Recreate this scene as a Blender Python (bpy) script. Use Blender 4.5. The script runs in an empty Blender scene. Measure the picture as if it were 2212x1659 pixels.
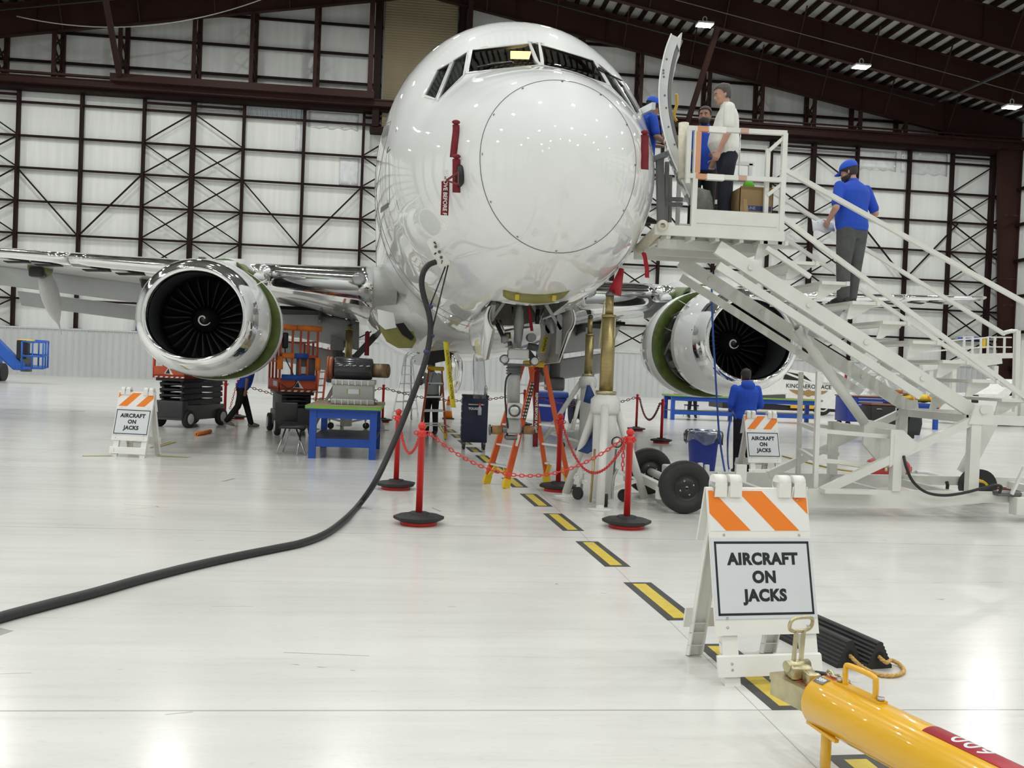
import bpy, bmesh, math, random
from mathutils import Vector, Matrix, Quaternion
V = Vector
PI = math.pi
random.seed(7)
# ------------------------------------------------------------------ camera
F_PX = 2000.0
CAM_H = 1.65
YAW = math.radians(6.2)          # camera looks to the right of the hangar axis
ROLL = math.atan(0.039)
PITCH_PX = 34.5
PITCH = math.atan(PITCH_PX / F_PX)
_r = V((math.cos(YAW), -math.sin(YAW), 0))
_f0 = V((math.sin(YAW), math.cos(YAW), 0))
_up0 = V((0, 0, 1))
_f = (_f0 * math.cos(PITCH) - _up0 * math.sin(PITCH)).normalized()
_u = (_up0 * math.cos(PITCH) + _f0 * math.sin(PITCH)).normalized()
# rolled axes: the place appears turned clockwise in the picture
RIGHT = _r * math.cos(ROLL) + _u * math.sin(ROLL)
UP = _u * math.cos(ROLL) - _r * math.sin(ROLL)
FWD = _f
EYE = V((0, 0, CAM_H))

def ray(u, v):
    return (FWD + RIGHT * ((u - 1106.0) / F_PX) - UP * ((v - 829.5) / F_PX))
def PY(u, v, y):
    d = ray(u, v); t = y / d.y; return EYE + d * t
def PX(u, v, x):
    d = ray(u, v); t = x / d.x; return EYE + d * t
def PZ(u, v, z=0.0):
    d = ray(u, v); t = (z - CAM_H) / d.z; return EYE + d * t
def proj(p):
    d = V(p) - EYE
    z = d.dot(FWD)
    return (1106 + F_PX * d.dot(RIGHT) / z, 829.5 - F_PX * d.dot(UP) / z)
# ------------------------------------------------------------------ scene helpers
SC = bpy.context.scene
COL = SC.collection
MATS = {}

def mat(name, col, rough=0.5, metal=0.0, coat=0.0, var=0.06, scale=6.0, bump=0.0, spec=0.5, emit=None, emit_s=0.0, rvar=0.05, stretch=None):
    """Principled material whose colour and roughness vary a little with a noise."""
    if name in MATS: return MATS[name]
    m = bpy.data.materials.new(name); m.use_nodes = True
    nt = m.node_tree; n = nt.nodes; l = nt.links
    b = n['Principled BSDF']
    tc = n.new('ShaderNodeTexCoord')
    src = tc.outputs['Object']
    if stretch:
        mp = n.new('ShaderNodeMapping'); mp.inputs['Scale'].default_value = stretch
        l.new(src, mp.inputs['Vector']); src = mp.outputs['Vector']
    no = n.new('ShaderNodeTexNoise'); no.inputs['Scale'].default_value = scale; no.inputs['Detail'].default_value = 5
    l.new(src, no.inputs['Vector'])
    r = n.new('ShaderNodeValToRGB')
    lo = [max(0, c * (1 - var)) for c in col]; hi = [min(1, c * (1 + var)) for c in col]
    r.color_ramp.elements[0].position = .3; r.color_ramp.elements[1].position = .7
    r.color_ramp.elements[0].color = (*lo, 1); r.color_ramp.elements[1].color = (*hi, 1)
    l.new(no.outputs['Fac'], r.inputs['Fac']); l.new(r.outputs['Color'], b.inputs['Base Color'])
    if rvar:
        mr = n.new('ShaderNodeMapRange'); mr.inputs['To Min'].default_value = max(0, rough - rvar); mr.inputs['To Max'].default_value = min(1, rough + rvar)
        l.new(no.outputs['Fac'], mr.inputs['Value']); l.new(mr.outputs['Result'], b.inputs['Roughness'])
    else:
        b.inputs['Roughness'].default_value = rough
    b.inputs['Metallic'].default_value = metal
    b.inputs['Coat Weight'].default_value = coat
    b.inputs['Coat Roughness'].default_value = .03
    b.inputs['Specular IOR Level'].default_value = spec
    if bump:
        bp = n.new('ShaderNodeBump'); bp.inputs['Strength'].default_value = bump; bp.inputs['Distance'].default_value = .01
        l.new(no.outputs['Fac'], bp.inputs['Height']); l.new(bp.outputs['Normal'], b.inputs['Normal'])
    if emit:
        b.inputs['Emission Color'].default_value = (*emit, 1); b.inputs['Emission Strength'].default_value = emit_s
    MATS[name] = m
    return m

def pick(d, *keys): return [d[k] for k in keys]

class MB:
    """collects shapes, then links them as ONE mesh object"""
    def __init__(self): self.v = []; self.f = []; self.mi = []; self.sm = []; self.cur = 0; self.smooth = False
    def _add(self, vs, fs, smooth=None):
        o = len(self.v); self.v += [V(p) for p in vs]
        s = self.smooth if smooth is None else smooth
        for f in fs: self.f.append([o + i for i in f]); self.mi.append(self.cur); self.sm.append(s)
    def m(self, i): self.cur = i; return self
    def hexa(self, c8):
        self._add(c8, [(0,3,2,1),(4,5,6,7),(0,1,5,4),(1,2,6,5),(2,3,7,6),(3,0,4,7)], False); return self
    def box(self, lo, hi):
        x0,y0,z0 = lo; x1,y1,z1 = hi
        return self.hexa([(x0,y0,z0),(x1,y0,z0),(x1,y1,z0),(x0,y1,z0),(x0,y0,z1),(x1,y0,z1),(x1,y1,z1),(x0,y1,z1)])
    def cbox(self, c, s, M=None):
        """centred box of size s, optional 3x3/4x4 rotation"""
        c = V(c); h = V(s) / 2
        pts = [V((sx*h.x, sy*h.y, sz*h.z)) for sz in (-1,1) for sx,sy in ((-1,-1),(1,-1),(1,1),(-1,1))]
        if M is not None: pts = [M @ p for p in pts]
        return self.hexa([c + p for p in pts])
    def bbox(self, c, s, bev=.01, M=None, seg=2):
        """centred box with rounded edges"""
        bm = bmesh.new(); bmesh.ops.create_cube(bm, size=1)
        for v in bm.verts: v.co = V((v.co.x*s[0], v.co.y*s[1], v.co.z*s[2]))
        bmesh.ops.bevel(bm, geom=list(bm.edges), offset=bev, segments=seg, affect='EDGES', profile=.5)
        return self._bm(bm, M, c, True)
    def _bm(self, bm, M, c, smooth=False):
        bm.verts.index_update(); c = V(c)
        vs = [(M @ v.co if M is not None else v.co) + c for v in bm.verts]
        self._add(vs, [[v.index for v in f.verts] for f in bm.faces], smooth); bm.free(); return self
    def bar(self, p, q, w, h=None, up=(0,0,1)):
        """rectangular beam from p to q; w across, h along up"""
        p, q = V(p), V(q); h = w if h is None else h
        d = (q - p).normalized(); u = V(up)
        s = d.cross(u)
        if s.length < 1e-4: s = d.cross(V((0,1,0)))
        s.normalize(); u = s.cross(d).normalized()
        a, b = s * w/2, u * h/2
        return self.hexa([p-a-b, p+a-b, q+a-b, q-a-b, p-a+b, p+a+b, q+a+b, q-a+b])
    def ibeam(self, p, q, w, h, t, up=(0,0,1)):
        p, q = V(p), V(q); d = (q-p).normalized(); s = d.cross(V(up)).normalized(); u = s.cross(d)
        for k in (-1, 1): self.bar(p + u*k*(h/2-t/2), q + u*k*(h/2-t/2), w, t, up)
        return self.bar(p, q, t*.7, h - t*1.9, up)
    def ring(self, c, ax, r, n=16, r2=None, ph=0, e1=None):
        c = V(c); ax = V(ax).normalized()
        if e1 is None:
            e1 = ax.cross(V((0,0,1)))
            if e1.length < 1e-3: e1 = V((1,0,0))
        e1 = V(e1).normalized(); e2 = ax.cross(e1); r2 = r if r2 is None else r2
        return [c + e1*r*math.cos(ph+2*PI*i/n) + e2*r2*math.sin(ph+2*PI*i/n) for i in range(n)]
    def loft(self, rings, caps=(True, True), smooth=True, closed=True):
        n = len(rings[0]); vs = [p for r in rings for p in r]; fs = []
        for k in range(len(rings)-1):
            for i in range(n if closed else n-1):
                j = (i+1) % n
                fs.append((k*n+i, k*n+j, (k+1)*n+j, (k+1)*n+i))
        o = len(self.v); self._add(vs, fs, smooth)
        if closed:
            if caps[0]: self._cap([o+i for i in range(n)][::-1])
            if caps[1]: self._cap([o+(len(rings)-1)*n+i for i in range(n)])
        return self
    def _cap(self, idx): self.f.append(idx); self.mi.append(self.cur); self.sm.append(False)
    def cyl(self, p, q, r, r2=None, n=16, caps=True):
        p, q = V(p), V(q); r2 = r if r2 is None else r2
        ax = q - p
        return self.loft([self.ring(p, ax, r, n), self.ring(q, ax, r2, n)], (caps, caps))
    def pipe(self, p, q, r, ri, n=20):
        """open tube with wall"""
        p, q = V(p), V(q); ax = q-p
        R = [self.ring(p,ax,ri,n), self.ring(p,ax,r,n), self.ring(q,ax,r,n), self.ring(q,ax,ri,n), self.ring(p,ax,ri,n)]
        return self.loft(R, (False, False))
    def tube(self, pts, r, n=8, caps=True, closed=False):
        pts = [V(p) for p in pts]; N = len(pts)
        rs = r if isinstance(r, (list, tuple)) else [r]*N
        rings = []; e = None
        for i in range(N):
            if closed: t = pts[(i+1)%N] - pts[i-1]
            else: t = pts[min(i+1,N-1)] - pts[max(i-1,0)]
            t.normalize()
            if e is None:
                e = t.cross(V((0,0,1)))
                if e.length < 1e-3: e = t.cross(V((0,1,0)))
            e = (e - t*e.dot(t)).normalized()
            rings.append(self.ring(pts[i], t, rs[i], n, e1=e))
        if closed: rings.append(rings[0])
        return self.loft(rings, (caps and not closed, caps and not closed))
    def lathe(self, prof, c=(0,0,0), ax=(0,0,1), n=24, sx=1.0, e1=None, caps=True):
        """profile of (radius, height) along ax"""
        c = V(c); ax = V(ax).normalized()
        return self.loft([self.ring(c + ax*h, ax, max(r,1e-4), n, max(r,1e-4)*sx, e1=e1) for r, h in prof], (caps, caps))
    def sph(self, c, r, n=16, m=10, M=None):
        c = V(c); r = V((r,r,r)) if isinstance(r,(int,float)) else V(r)
        rings = []
        for k in range(m+1):
            t = PI*(k+.0)/m; t = min(max(t, .02), PI-.02)
            ring = []
            for i in range(n):
                p = V((r.x*math.sin(t)*math.cos(2*PI*i/n), r.y*math.sin(t)*math.sin(2*PI*i/n), -r.z*math.cos(t)))
                ring.append(c + (M @ p if M is not None else p))
            rings.append(ring)
        return self.loft(rings)
    def prism(self, poly, d, caps=True, smooth=False):
        """closed polygon (3D points) pushed along vector d"""
        a = [V(p) for p in poly]; b = [p + V(d) for p in a]
        return self.loft([a, b], (caps, caps), smooth)
    def quad(self, a, b, c, d): self._add([a,b,c,d], [(0,1,2,3)], False); return self
    def grid(self, rows, smooth=True): return self.loft(rows, (False, False), smooth, closed=False)
    def sheet(self, rows, t=.004):
        """a grid of points as a thin two-sided sheet"""
        n = len(rows); m = len(rows[0]); nr = []
        for i in range(n):
            r = []
            for j in range(m):
                du = V(rows[min(i+1,n-1)][j]) - V(rows[max(i-1,0)][j]); dv = V(rows[i][min(j+1,m-1)]) - V(rows[i][max(j-1,0)])
                k = du.cross(dv); r.append(k.normalized() if k.length > 1e-9 else V((0,0,1)))
            nr.append(r)
        rings = []
        for i in range(n):
            top = [V(rows[i][j]) + nr[i][j]*t/2 for j in range(m)]; bot = [V(rows[i][j]) - nr[i][j]*t/2 for j in range(m)]
            rings.append(top + bot[::-1])
        return self.loft(rings)
    def add(self, mesh, M=None):
        vs = [(M @ v.co if M is not None else v.co.copy()) for v in mesh.vertices]
        self._add(vs, [list(p.vertices) for p in mesh.polygons], False); return self
    def mesh(self, name, mats):
        me = bpy.data.meshes.new(name)
        me.from_pydata([tuple(p) for p in self.v], [], self.f)
        for m_ in (mats if isinstance(mats, (list, tuple)) else [mats]): me.materials.append(m_)
        me.polygons.foreach_set('material_index', self.mi)
        me.polygons.foreach_set('use_smooth', self.sm)
        bm = bmesh.new(); bm.from_mesh(me)
        bmesh.ops.recalc_face_normals(bm, faces=bm.faces); bm.to_mesh(me); bm.free()
        me.update(); return me
    def build(self, name, mats, parent=None, label=None):
        return link(name, self.mesh(name, mats), parent, label)

def world_mat(o):
    M = Matrix.LocRotScale(o.location, o.rotation_euler.to_quaternion(), o.scale)
    if o.parent: M = world_mat(o.parent) @ o.matrix_parent_inverse @ M
    return M
def link(name, me, parent=None, label=None):
    o = bpy.data.objects.new(name, me); COL.objects.link(o)
    if parent is not None:
        o.parent = parent; o.matrix_parent_inverse = world_mat(parent).inverted()
    if label: o['label'] = label
    return o
def tag(o, label=None, cat=None, group=None, kind=None):
    if label: o['label'] = label
    if cat: o['category'] = cat
    if group: o['group'] = group
    if kind: o['kind'] = kind
    return o
def thing(name, label, cat, loc=(0,0,0), rz=0, group=None):
    o = bpy.data.objects.new(name, None); COL.objects.link(o)
    o.empty_display_size = .1; o.location = loc; o.rotation_euler = (0,0,rz)
    return tag(o, label, cat, group)
def struct(name, mb, mats, parent=None): return tag(mb.build(name, mats, parent), kind='structure')
def dup(root, loc, rz=0, label=None, group=None):
    """copy of a thing with copies of its parts and sub-parts (geometry in the thing's own frame)"""
    r = root.copy(); COL.objects.link(r); r.location = loc; r.rotation_euler = (0,0,rz)
    if label: r['label'] = label
    if group: r['group'] = group
    for ch in list(root.children):
        c = ch.copy(); COL.objects.link(c); c.parent = r
        for g in list(ch.children):
            d = g.copy(); COL.objects.link(d); d.parent = c
    return r
def RZ(a): return Matrix.Rotation(a, 4, 'Z')
def RX(a): return Matrix.Rotation(a, 4, 'X')
def RY(a): return Matrix.Rotation(a, 4, 'Y')

def eval_mesh(o):
    dg = bpy.context.evaluated_depsgraph_get(); dg.update()
    me = bpy.data.meshes.new_from_object(o.evaluated_get(dg))
    return me
def bool_cut(o, cutters):
    """cut solids out of o for good"""
    for c in cutters:
        m = o.modifiers.new('b', 'BOOLEAN'); m.operation = 'DIFFERENCE'; m.object = c; m.solver = 'EXACT'
        try: m.material_mode = 'TRANSFER'
        except Exception: pass
        me = eval_mesh(o); o.modifiers.clear()
        if len(me.vertices) > .8*len(o.data.vertices):
            old = o.data; o.data = me; bpy.data.meshes.remove(old)
        else: print('CUT FAILED', c.name)
        d = c.data; bpy.data.objects.remove(c); bpy.data.meshes.remove(d)
def text_mesh(body, size, bold=0.0, spacing=1.0, align='CENTER', extrude=0.0008):
    cu = bpy.data.curves.new('t', 'FONT'); cu.body = body; cu.size = size; cu.align_x = align; cu.align_y = 'CENTER'
    cu.offset = bold; cu.space_character = spacing; cu.extrude = extrude; cu.resolution_u = 4
    o = bpy.data.objects.new('t', cu); COL.objects.link(o)
    me = eval_mesh(o); bpy.data.objects.remove(o); bpy.data.curves.remove(cu)
    return me
def frame(o, x, y):
    """matrix from text plane (x right, y up) to the world"""
    x = V(x).normalized(); y = V(y).normalized(); z = x.cross(y)
    M = Matrix((x, y, z)).transposed().to_4x4(); M.translation = V(o); return M
def catenary(a, b, sag, n=24):
    a, b = V(a), V(b); return [a.lerp(b, i/n) - V((0,0,sag*4*(i/n)*(1-i/n))) for i in range(n+1)]
def bez(pts, n=10):
    """smooth path through points"""
    P = [V(p) for p in pts]; out = []
    for i in range(len(P)-1):
        p0, p1, p2, p3 = P[max(i-1,0)], P[i], P[i+1], P[min(i+2,len(P)-1)]
        for k in range(n):
            t = k/n
            out.append(.5*((2*p1) + (p2-p0)*t + (2*p0-5*p1+4*p2-p3)*t*t + (3*p1-p0-3*p2+p3)*t**3))
    out.append(P[-1]); return out

# ------------------------------------------------------------------ materials
WHITE_PAINT = mat('white_aircraft_paint', (.80,.81,.81), .5, coat=1.0, var=.015, scale=1.5, rvar=.03, spec=.25)
WHITE_PAINT.node_tree.nodes['Principled BSDF'].inputs['Coat IOR'].default_value = 1.65
WHITE_PAINT.node_tree.nodes['Principled BSDF'].inputs['Coat Roughness'].default_value = .025
CHROME = mat('polished_metal', (.86,.87,.88), .07, metal=1, var=.03, scale=3, rvar=.03)
GREY_PAINT = mat('grey_wing_paint', (.33,.34,.34), .38, var=.04, scale=2)
GREY_LIGHT = mat('light_grey_paint', (.55,.56,.56), .35, var=.04)
GREY_DARK = mat('dark_grey_paint', (.10,.105,.105), .45)
ZINC = mat('green_primer', (.10,.14,.035), .5, var=.2, scale=8)
OLIVE = mat('olive_primer', (.23,.21,.055), .45, var=.15, scale=6)
BLACK = mat('black_plastic', (.012,.012,.013), .4)
BLACK_MATT = mat('black_matt', (.006,.006,.006), .8)
RUBBER = mat('black_rubber', (.018,.018,.019), .62, var=.2, scale=20)
STEEL = mat('steel', (.55,.55,.55), .3, metal=1, scale=10)
STEEL_DARK = mat('dark_steel', (.18,.18,.18), .4, metal=1, scale=10)
ALU = mat('aluminium', (.72,.73,.74), .3, metal=.9, scale=10)
BRASS = mat('brass_ram', (.40,.32,.15), .35, metal=.85, var=.1, scale=10, stretch=(1,1,6))
ZPLATE = mat('zinc_plated_steel', (.52,.47,.30), .32, metal=.9, var=.25, scale=9)
MAROON = mat('maroon_steel', (.030,.011,.0085), .6, var=.18, scale=.6, spec=.22)
MAROON_D = mat('dark_maroon_steel', (.014,.0055,.0045), .65, var=.2, scale=.5, spec=.15)
RED = mat('red_plastic', (.62,.028,.025), .38, var=.06)
RED_CLOTH = mat('red_streamer', (.17,.008,.016), .75, var=.12, scale=20)
RED_TANK = mat('red_tank_paint', (.42,.015,.018), .3, coat=.4)
ORANGE_LIFT = mat('orange_lift_paint', (.50,.075,.022), .45, var=.1)
ORANGE_FOAM = mat('orange_foam', (.88,.24,.045), .8, var=.08, scale=20)
ORANGE_LADDER = mat('orange_fibreglass', (.68,.11,.022), .42, var=.06)
ORANGE_TAPE = mat('orange_reflective', (.85,.21,.01), .4, var=.03)
YELLOW = mat('yellow_paint', (.78,.43,.012), .26, coat=.5, var=.03, scale=3)
YELLOW_P = mat('yellow_plastic', (.75,.50,.02), .45)
YELLOW_TAPE = mat('yellow_tape', (.62,.47,.05), .45, var=.1, scale=14)
BLACK_TAPE = mat('black_tape', (.045,.046,.047), .5, var=.2, scale=14)
BLUE_BENCH = mat('blue_bench_paint', (.012,.075,.42), .4, var=.06)
BLUE_FOAM = mat('blue_foam', (.02,.09,.42), .8)
BLUE_LIFT = mat('blue_lift_paint', (.02,.11,.48), .4)
BLUE_BIN = mat('blue_bin_plastic', (.012,.035,.30), .45)
NAVY = mat('navy_cart_paint', (.008,.014,.045), .38)
NAVY_CLOTH = mat('navy_tarp', (.015,.045,.17), .7, var=.2, scale=12, bump=.3)
WHITE_STEEL = mat('white_stair_paint', (.70,.70,.66), .42, var=.05, scale=3)
WHITE_JACK = mat('white_jack_paint', (.72,.72,.69), .35, var=.05, scale=4)
WHITE_PLASTIC = mat('white_plastic', (.80,.79,.75), .45, var=.03)
SIGN_WHITE = mat('sign_sheet', (.66,.69,.72), .35, var=.02)
INK = mat('black_ink', (.010,.010,.014), .5, var=.02)
CARD = mat('cardboard', (.30,.20,.095), .8, var=.08, scale=5)
CREAM = mat('cream_foam', (.62,.58,.47), .8, var=.12, scale=14, bump=.4)
WOOD = mat('masonite_top', (.30,.24,.15), .55, var=.1, scale=8)
GREEN_EDGE = mat('green_edge_tape', (.20,.42,.05), .5)
ROPE = mat('manila_rope', (.55,.33,.10), .8, var=.25, scale=60)
BRONZE = mat('bronze_duct', (.19,.13,.075), .4, metal=.7, var=.2)
SKIN_M = mat('skin_light', (.48,.27,.19), .5, var=.08, scale=14)
SKIN_T = mat('skin_tan', (.34,.18,.115), .5, var=.08, scale=14)
SKIN_D = mat('skin_brown', (.20,.10,.062), .5, var=.08, scale=14)
HAIR_D = mat('dark_hair', (.025,.018,.014), .6, var=.3, scale=60, bump=.4)
HAIR_G = mat('greying_hair', (.07,.06,.055), .6, var=.4, scale=60, bump=.4)
SHIRT_W = mat('white_shirt_cloth', (.74,.74,.70), .85, var=.04, scale=10, bump=.15)
SHIRT_B = mat('blue_shirt_cloth', (.012,.065,.46), .85, var=.1, scale=8, bump=.2)
SHIRT_L = mat('pale_shirt_cloth', (.36,.40,.40), .85, var=.06, scale=10, bump=.15)
PANTS_N = mat('navy_trousers_cloth', (.010,.012,.024), .85, var=.25, scale=8, bump=.25)
PANTS_G = mat('grey_trousers_cloth', (.075,.078,.078), .85, var=.2, scale=8, bump=.25)
PANTS_K = mat('black_trousers_cloth', (.008,.008,.009), .85, var=.25, scale=8)
SHOE = mat('dark_shoe_leather', (.02,.015,.012), .5)
SHOE_G = mat('grey_shoe', (.25,.24,.22), .6)
TYRE_WHITE = mat('white_wheel_paint', (.65,.65,.62), .4)
def glass_mat(name, tint, rough=.02, alpha=.25):
    """clear sheet: tinted see-through with a glossy face"""
    m = bpy.data.materials.new(name); m.use_nodes = True; nt = m.node_tree; n = nt.nodes; l = nt.links
    n.remove(n['Principled BSDF']); out = n['Material Output']
    t = n.new('ShaderNodeBsdfTransparent'); t.inputs['Color'].default_value = (*tint, 1)
    g = n.new('ShaderNodeBsdfGlossy'); g.inputs['Roughness'].default_value = rough
    fr = n.new('ShaderNodeFresnel'); fr.inputs['IOR'].default_value = 1.38
    no = n.new('ShaderNodeTexNoise'); no.inputs['Scale'].default_value = 3
    mt = n.new('ShaderNodeMath'); mt.operation = 'MULTIPLY_ADD'; mt.inputs[1].default_value = .04; mt.inputs[2].default_value = alpha*.25
    l.new(no.outputs['Fac'], mt.inputs[0])
    ad = n.new('ShaderNodeMath'); ad.operation = 'ADD'; l.new(fr.outputs['Fac'], ad.inputs[0]); l.new(mt.outputs[0], ad.inputs[1])
    mx = n.new('ShaderNodeMixShader'); l.new(ad.outputs[0], mx.inputs['Fac']); l.new(t.outputs[0], mx.inputs[1]); l.new(g.outputs[0], mx.inputs[2])
    l.new(mx.outputs[0], out.inputs['Surface']); MATS[name] = m; return m
GLASS = glass_mat('cockpit_glass', (.62,.66,.64), .02, .0)
FILM = glass_mat('clear_bag_film', (.88,.90,.92), .2, .35)
LENS = glass_mat('lamp_lens', (.8,.82,.82), .03, .8)
# ------------------------------------------------------------------ hangar
X0, X1, Y0, Y1 = -41.5, 41.9, -40.0, 62.6
def zlow(x): return 25.6 - .178*abs(x)          # underside of the rafters
def zdeck(x): return zlow(x) + 2.35
NT = [0]
def trim(mb, m):
    NT[0] += 1; return struct('trim_%d' % NT[0], mb, m)

def floor_mat():
    m = bpy.data.materials.new('white_epoxy_floor'); m.use_nodes = True; nt = m.node_tree; n = nt.nodes; l = nt.links
    b = n['Principled BSDF']; tc = n.new('ShaderNodeTexCoord'); P = tc.outputs['Object']
    def noise(scale, st, det=6, rough=.6):
        mp = n.new('ShaderNodeMapping'); mp.inputs['Scale'].default_value = st; l.new(P, mp.inputs['Vector'])
        t = n.new('ShaderNodeTexNoise'); t.inputs['Scale'].default_value = scale; t.inputs['Detail'].default_value = det; t.inputs['Roughness'].default_value = rough
        l.new(mp.outputs[0], t.inputs['Vector']); return t.outputs['Fac']
    def ramp(f, stops):
        r = n.new('ShaderNodeValToRGB'); e = r.color_ramp.elements
        e[0].position, e[0].color = stops[0][0], (*stops[0][1], 1); e[1].position, e[1].color = stops[-1][0], (*stops[-1][1], 1)
        for p, c in stops[1:-1]: x = e.new(p); x.color = (*c, 1)
        l.new(f, r.inputs['Fac']); return r.outputs['Color']
    def mul(a, c, f=1.0):
        x = n.new('ShaderNodeMix'); x.data_type = 'RGBA'; x.blend_type = 'MULTIPLY'; x.inputs['Factor'].default_value = f
        l.new(a, x.inputs['A']); l.new(c, x.inputs['B']); return x.outputs['Result']
    base = ramp(noise(.55, (.35,1.6,1)), [(.25,(.63,.625,.60)),(.5,(.70,.695,.67)),(.75,(.755,.75,.73))])
    streak = ramp(noise(2.2, (.25,3.2,1), 8, .7), [(.30,(.80,.79,.77)),(.45,(.95,.95,.945)),(.6,(1,1,1))])
    fine = ramp(noise(26, (.5,1.2,1), 4), [(.28,(.86,.85,.84)),(.42,(1,1,1))])
    col = mul(mul(base, streak, .6), fine, .5)
    # scuffs: thin dark scratches
    wv = n.new('ShaderNodeTexVoronoi'); wv.feature = 'DISTANCE_TO_EDGE'; wv.inputs['Scale'].default_value = .55
    mp = n.new('ShaderNodeMapping'); mp.inputs['Scale'].default_value = (.6,2.2,1); mp.inputs['Rotation'].default_value = (0,0,.35); l.new(P, mp.inputs['Vector']); l.new(mp.outputs[0], wv.inputs['Vector'])
    msk = noise(1.3, (1,1,1), 3)
    lt = n.new('ShaderNodeMath'); lt.operation = 'LESS_THAN'; lt.inputs[1].default_value = .0035; l.new(wv.outputs['Distance'], lt.inputs[0])
    gt = n.new('ShaderNodeMath'); gt.operation = 'GREATER_THAN'; gt.inputs[1].default_value = .60; l.new(msk, gt.inputs[0])
    sc = n.new('ShaderNodeMath'); sc.operation = 'MULTIPLY'; l.new(lt.outputs[0], sc.inputs[0]); l.new(gt.outputs[0], sc.inputs[1])
    # expansion joints
    sx = n.new('ShaderNodeSeparateXYZ'); l.new(P, sx.inputs[0])
    def joint(src, period, off, w):
        a = n.new('ShaderNodeMath'); a.operation = 'ADD'; a.inputs[1].default_value = off + 1000*period; l.new(src, a.inputs[0])
        mo = n.new('ShaderNodeMath'); mo.operation = 'MODULO'; mo.inputs[1].default_value = period; l.new(a.outputs[0], mo.inputs[0])
        c = n.new('ShaderNodeMath'); c.operation = 'LESS_THAN'; c.inputs[1].default_value = w; l.new(mo.outputs[0], c.inputs[0]); return c.outputs[0]
    jy = joint(sx.outputs['Y'], 4.6, -18.2+4.6*4, .014); jx = joint(sx.outputs['X'], 7.6, -1.77, .006)
    def mx(a, b2):
        q = n.new('ShaderNodeMath'); q.operation = 'MAXIMUM'; l.new(a, q.inputs[0]); l.new(b2, q.inputs[1]); return q.outputs[0]
    dark = n.new('ShaderNodeMath'); dark.operation = 'MULTIPLY'; dark.inputs[1].default_value = .5
    l.new(mx(mx(jy, jx), sc.outputs[0]), dark.inputs[0])
    fin = n.new('ShaderNodeMix'); fin.data_type = 'RGBA'; l.new(dark.outputs[0], fin.inputs['Factor']); l.new(col, fin.inputs['A']); fin.inputs['B'].default_value = (.10,.10,.095,1)
    l.new(fin.outputs['Result'], b.inputs['Base Color'])
    rr = n.new('ShaderNodeMapRange'); rr.inputs['To Min'].default_value = .13; rr.inputs['To Max'].default_value = .25
    l.new(noise(1.8, (.5,2.5,1)), rr.inputs['Value']); l.new(rr.outputs[0], b.inputs['Roughness'])
    bp = n.new('ShaderNodeBump'); bp.inputs['Strength'].default_value = .06; bp.inputs['Distance'].default_value = .01
    l.new(noise(30, (1,1,1), 3), bp.inputs['Height']); l.new(bp.outputs[0], b.inputs['Normal'])
    b.inputs['Specular IOR Level'].default_value = .45
    return m
fl = struct('floor', MB().box((X0,Y0,-.3), (X1,Y1,0)), floor_mat())

# yellow on black tape dashes stuck on the floor
dashes = [[(1129.3,1066.6),(1165.8,1066),(1196.6,1093.3),(1160.2,1094)], [(1181.2,1109.2),(1221.8,1109.8),(1265.8,1147.4),(1222.6,1146.8)],
          [(1254,1170),(1302,1169),(1362,1224),(1308,1225)], [(1356,1259),(1416,1258),(1511,1340),(1448,1339)]]
cx = lambda y: 2.17 - .0485*y
def tape(y0, y1, w=.225, xo=None):
    a, b = V((cx(y0) if xo is None else xo, y0, 0)), V((cx(y1) if xo is None else xo, y1, 0))
    mb = MB().m(0).bar(a + V((0,0,.001)), b + V((0,0,.001)), w, .002)
    d = (b-a).normalized()*.05
    mb.m(1).bar(a + d + V((0,0,.0022)), b - d + V((0,0,.0022)), w*.47, .002)
    return mb.build('tape_mark', [BLACK_TAPE, YELLOW_TAPE], fl)
for y0, y1 in ((12.08,11.0),(10.47,9.37),(8.80,7.68),(7.11,6.03),(5.50,4.41),(3.87,2.77),(17.17,15.9),(13.78,12.72),(15.45,14.4),(18.9,17.8),(20.6,19.5),(22.3,21.2),(24,22.9),(26,24.8)):
    tape(y0, y1)
# a cross mark under the left barricade sign and a second lead line at the right
for a, b in (((330,968),(375,955)), ((340,985),(408,988)), ((178,985),(250,985)), ((1745,992),(1860,1010)), ((1760,1028),(1850,1022)), ((150,888),(182,888))):
    p, q = PZ(*a), PZ(*b)
    MB().m(0).bar(p + V((0,0,.001)), q + V((0,0,.001)), .12, .002).m(1).bar(p + V((0,0,.0022)), q + V((0,0,.0022)), .05, .002).build('tape_mark', [BLACK_TAPE, YELLOW_TAPE], fl)

INSUL = mat('white_insulation_sheet', (.68,.69,.67), .62, var=.06, scale=1.4, stretch=(2.2,2.2,.16), bump=.25)
INSUL_FOIL = mat('shiny_insulation_foil', (.62,.63,.64), .3, var=.1, scale=3, bump=1.0)
RIBBED = mat('grey_ribbed_sheet', (.52,.53,.53), .5, var=.04, scale=.5)
DECK = mat('roof_liner', (.46,.46,.43), .6, var=.06, scale=.8)
TAILDOOR = mat('tan_door_fabric', (.19,.155,.095), .8, var=.06, scale=.7)
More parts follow.
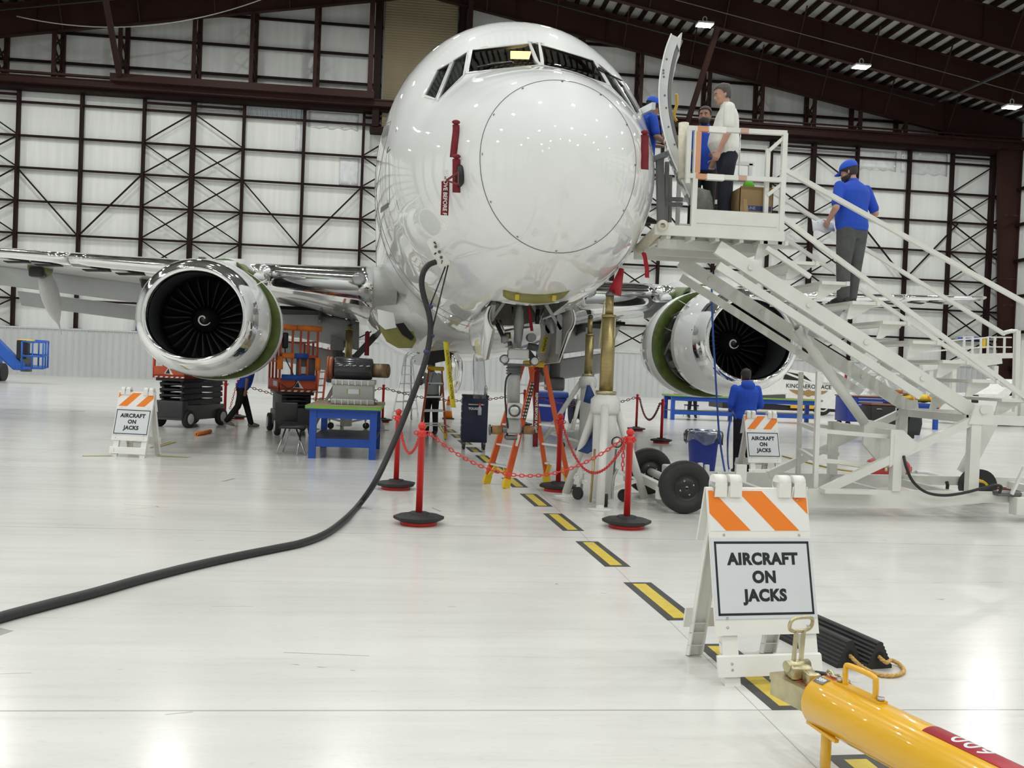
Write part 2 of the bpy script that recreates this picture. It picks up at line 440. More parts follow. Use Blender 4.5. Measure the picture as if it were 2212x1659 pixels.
# walls
wb = MB(); poly = [(X0,Y1,0),(X1,Y1,0),(X1,Y1,zdeck(X1)),(0,Y1,zdeck(0)),(X0,Y1,zdeck(X0))]
wb.prism(poly, (0,.2,0)); struct('wall_back', wb, INSUL)
wf = MB(); wf.prism([(x,Y0-.2,z) for x,_,z in poly], (0,.2,0)); struct('wall_front', wf, INSUL)
struct('door_2', MB().box((X0,62.02,3.0),(X1,62.1,17.96)), INSUL)
struct('wall_left', MB().box((X0-.2,Y0,0),(X0,Y1,zdeck(X0))), INSUL)
struct('wall_right', MB().box((X1,Y0,0),(X1+.2,Y1,zdeck(X1))), INSUL)
ce = MB()
for s in (-1, 1):
    xe = X0 if s < 0 else X1
    ce.hexa([(0,Y0,zdeck(0)),(xe,Y0,zdeck(xe)),(xe,Y1,zdeck(xe)),(0,Y1,zdeck(0)),(0,Y0,zdeck(0)+.2),(xe,Y0,zdeck(xe)+.2),(xe,Y1,zdeck(xe)+.2),(0,Y1,zdeck(0)+.2)])
struct('ceiling', ce, DECK)
# ribbed wainscot along the back wall (folded sheet: flat pans and raised ribs)
bb = MB(); yb = 61.55
xs = X0; prof = []
while xs < X1:
    prof += [(xs, yb), (xs+.33, yb), (xs+.35, yb-.05), (xs+.39, yb-.05), (xs+.41, yb)]; xs += .41
bb.grid([[(x,y,.12) for x,y in prof], [(x,y,3.0) for x,y in prof]], smooth=False)
bb.box((X0,yb-.06,2.98),(X1,yb+.9,3.08)).box((X0,yb-.02,0),(X1,yb+.05,.12))
struct('baseboard_back', bb, RIBBED)
# wall steel
yc = 61.75
tow = [-17.59 + 13.87*k for k in range(-1, 4)] + [37.25]
cols = []
for t in tow:
    cols += [(t, .16), (t+3.05, .28), (t+6.22, .16), (t+10.05, .17)]
cols = [(x, w) for x, w in cols if X0 < x < 41.2]
for x, w in cols:
    trim(MB().box((x-w/2,yc-.18,3.05),(x+w/2,yc+.18,17.95)).box((x-.3,yc-.25,3.04),(x+.3,yc+.25,3.10)), MAROON_D)
girts = [17.24, 15.13, 13.12, 11.03, 8.98, 6.92, 4.86]
for z in girts:
    trim(MB().box((X0,yc-.05,z-.06),(X1,yc+.14,z+.06)), MAROON_D)
for t in tow:
    br = MB()
    for a, b in ((t, t+3.05), (t+3.05, t+6.22)):
        br.bar((a+.1,yc-.14,18.1-.45),(b-.1,yc-.14,18.1-.45),.12,.14)
        for k in range(len(girts)):
            zt = girts[k]; zb = girts[k+1] if k+1 < len(girts) else 3.1
            if k == 0: 
                if a == t: br.bar((b-.1,yc-.1,zt-.1),(a+.1,yc-.1,zb+.1),.08,.08)
                else: br.bar((a+.1,yc-.1,zt-.1),(b-.1,yc-.1,zb+.1),.08,.08)
                continue
            br.bar((a+.1,yc-.1,zt-.1),(b-.1,yc-.1,zb+.1),.08,.08); br.bar((b-.1,yc-.06,zt-.1),(a+.1,yc-.06,zb+.1),.08,.08)
    if t + 13.8 < X1:
        a, c, b = t+6.22, t+10.05, t+13.87
        br.bar((a+.1,yc-.1,13.0),(c-.1,yc-.1,9.05),.09,.09); br.bar((b-.1,yc-.1,13.0),(c+.1,yc-.1,9.05),.09,.09)
    trim(br, MAROON_D)
# shiny patches of loose insulation above the top girt
for x0, x1, z0, z1 in ((-14.2,-11.6,17.6,17.95),(-7.3,-4.1,16.9,17.9),(-3.4,-.5,17.4,17.9),(29.9,33.2,16.5,17.8),(33.6,37.0,16.4,17.9),(-8.1,-7.6,15.2,17.1),(-5.2,-4.0,13.2,15.0)):
    rows = [[V((x0+(x1-x0)*i/14, 62.0-.05*random.random(), z0+(z1-z0)*j/6 + (.08*math.sin(i*1.7) if j == 0 else 0))) for i in range(15)] for j in range(7)]
    trim(MB().sheet(rows, .01), INSUL_FOIL)
rb = MB(); prof = []
x = -11.2
while x < -7.7: prof += [(x,62.0),(x+.2,62.0),(x+.23,61.94),(x+.28,61.94),(x+.31,62.0)]; x += .31
rb.grid([[(a,b,17.3) for a,b in prof],[(a,b,17.95) for a,b in prof]], False); trim(rb, mat('bluish_bare_sheet', (.42,.46,.49), .4))
# door head girder: rail, box and top flange over the full width
trim(MB().box((X0,61.1,17.95),(X1,61.9,18.2)), MAROON_D)
trim(MB().box((X0,60.7,18.25),(X1,61.6,18.55)).box((X0,60.62,18.2),(X1,61.7,18.26)).box((X0,60.62,18.55),(X1,61.7,18.63)), MAROON)
trim(MB().box((-19.3,60.2,18.55),(-3.05,60.6,19.0)).box((X0,60.4,18.70),(-19.3,60.7,18.82)), MAROON)
trim(MB().box((2.6,60.4,18.65),(X1,60.7,18.78)).box((2.6,60.3,18.9),(X1,60.5,18.97)), MAROON)
# upper wall: laced posts and girts
for x in (-37,-33,-29.6,-26.3,-22.9,-18.95,-14.45,-10.9,-6.9,3.0,6.5,10.5,14.5,19.2,22.9,26.6,29.9,33.2,36.6):
    zt = zlow(x) - .02; zb = 18.6
    if zt - zb < .2: continue
    mb = MB().bar((x,60.9,zb),(x,60.9,zt),.22,.22,(0,1,0)).bar((x+.02,62.3,zb),(x+.02,62.3,zt+.5),.26,.26,(0,1,0))
    k = zb
    while k < zt - .9:
        mb.bar((x,60.95,k),(x,62.25,k+1.0),.09,.09,(1,0,0)); mb.bar((x,60.95,k+1.0),(x,62.25,k),.09,.09,(1,0,0)); k += 1.0
    trim(mb, MAROON)
for z, xl, xr in ((20.0,-41,41),(21.9,-26,26),(23.8,-15,15)):
    trim(MB().box((xl,62.2,z-.07),(-2.7,62.4,z+.07)).box((2.6,62.2,z-.07),(xr,62.4,z+.07)), MAROON_D)
# tail door: tan fabric with fine folds between dark posts
td = MB(); rows = []
for k in range(120):
    z = 16.9 + k*.085
    if z > 26.6: break
    rows.append([(-2.55,61.3 - (.02 if k % 2 else 0),z),(2.15,61.3 - (.02 if k % 2 else 0),z)])
td.grid(rows, False); struct('door_1', td, TAILDOOR)
for x in (-2.95, 2.5):
    trim(MB().box((x-.22,60.9,16.9),(x+.22,62.2,26.6)), MAROON_D)
trim(MB().box((-3.3,60.9,16.6),(2.9,61.8,16.95)), MAROON_D)
trim(MB().bar((-3.35,60.4,18.6),(-3.35,60.4,26.0),.3,.3,(0,1,0)).bar((2.95,60.6,18.6),(2.95,60.6,26.0),.3,.3,(0,1,0)), MAROON)
# rafters, frame columns, purlins
RY_ = [61.0 - 6.75*k for k in range(15)]
for y in RY_:
    mb = MB()
    for s in (-1, 1):
        xe = (X1 - .1) if s > 0 else X0 + .1
        for k in range(2):                                   # two plate lengths per side, deepening to the eave
            a, b = xe*k/2, xe*(k+1)/2
            da, db = 2.0, 2.0
            mb.hexa([(a,y-.03,zlow(a)),(b,y-.03,zlow(b)),(b,y+.03,zlow(b)),(a,y+.03,zlow(a)),(a,y-.03,zlow(a)+da),(b,y-.03,zlow(b)+db),(b,y+.03,zlow(b)+db),(a,y+.03,zlow(a)+da)])
            mb.bar((a,y,zlow(a)),(b,y,zlow(b)),.36,.05); mb.bar((a,y,zlow(a)+da),(b,y,zlow(b)+db),.36,.05)
        k = 6.0
        while k < 41:                                        # web stiffeners
            mb.box((s*k-.02,y-.17,zlow(k)+.03),(s*k+.02,y+.17,zlow(k)+1.97)); k += 6.0
    trim(mb, MAROON)
    if y > 5:
        br = MB(); k = 4.0
        while k < 40:
            for s in (-1, 1):
                for dy in (-1, 1): br.bar((s*k,y+.1*dy,zlow(k)+.05),(s*k,y+1.3*dy,zlow(k)+2.1),.07,.07,(1,0,0))
            k += 4.6
        trim(br, MAROON)
    for s in (-1, 1):
        xe = (X1 - .05) if s > 0 else X0 + .05
        zt = zlow(xe) + .3
        cm = MB(); wb_, wt_ = .7, 1.7
        cm.hexa([(xe,y-.03,0),(xe-s*wb_,y-.03,0),(xe-s*wb_,y+.03,0),(xe,y+.03,0),(xe,y-.03,zt),(xe-s*wt_,y-.03,zt),(xe-s*wt_,y+.03,zt),(xe,y+.03,zt)])
        cm.bar((xe-s*wb_,y,0),(xe-s*wt_,y,zt),.4,.05,(1,0,0)); cm.bar((xe-s*.02,y,0),(xe-s*.02,y,zt),.4,.05,(1,0,0))
        trim(cm, MAROON)
pu = MB(); x = .5
while x < 41.3:
    for s in (-1, 1):
        z = zlow(x) + 2.05; pu.box((s*x-.11,Y0,z),(s*x+.11,Y1,z+.26))
    x += .86
trim(pu, MAROON_D)
# side wall girts at the right
for z in (3, 5.5, 8, 10.5, 13, 15.5): trim(MB().box((X1-.3,Y0,z-.1),(X1-.1,Y1,z+.1)), MAROON_D)
# cable trays under the roof liner, sprinkler pipes, conduit
TRAY = mat('galvanised_channel', (.45,.46,.44), .45, metal=.4)
for yy in (56.2, 57.4):
    for s in (-1, 1): trim(MB().bar((s*.3,yy,zlow(0)+1.75),(s*40,yy,zlow(40)+1.75),.34,.1), TRAY)
for s in (-1, 1):
    trim(MB().cyl((s*2,58.8,zlow(2)+.75),(s*34,58.8,zlow(34)+.75),.06,n=8), BLACK)
    trim(MB().cyl((s*.5,52.9,zlow(.5)+.35),(s*40,52.9,zlow(40)+.35),.03,n=8), mat('dull_conduit',(.10,.09,.08),.6))
a, b = PY(2030,218,56), PY(2212,138,46); trim(MB().cyl(a, b + (b-a)*.6, .09, n=8), BLACK)
# raking struts from the roof down to the girder
a, b = PY(1486,262,60.3), PY(1552,55,54.2); trim(MB().bar(a, a+(b-a)*1.0, .3, .3), MAROON)
a, b = PY(258,163,60.2), PY(226,-12,54.2); trim(MB().bar(a, b, .3, .3), MAROON)
cb = PY(36,35,58.5); ce_ = PY(575,-5,58.5)
trim(MB().tube(catenary(cb, ce_, 1.15, 20), .035, 6), TRAY)
for z, dx in ((13.6,-1.6),(9.2,-1.9),(7.4,-1.5)):
    trim(MB().cyl((X1-.4,60.6,z),(X1+dx,60.0,z-.1),.07,n=8), MAROON)

# ------------------------------------------------------------------ lamps
LAMP_E = mat('lamp_panel', (1,1,1), .5, emit=(.93,.96,1.0), emit_s=60)
LAMP_P = 590.0
def lamp_light(x, y, z):
    d = bpy.data.lights.new('high_bay_light', 'AREA'); d.shape = 'RECTANGLE'; d.size = .85; d.size_y = .6; d.energy = LAMP_P; d.color = (.985,1.0,.965)
    o = bpy.data.objects.new('high_bay_light', d); COL.objects.link(o); o.location = (x,y,z)
    return o
seen = {(53.0, 1): 'highest of the three glaring high bay lamps, nearest the raised cabin door', (53.0, 2): 'middle one of the three glaring high bay lamps under the dark rafter', (53.0, 3): 'lowest of the three glaring high bay lamps, by the right wall'}
for iy in range(7):
    y = 53.0 - 13.4*iy
    for ix in range(-4, 4):
        x = 16.25 + 9.68*(ix-1) 
        if abs(x) > 40: continue
        z = zlow(x) - .55
        lamp_light(x, y, z - .13)
        lab = seen.get((y, ix))
        if lab:
            t = thing('high_bay_lamp', lab, 'lamp', (x,y,z), 0, 'high bay lamps under the roof')
            MB().bbox((x,y,z),(.95,.7,.12),.03).build('housing', GREY_LIGHT, t)
            MB().tube([(x+.12*math.cos(a*PI/8),y,z+.28+.16*math.sin(a*PI/8)) for a in range(17)],.03,6,closed=False).build('hanger', TRAY, t)
            MB().box((x-.44,y-.31,z-.085),(x+.44,y+.31,z-.06)).build('light_panel', LAMP_E, t)
w = bpy.data.worlds.new('dim_sky'); SC.world = w; w.use_nodes = True
w.node_tree.nodes['Background'].inputs['Color'].default_value = (.6,.7,.85,1); w.node_tree.nodes['Background'].inputs['Strength'].default_value = .05
# ------------------------------------------------------------------ the airliner on jacks
from mathutils.bvhtree import BVHTree
AX, YN, ZK = 1.19, 8.95, 2.21          # axis, nose tip, keel height (before the aircraft is turned on its jacks)
AIR_YAW, AIR_PITCH = math.radians(2.05), math.radians(-1.4)
_pv = V((1.19, 16.85, 2.285))
M_AIR = Matrix.Translation(_pv) @ RZ(AIR_YAW) @ RX(AIR_PITCH) @ Matrix.Translation(-_pv)
M_INV = M_AIR.inverted()
def aray(u, v): return (M_INV.to_3x3() @ ray(u, v)).normalized()
AEYE = M_INV @ EYE
def APY(u, v, y):
    d = aray(u, v); return AEYE + d*((y-AEYE.y)/d.y)
def APX(u, v, x):
    d = aray(u, v); return AEYE + d*((x-AEYE.x)/d.x)
air = thing('airliner', 'white twin engine airliner raised on jacks, nose toward the viewer', 'aircraft', (AX, YN, 0))
# station: s, z top, z bottom, half width, height of widest point (all above the keel)
ST = [(0,1.42,1.34,.05,1.38),(.03,1.56,1.20,.17,1.38),(.1,1.72,1.02,.32,1.38),(.22,1.90,.82,.48,1.39),(.4,2.09,.64,.65,1.42),(.65,2.30,.48,.83,1.46),(.95,2.48,.38,1.00,1.50),
      (1.3,2.64,.30,1.16,1.55),(1.7,2.80,.23,1.31,1.62),(2.05,2.95,.17,1.42,1.69),(2.35,3.20,.13,1.505,1.77),(2.65,3.45,.10,1.58,1.84),(3.0,3.74,.07,1.655,1.93),(3.4,3.98,.05,1.72,2.02),(3.9,4.15,.02,1.785,2.10),
      (4.5,4.26,.01,1.83,2.17),(5.2,4.31,0,1.865,2.22),(6,4.32,0,1.88,2.25),(8,4.32,0,1.88,2.25),(12,4.32,0,1.88,2.25),(18,4.32,0,1.88,2.25),(21,4.32,.12,1.84,2.3),(24,4.3,.75,1.6,2.5),(27,4.2,1.6,1.15,2.9),(29.5,4.0,2.4,.65,3.2),(30.6,3.8,2.9,.28,3.35)]
ST = [(a,b,c,d*(1 + .038*min(1,a/3)),e) for a,b,c,d,e in ST]
def sec(s):
    for a, b in zip(ST, ST[1:]):
        if a[0] <= s <= b[0]:
            t = (s-a[0])/(b[0]-a[0]); return [a[i]*(1-t)+b[i]*t for i in range(5)]
    return list(ST[-1])
NR = 72
def fring(s, grow=0.0):
    _, zt, zb, hw, zm = sec(s)
    out = []
    for i in range(NR):
        a = 2*PI*i/NR; c, d = math.cos(a), math.sin(a)
        e = 2/2.06
        x = hw*math.copysign(abs(c)**e, c)
        z = (zt-zm)*abs(d)**e if d >= 0 else -(zm-zb)*abs(d)**e
        p = V((AX+x, YN+s, ZK+zm+z))
        if grow:
            q = V((AX, YN+s, ZK+zm)); p = p + (p-q).normalized()*grow
        out.append(p)
    return out
def smooth_st():
    """stations refined with a monotone-ish spline"""
    ss = []
    for a, b in zip(ST, ST[1:]):
        k = 3 if a[0] < 6 else 2
        ss += [a[0] + (b[0]-a[0])*i/k for i in range(k)]
    return ss + [ST[-1][0]]
_S = [s[0] for s in ST]
def crom(i, t, j):
    n = len(ST); p = [ST[max(0,min(n-1,i+k))] for k in (-1,0,1,2)]
    h = p[2][0]-p[1][0]
    if h < 1e-9: return p[1][j]
    m0 = (p[2][j]-p[0][j])/max(p[2][0]-p[0][0],1e-6)*h; m1 = (p[3][j]-p[1][j])/max(p[3][0]-p[1][0],1e-6)*h
    return (2*t**3-3*t**2+1)*p[1][j] + (t**3-2*t*t+t)*m0 + (-2*t**3+3*t*t)*p[2][j] + (t**3-t*t)*m1
def sec(s):
    for i in range(len(ST)-1):
        if ST[i][0] <= s <= ST[i+1][0]:
            t = (s-ST[i][0])/(ST[i+1][0]-ST[i][0])
            return [s] + [crom(i,t,j) for j in range(1,5)]
    return list(ST[-1])
fm = MB().m(0).loft([fring(s) for s in smooth_st()])
CABIN = mat('dim_cabin_lining', (.13,.13,.125), .7)
WELL = mat('wheel_well_lining', (.22,.21,.19), .55, var=.3, scale=5)
fus = fm.build('fuselage', [WHITE_PAINT], air)
def bvh_of(o):
    me = o.data; return BVHTree.FromPolygons([v.co for v in me.vertices], [list(p.vertices) for p in me.polygons])
FB = bvh_of(fus)
def hit(u, v):
    r = FB.ray_cast(AEYE, aray(u, v))
    if r[0] is None: r = FB.find_nearest(APY(u, v, YN+2.9))
    return r[0], r[1]
def onskin(p, inward):
    """nearest skin point to p"""
    r = FB.find_nearest(V(p)); return r[0], r[1]
W1L = [(1021,108.5),(1162,93),(1168,140),(1012,156)]
W1R = [(1204.8,94),(1335.6,131.7),(1354.4,179.4),(1209.7,141.8)]
W2L = [(979.7,131.7),(1009,113),(1000,163),(947,216)]
W3L = [(945,152),(972,137),(941,213),(919,205)]
def grow2(q, k):
    c = V((sum(p[0] for p in q)/4, sum(p[1] for p in q)/4, 0)); out = []
    for p in q:
        d = V((p[0],p[1],0))-c; out.append(tuple((c + d + d.normalized()*k)[:2]))
    return out
def patch(q, n=10, m=6, off=.0):
    """points of a four-cornered patch (given in the photograph) lying on the skin"""
    rows = []
    for j in range(m+1):
        r = []
        for i in range(n+1):
            s, t = i/n, j/m
            u = (q[0][0]*(1-s)+q[1][0]*s)*(1-t) + (q[3][0]*(1-s)+q[2][0]*s)*t
            v = (q[0][1]*(1-s)+q[1][1]*s)*(1-t) + (q[3][1]*(1-s)+q[2][1]*s)*t
            p, k = hit(u, v)
            if p is None: p, k = onskin(APY(u, v, YN+2.6), 1)
            r.append(p + k*off if k.dot(aray(u,v)) < 0 else p - k*off)
        rows.append(r)
    return rows
def mirror(rows): return [[V((2*AX-p.x, p.y, p.z)) for p in r] for r in rows]
FRAME_M = mat('window_frame_paint', (.50,.51,.50), .4, var=.04)
def frame_strip(rows, w):
    """flat border around the patch, on the skin"""
    outer = [rows[0][i] for i in range(len(rows[0]))] + [r[-1] for r in rows[1:]] + rows[-1][-2::-1] + [r[0] for r in rows[-2:0:-1]]
    c = sum(outer, V((0,0,0)))/len(outer)
    a, b = [], []
    for p in outer:
        q, k = onskin(p + (p-c).normalized()*w, 1); n0 = onskin(p, 1)[1]
        b.append(q + k*.006); a.append(p + n0*.006)
    mb = MB(); mb.loft([a + [a[0]], b + [b[0]]], (False,False), True, closed=False)
    mb.loft([[p - (onskin(p,1)[1])*.02 for p in b + [b[0]]], b + [b[0]]], (False,False), True, closed=False); return mb
wins = [patch(W1L), patch(W1R), patch(W2L), patch(W3L)]
wins[1] = mirror(wins[0])
wins += [mirror(wins[2]), mirror(wins[3])]
dirs = [V((.05,1,.26)), V((-.05,1,.26)), V((1,.35,.1)), V((1,.1,.1)), V((-1,.35,.1)), V((-1,.1,.1))]
cut = []
for k, (rows, d) in enumerate(zip(wins, dirs)):
    d = d.normalized(); loop = rows[0] + [r[-1] for r in rows[1:]] + rows[-1][-2::-1] + [r[0] for r in rows[-2:0:-1]]
    mb = MB(); mb.prism([p - d*.12 for p in loop], d*(1.15 if k < 2 else .6))
    cut.append(mb.build('cutter', [CABIN]))
# nose gear bay and cabin doorway
BAY = (2.62, 5.0)
cut.append(MB().prism([(AX+.08-.50,YN+BAY[0]+.08,ZK-.4),(AX+.08-.42,YN+BAY[0],ZK-.4),(AX+.08+.42,YN+BAY[0],ZK-.4),(AX+.08+.50,YN+BAY[0]+.08,ZK-.4),(AX+.08+.50,YN+BAY[1],ZK-.4),(AX+.08-.50,YN+BAY[1],ZK-.4)],(0,0,1.35)).build('cutter', [WELL]))
cut.append(MB().bbox((AX+1.75,YN+3.62,ZK+2.28),(1.3,.86,1.83),.12).build('cutter', [CABIN]))
for c in cut: c.data.polygons.foreach_set('use_smooth', [False]*len(c.data.polygons))
bool_cut(fus, cut)
GL = []
for k, rows in enumerate(wins):
    nm = 'windshield' if k < 2 else 'side_window'
    rr = [[p - onskin(p,1)[1]*.012 for p in r] for r in rows]
    g = MB().grid(rr).build(nm, GLASS, air)
    if sum(p.normal.dot(p.center - V((AX, YN+3.5, ZK+2.6))) for p in g.data.polygons) < 0: g.data.flip_normals()
    frame_strip(rows, .045 if k < 2 else .035).build('window_frame', FRAME_M, g)
    GL.append(g)
# windscreen wipers
for pts in (((1062,143),(1108,140),(1111,144)), ((1032,151),(1062,145),(1100,141))):
    P = [hit(u,v) for u,v in pts]; MB().tube([p + k*.03 for p,k in P], .012, 6).build('wiper', BLACK, GL[0])
for pts in (((1290,150),(1312,163)), ((1285,152),(1340,178))):
    P = [hit(u,v) for u,v in pts]; MB().tube([p + k*.03 for p,k in P], .012, 6).build('wiper', BLACK, GL[1])
# overhead panel lamp glowing inside the flight deck
c = PY(1122,118,YN+3.15)
OVH = mat('flight_deck_lamp', (1,.8,.45), .5, emit=(1.0,.72,.30), emit_s=3.2)
ov = MB(); a = APY(1103,110,YN+2.9); b = APY(1148,111,YN+2.9); d = APY(1143,127,YN+2.8); e = APY(1103,126,YN+2.8)
ov.prism([a,b,d,e],(0,.02,0)); ov.build('overhead_lamp', OVH, air)
# radome seam, panel joints
SEAM = mat('panel_seam', (.16,.165,.165), .6)
def seam(s, r=.004, a0=0, a1=NR, mname=SEAM, parent=fus, name='panel_seam'):
    R = fring(s, .001); pts = [R[i % NR] for i in range(a0, a1+1)]
    return MB().tube(pts, r, 5, closed=False).build(name, mname, parent)
SR = .64; seam(SR, .005, name='radome_seam'); 
for s in (5.15, 6.0): seam(s, .004, 28, 66)
for k in range(0, NR, 6):
    R = fring(SR-.03, .002); R2 = fring(SR-.03, .006); MB().cyl(R[k], R2[k], .012, n=8).build('screw', SEAM, fus)
def skin_line(pts, r=.004, name='panel_seam', m=SEAM):
    P = []
    for (u0,v0),(u1,v1) in zip(pts, pts[1:]):
        for i in range(12):
            p, k = hit(u0+(u1-u0)*i/12, v0+(v1-v0)*i/12)
            if p is not None: P.append(p + k*.001)
    if len(P) > 2: MB().tube(P, r, 5).build(name, m, fus)
skin_line([(845,262),(828,330),(815,400),(806,470)]); skin_line([(845,262),(822,275)])
skin_line([(840,330),(842,440),(822,460)])
MB().grid(patch([(829,275),(840,270),(838,292),(826,298)],4,4,.004)).build('door_viewport', GREY_DARK, fus)
MB().grid(patch([(840,437),(839,448),(822,460),(823,448)],4,4,.004)).build('door_sill_plate', STEEL_DARK, fus)
skin_line([(840,317),(836,330),(844,322)], .008, 'door_mark', GREY_DARK)
# belly fairing
fr = []
for s, hw, zb, zm in ((7.6,.5,.02,.5),(8.4,1.35,-.06,.7),(9.3,1.95,-.16,.95),(10.2,2.12,-.24,1.05),(13,2.2,-.30,1.05),(16.5,2.15,-.28,1.05),(19,1.7,-.1,.9),(20.5,.8,.05,.6)):
    ring = []
    for i in range(40):
        a = 2*PI*i/40; cc, dd = math.cos(a), math.sin(a)
        ring.append(V((AX+hw*math.copysign(abs(cc)**.82,cc), YN+s, ZK+zm+((.75 if dd>0 else (zm-zb))*math.copysign(abs(dd)**.82,dd)))))
    fr.append(ring)
fair = MB().loft(fr).build('belly_fairing', WHITE_PAINT, air)

# ------------------------------------------------------------------ wings
def foil(le, ch, th, inc=0.0, n=14):
    x, y, z = le; pts = []
    up = []; lo = []
    for i in range(n+1):
        t = (1-math.cos(PI*i/n))/2
        h = 5*th*(.2969*math.sqrt(t)-.126*t-.3516*t*t+.2843*t**3-.1036*t**4)*ch
        cam_ = .018*ch*math.sin(PI*t)
        up.append((x, y+t*ch, z + h*1.0 + cam_ - t*ch*inc)); lo.append((x, y+t*ch, z - h*1.05 + cam_ - t*ch*inc))
    return [V(p) for p in up + lo[::-1][1:-1]]
WSEC = [(1.5,17.1,3.12,7.4,.135),(3.2,18.9,3.36,6.0,.13),(4.83,20.5,3.60,4.75,.125),(7.5,21.9,3.83,3.75,.115),(11.1,23.7,4.14,2.75,.11),(14.5,25.4,4.45,2.0,.10),(17.1,26.8,4.70,1.45,.10)]
def wsec(xo):
    for a, b in zip(WSEC, WSEC[1:]):
        if a[0] <= xo <= b[0]:
            t = (xo-a[0])/(b[0]-a[0]); return [a[i]*(1-t)+b[i]*t for i in range(5)]
    return list(WSEC[0] if xo < WSEC[0][0] else WSEC[-1])
WING_UNDER = mat('wing_skin_paint', (.62,.63,.62), .2, coat=.6, var=.04, scale=1.2)
for s in (-1, 1):
    wm = MB(); wm.loft([foil((AX+s*xo,y,z),c,t,.055) for xo,y,z,c,t in WSEC])
    wing = wm.build('wing', WING_UNDER, air)
    def slat(x0, x1, drop=0.0, fwd=0.05, n=8):
        R = []
        for k in range(n+1):
            xo, y, z, c, t = wsec(x0+(x1-x0)*k/n)
            full = foil((AX+s*xo,y,z),c,t*1.02,.055); N = 14
            k1 = 4
            up = full[:k1+1]; lo = [full[0]] + full[::-1][:k1-1]
            loop = up + lo[::-1][:-1]
            R.append([p + V((0,-fwd,-drop+.004)) for p in loop])
        return MB().loft(R)
    slat(1.95, 4.25, .02, .06).build('leading_edge_flap', CHROME, wing)
    slat(5.35, 8.9, .03, .10).build('leading_edge_slat', CHROME, wing)
    slat(8.95, 12.9, .03, .10).build('leading_edge_slat', CHROME, wing)
    slat(12.95, 16.8, .03, .10).build('leading_edge_slat', CHROME, wing)
    # vent slots / exposed ribs as dark strips under the outboard slat
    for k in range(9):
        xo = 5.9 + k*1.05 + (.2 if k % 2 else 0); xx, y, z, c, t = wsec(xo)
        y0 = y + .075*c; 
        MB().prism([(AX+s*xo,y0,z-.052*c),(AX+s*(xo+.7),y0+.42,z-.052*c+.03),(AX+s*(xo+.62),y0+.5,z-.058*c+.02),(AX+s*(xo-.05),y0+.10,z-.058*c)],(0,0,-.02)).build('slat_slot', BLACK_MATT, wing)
    # flaps lowered behind the wing, in two segments each
    def flap(x0, x1, dy, dz, ch, ang, th, name='flap', yl=.86):
        R = []
        for k in range(7):
            xo, y, z, c, t = wsec(x0+(x1-x0)*k/6); cy = y + c*yl + dy; cz = z - .055*c*yl - dz
            d = V((0, math.cos(ang), -math.sin(ang))); nrm = V((0, math.sin(ang), math.cos(ang)))
            ring = []
            for i in range(12):
                a = 2*PI*i/12; ring.append(V((AX+s*xo,cy,cz)) + d*(ch/2 - ch/2*math.cos(a)) + nrm*(th*math.sin(a)*(.35+.65*(.5+.5*math.cos(a)))))
            R.append(ring)
        return MB().loft(R).build(name, GREY_PAINT, wing)
    flap(5.9, 12.1, .0, .02, .82, .62, .06); flap(5.9, 11.6, .78, .58, .5, .85, .03, 'aft_flap')
    flap(2.3, 4.55, -.5, .12, 1.15, .62, .09); flap(2.3, 4.55, .55, .92, .75, .85, .05, 'aft_flap')
    # canoe fairings hanging from the flap tracks
    for xo, ln in ((10.2, 2.1), (7.3, 2.2)):
        xx, y, z, c, t = wsec(xo)
        b = V((AX+s*xo, y + c*.52, z - .30)); d = V((0, .72, -.69)).normalized(); R = []
        for k in range(11):
            q = k/10; w = .20*math.sin(PI*min(1,q*1.0+.18))**.8 + .01; h = .30*math.sin(PI*min(1,q*.96+.2))**.8+.01
            cpt = b + d*(ln*q); nrm = V((0,.69,.72))
            R.append([cpt + V((w*math.cos(2*PI*i/14),0,0)) + nrm*(h*math.sin(2*PI*i/14)) for i in range(14)])
        cf = MB().loft(R).build('flap_track_fairing', GREY_LIGHT, wing)
        MB().bbox(b + V((0,-.25,.12)),(.5,.55,.36),.12).build('track_housing', ZINC, cf)
        MB().bbox(b + V((0,-.42,-.02)),(.36,.3,.26),.06).build('track_carriage', BLACK, cf)
    # main gear leg (wheels off), hanging from the wing root
    gx = AX + s*2.86; gy = 24.3
    g = MB().lathe([(.13,0),(.15,.1),(.15,1.0),(.17,1.05),(.17,1.5)], (gx,gy,1.55), n=16).build('main_gear', GREY_DARK, air)
    MB().bar((gx-s*.25,gy,1.7),(gx-s*1.1,gy+.1,2.7),.12,.16).build('side_brace', GREY_DARK, g)
    MB().bbox((gx,gy,1.45),(.5,.4,.36),.06).build('axle_block', STEEL_DARK, g)
    MB().bbox((gx-s*.02,gy-.28,2.55),(.36,.06,.9),.03).build('gear_door', GREY_PAINT, g)
    MB().bar((gx-s*.3,gy-.3,2.2),(gx-s*.3,gy-.3,2.9),.1,.3).build('drag_strut', GREY_DARK, g)
    # dark open gear bay roof
    MB().box((AX+min(s*1.0,s*4.2),22.3,2.95),(AX+max(s*1.0,s*4.2),25.3,3.03)).build('gear_bay_lining', BLACK_MATT, wing)
    for q in range(3): MB().bar((AX+s*(1.6+q*.8),22.4,2.85),(AX+s*(1.8+q*.8),25.0,2.8),.06,.2).build('bay_rib', GREY_DARK, wing)
    # landing light set in the wing root
    lp = V((AX+s*2.22, 17.62, 3.23))
    lg = MB().lathe([(.001,-.02),(.08,-.015),(.12,.0),(.13,.04),(.13,.12)], lp + V((0,-.02,0)), (0,1,0), 20, e1=(1,0,0)).build('landing_light', LENS, wing)
    MB().lathe([(.02,.10),(.09,.07),(.118,.02)], lp, (0,1,0), 18).build('reflector', STEEL, lg)
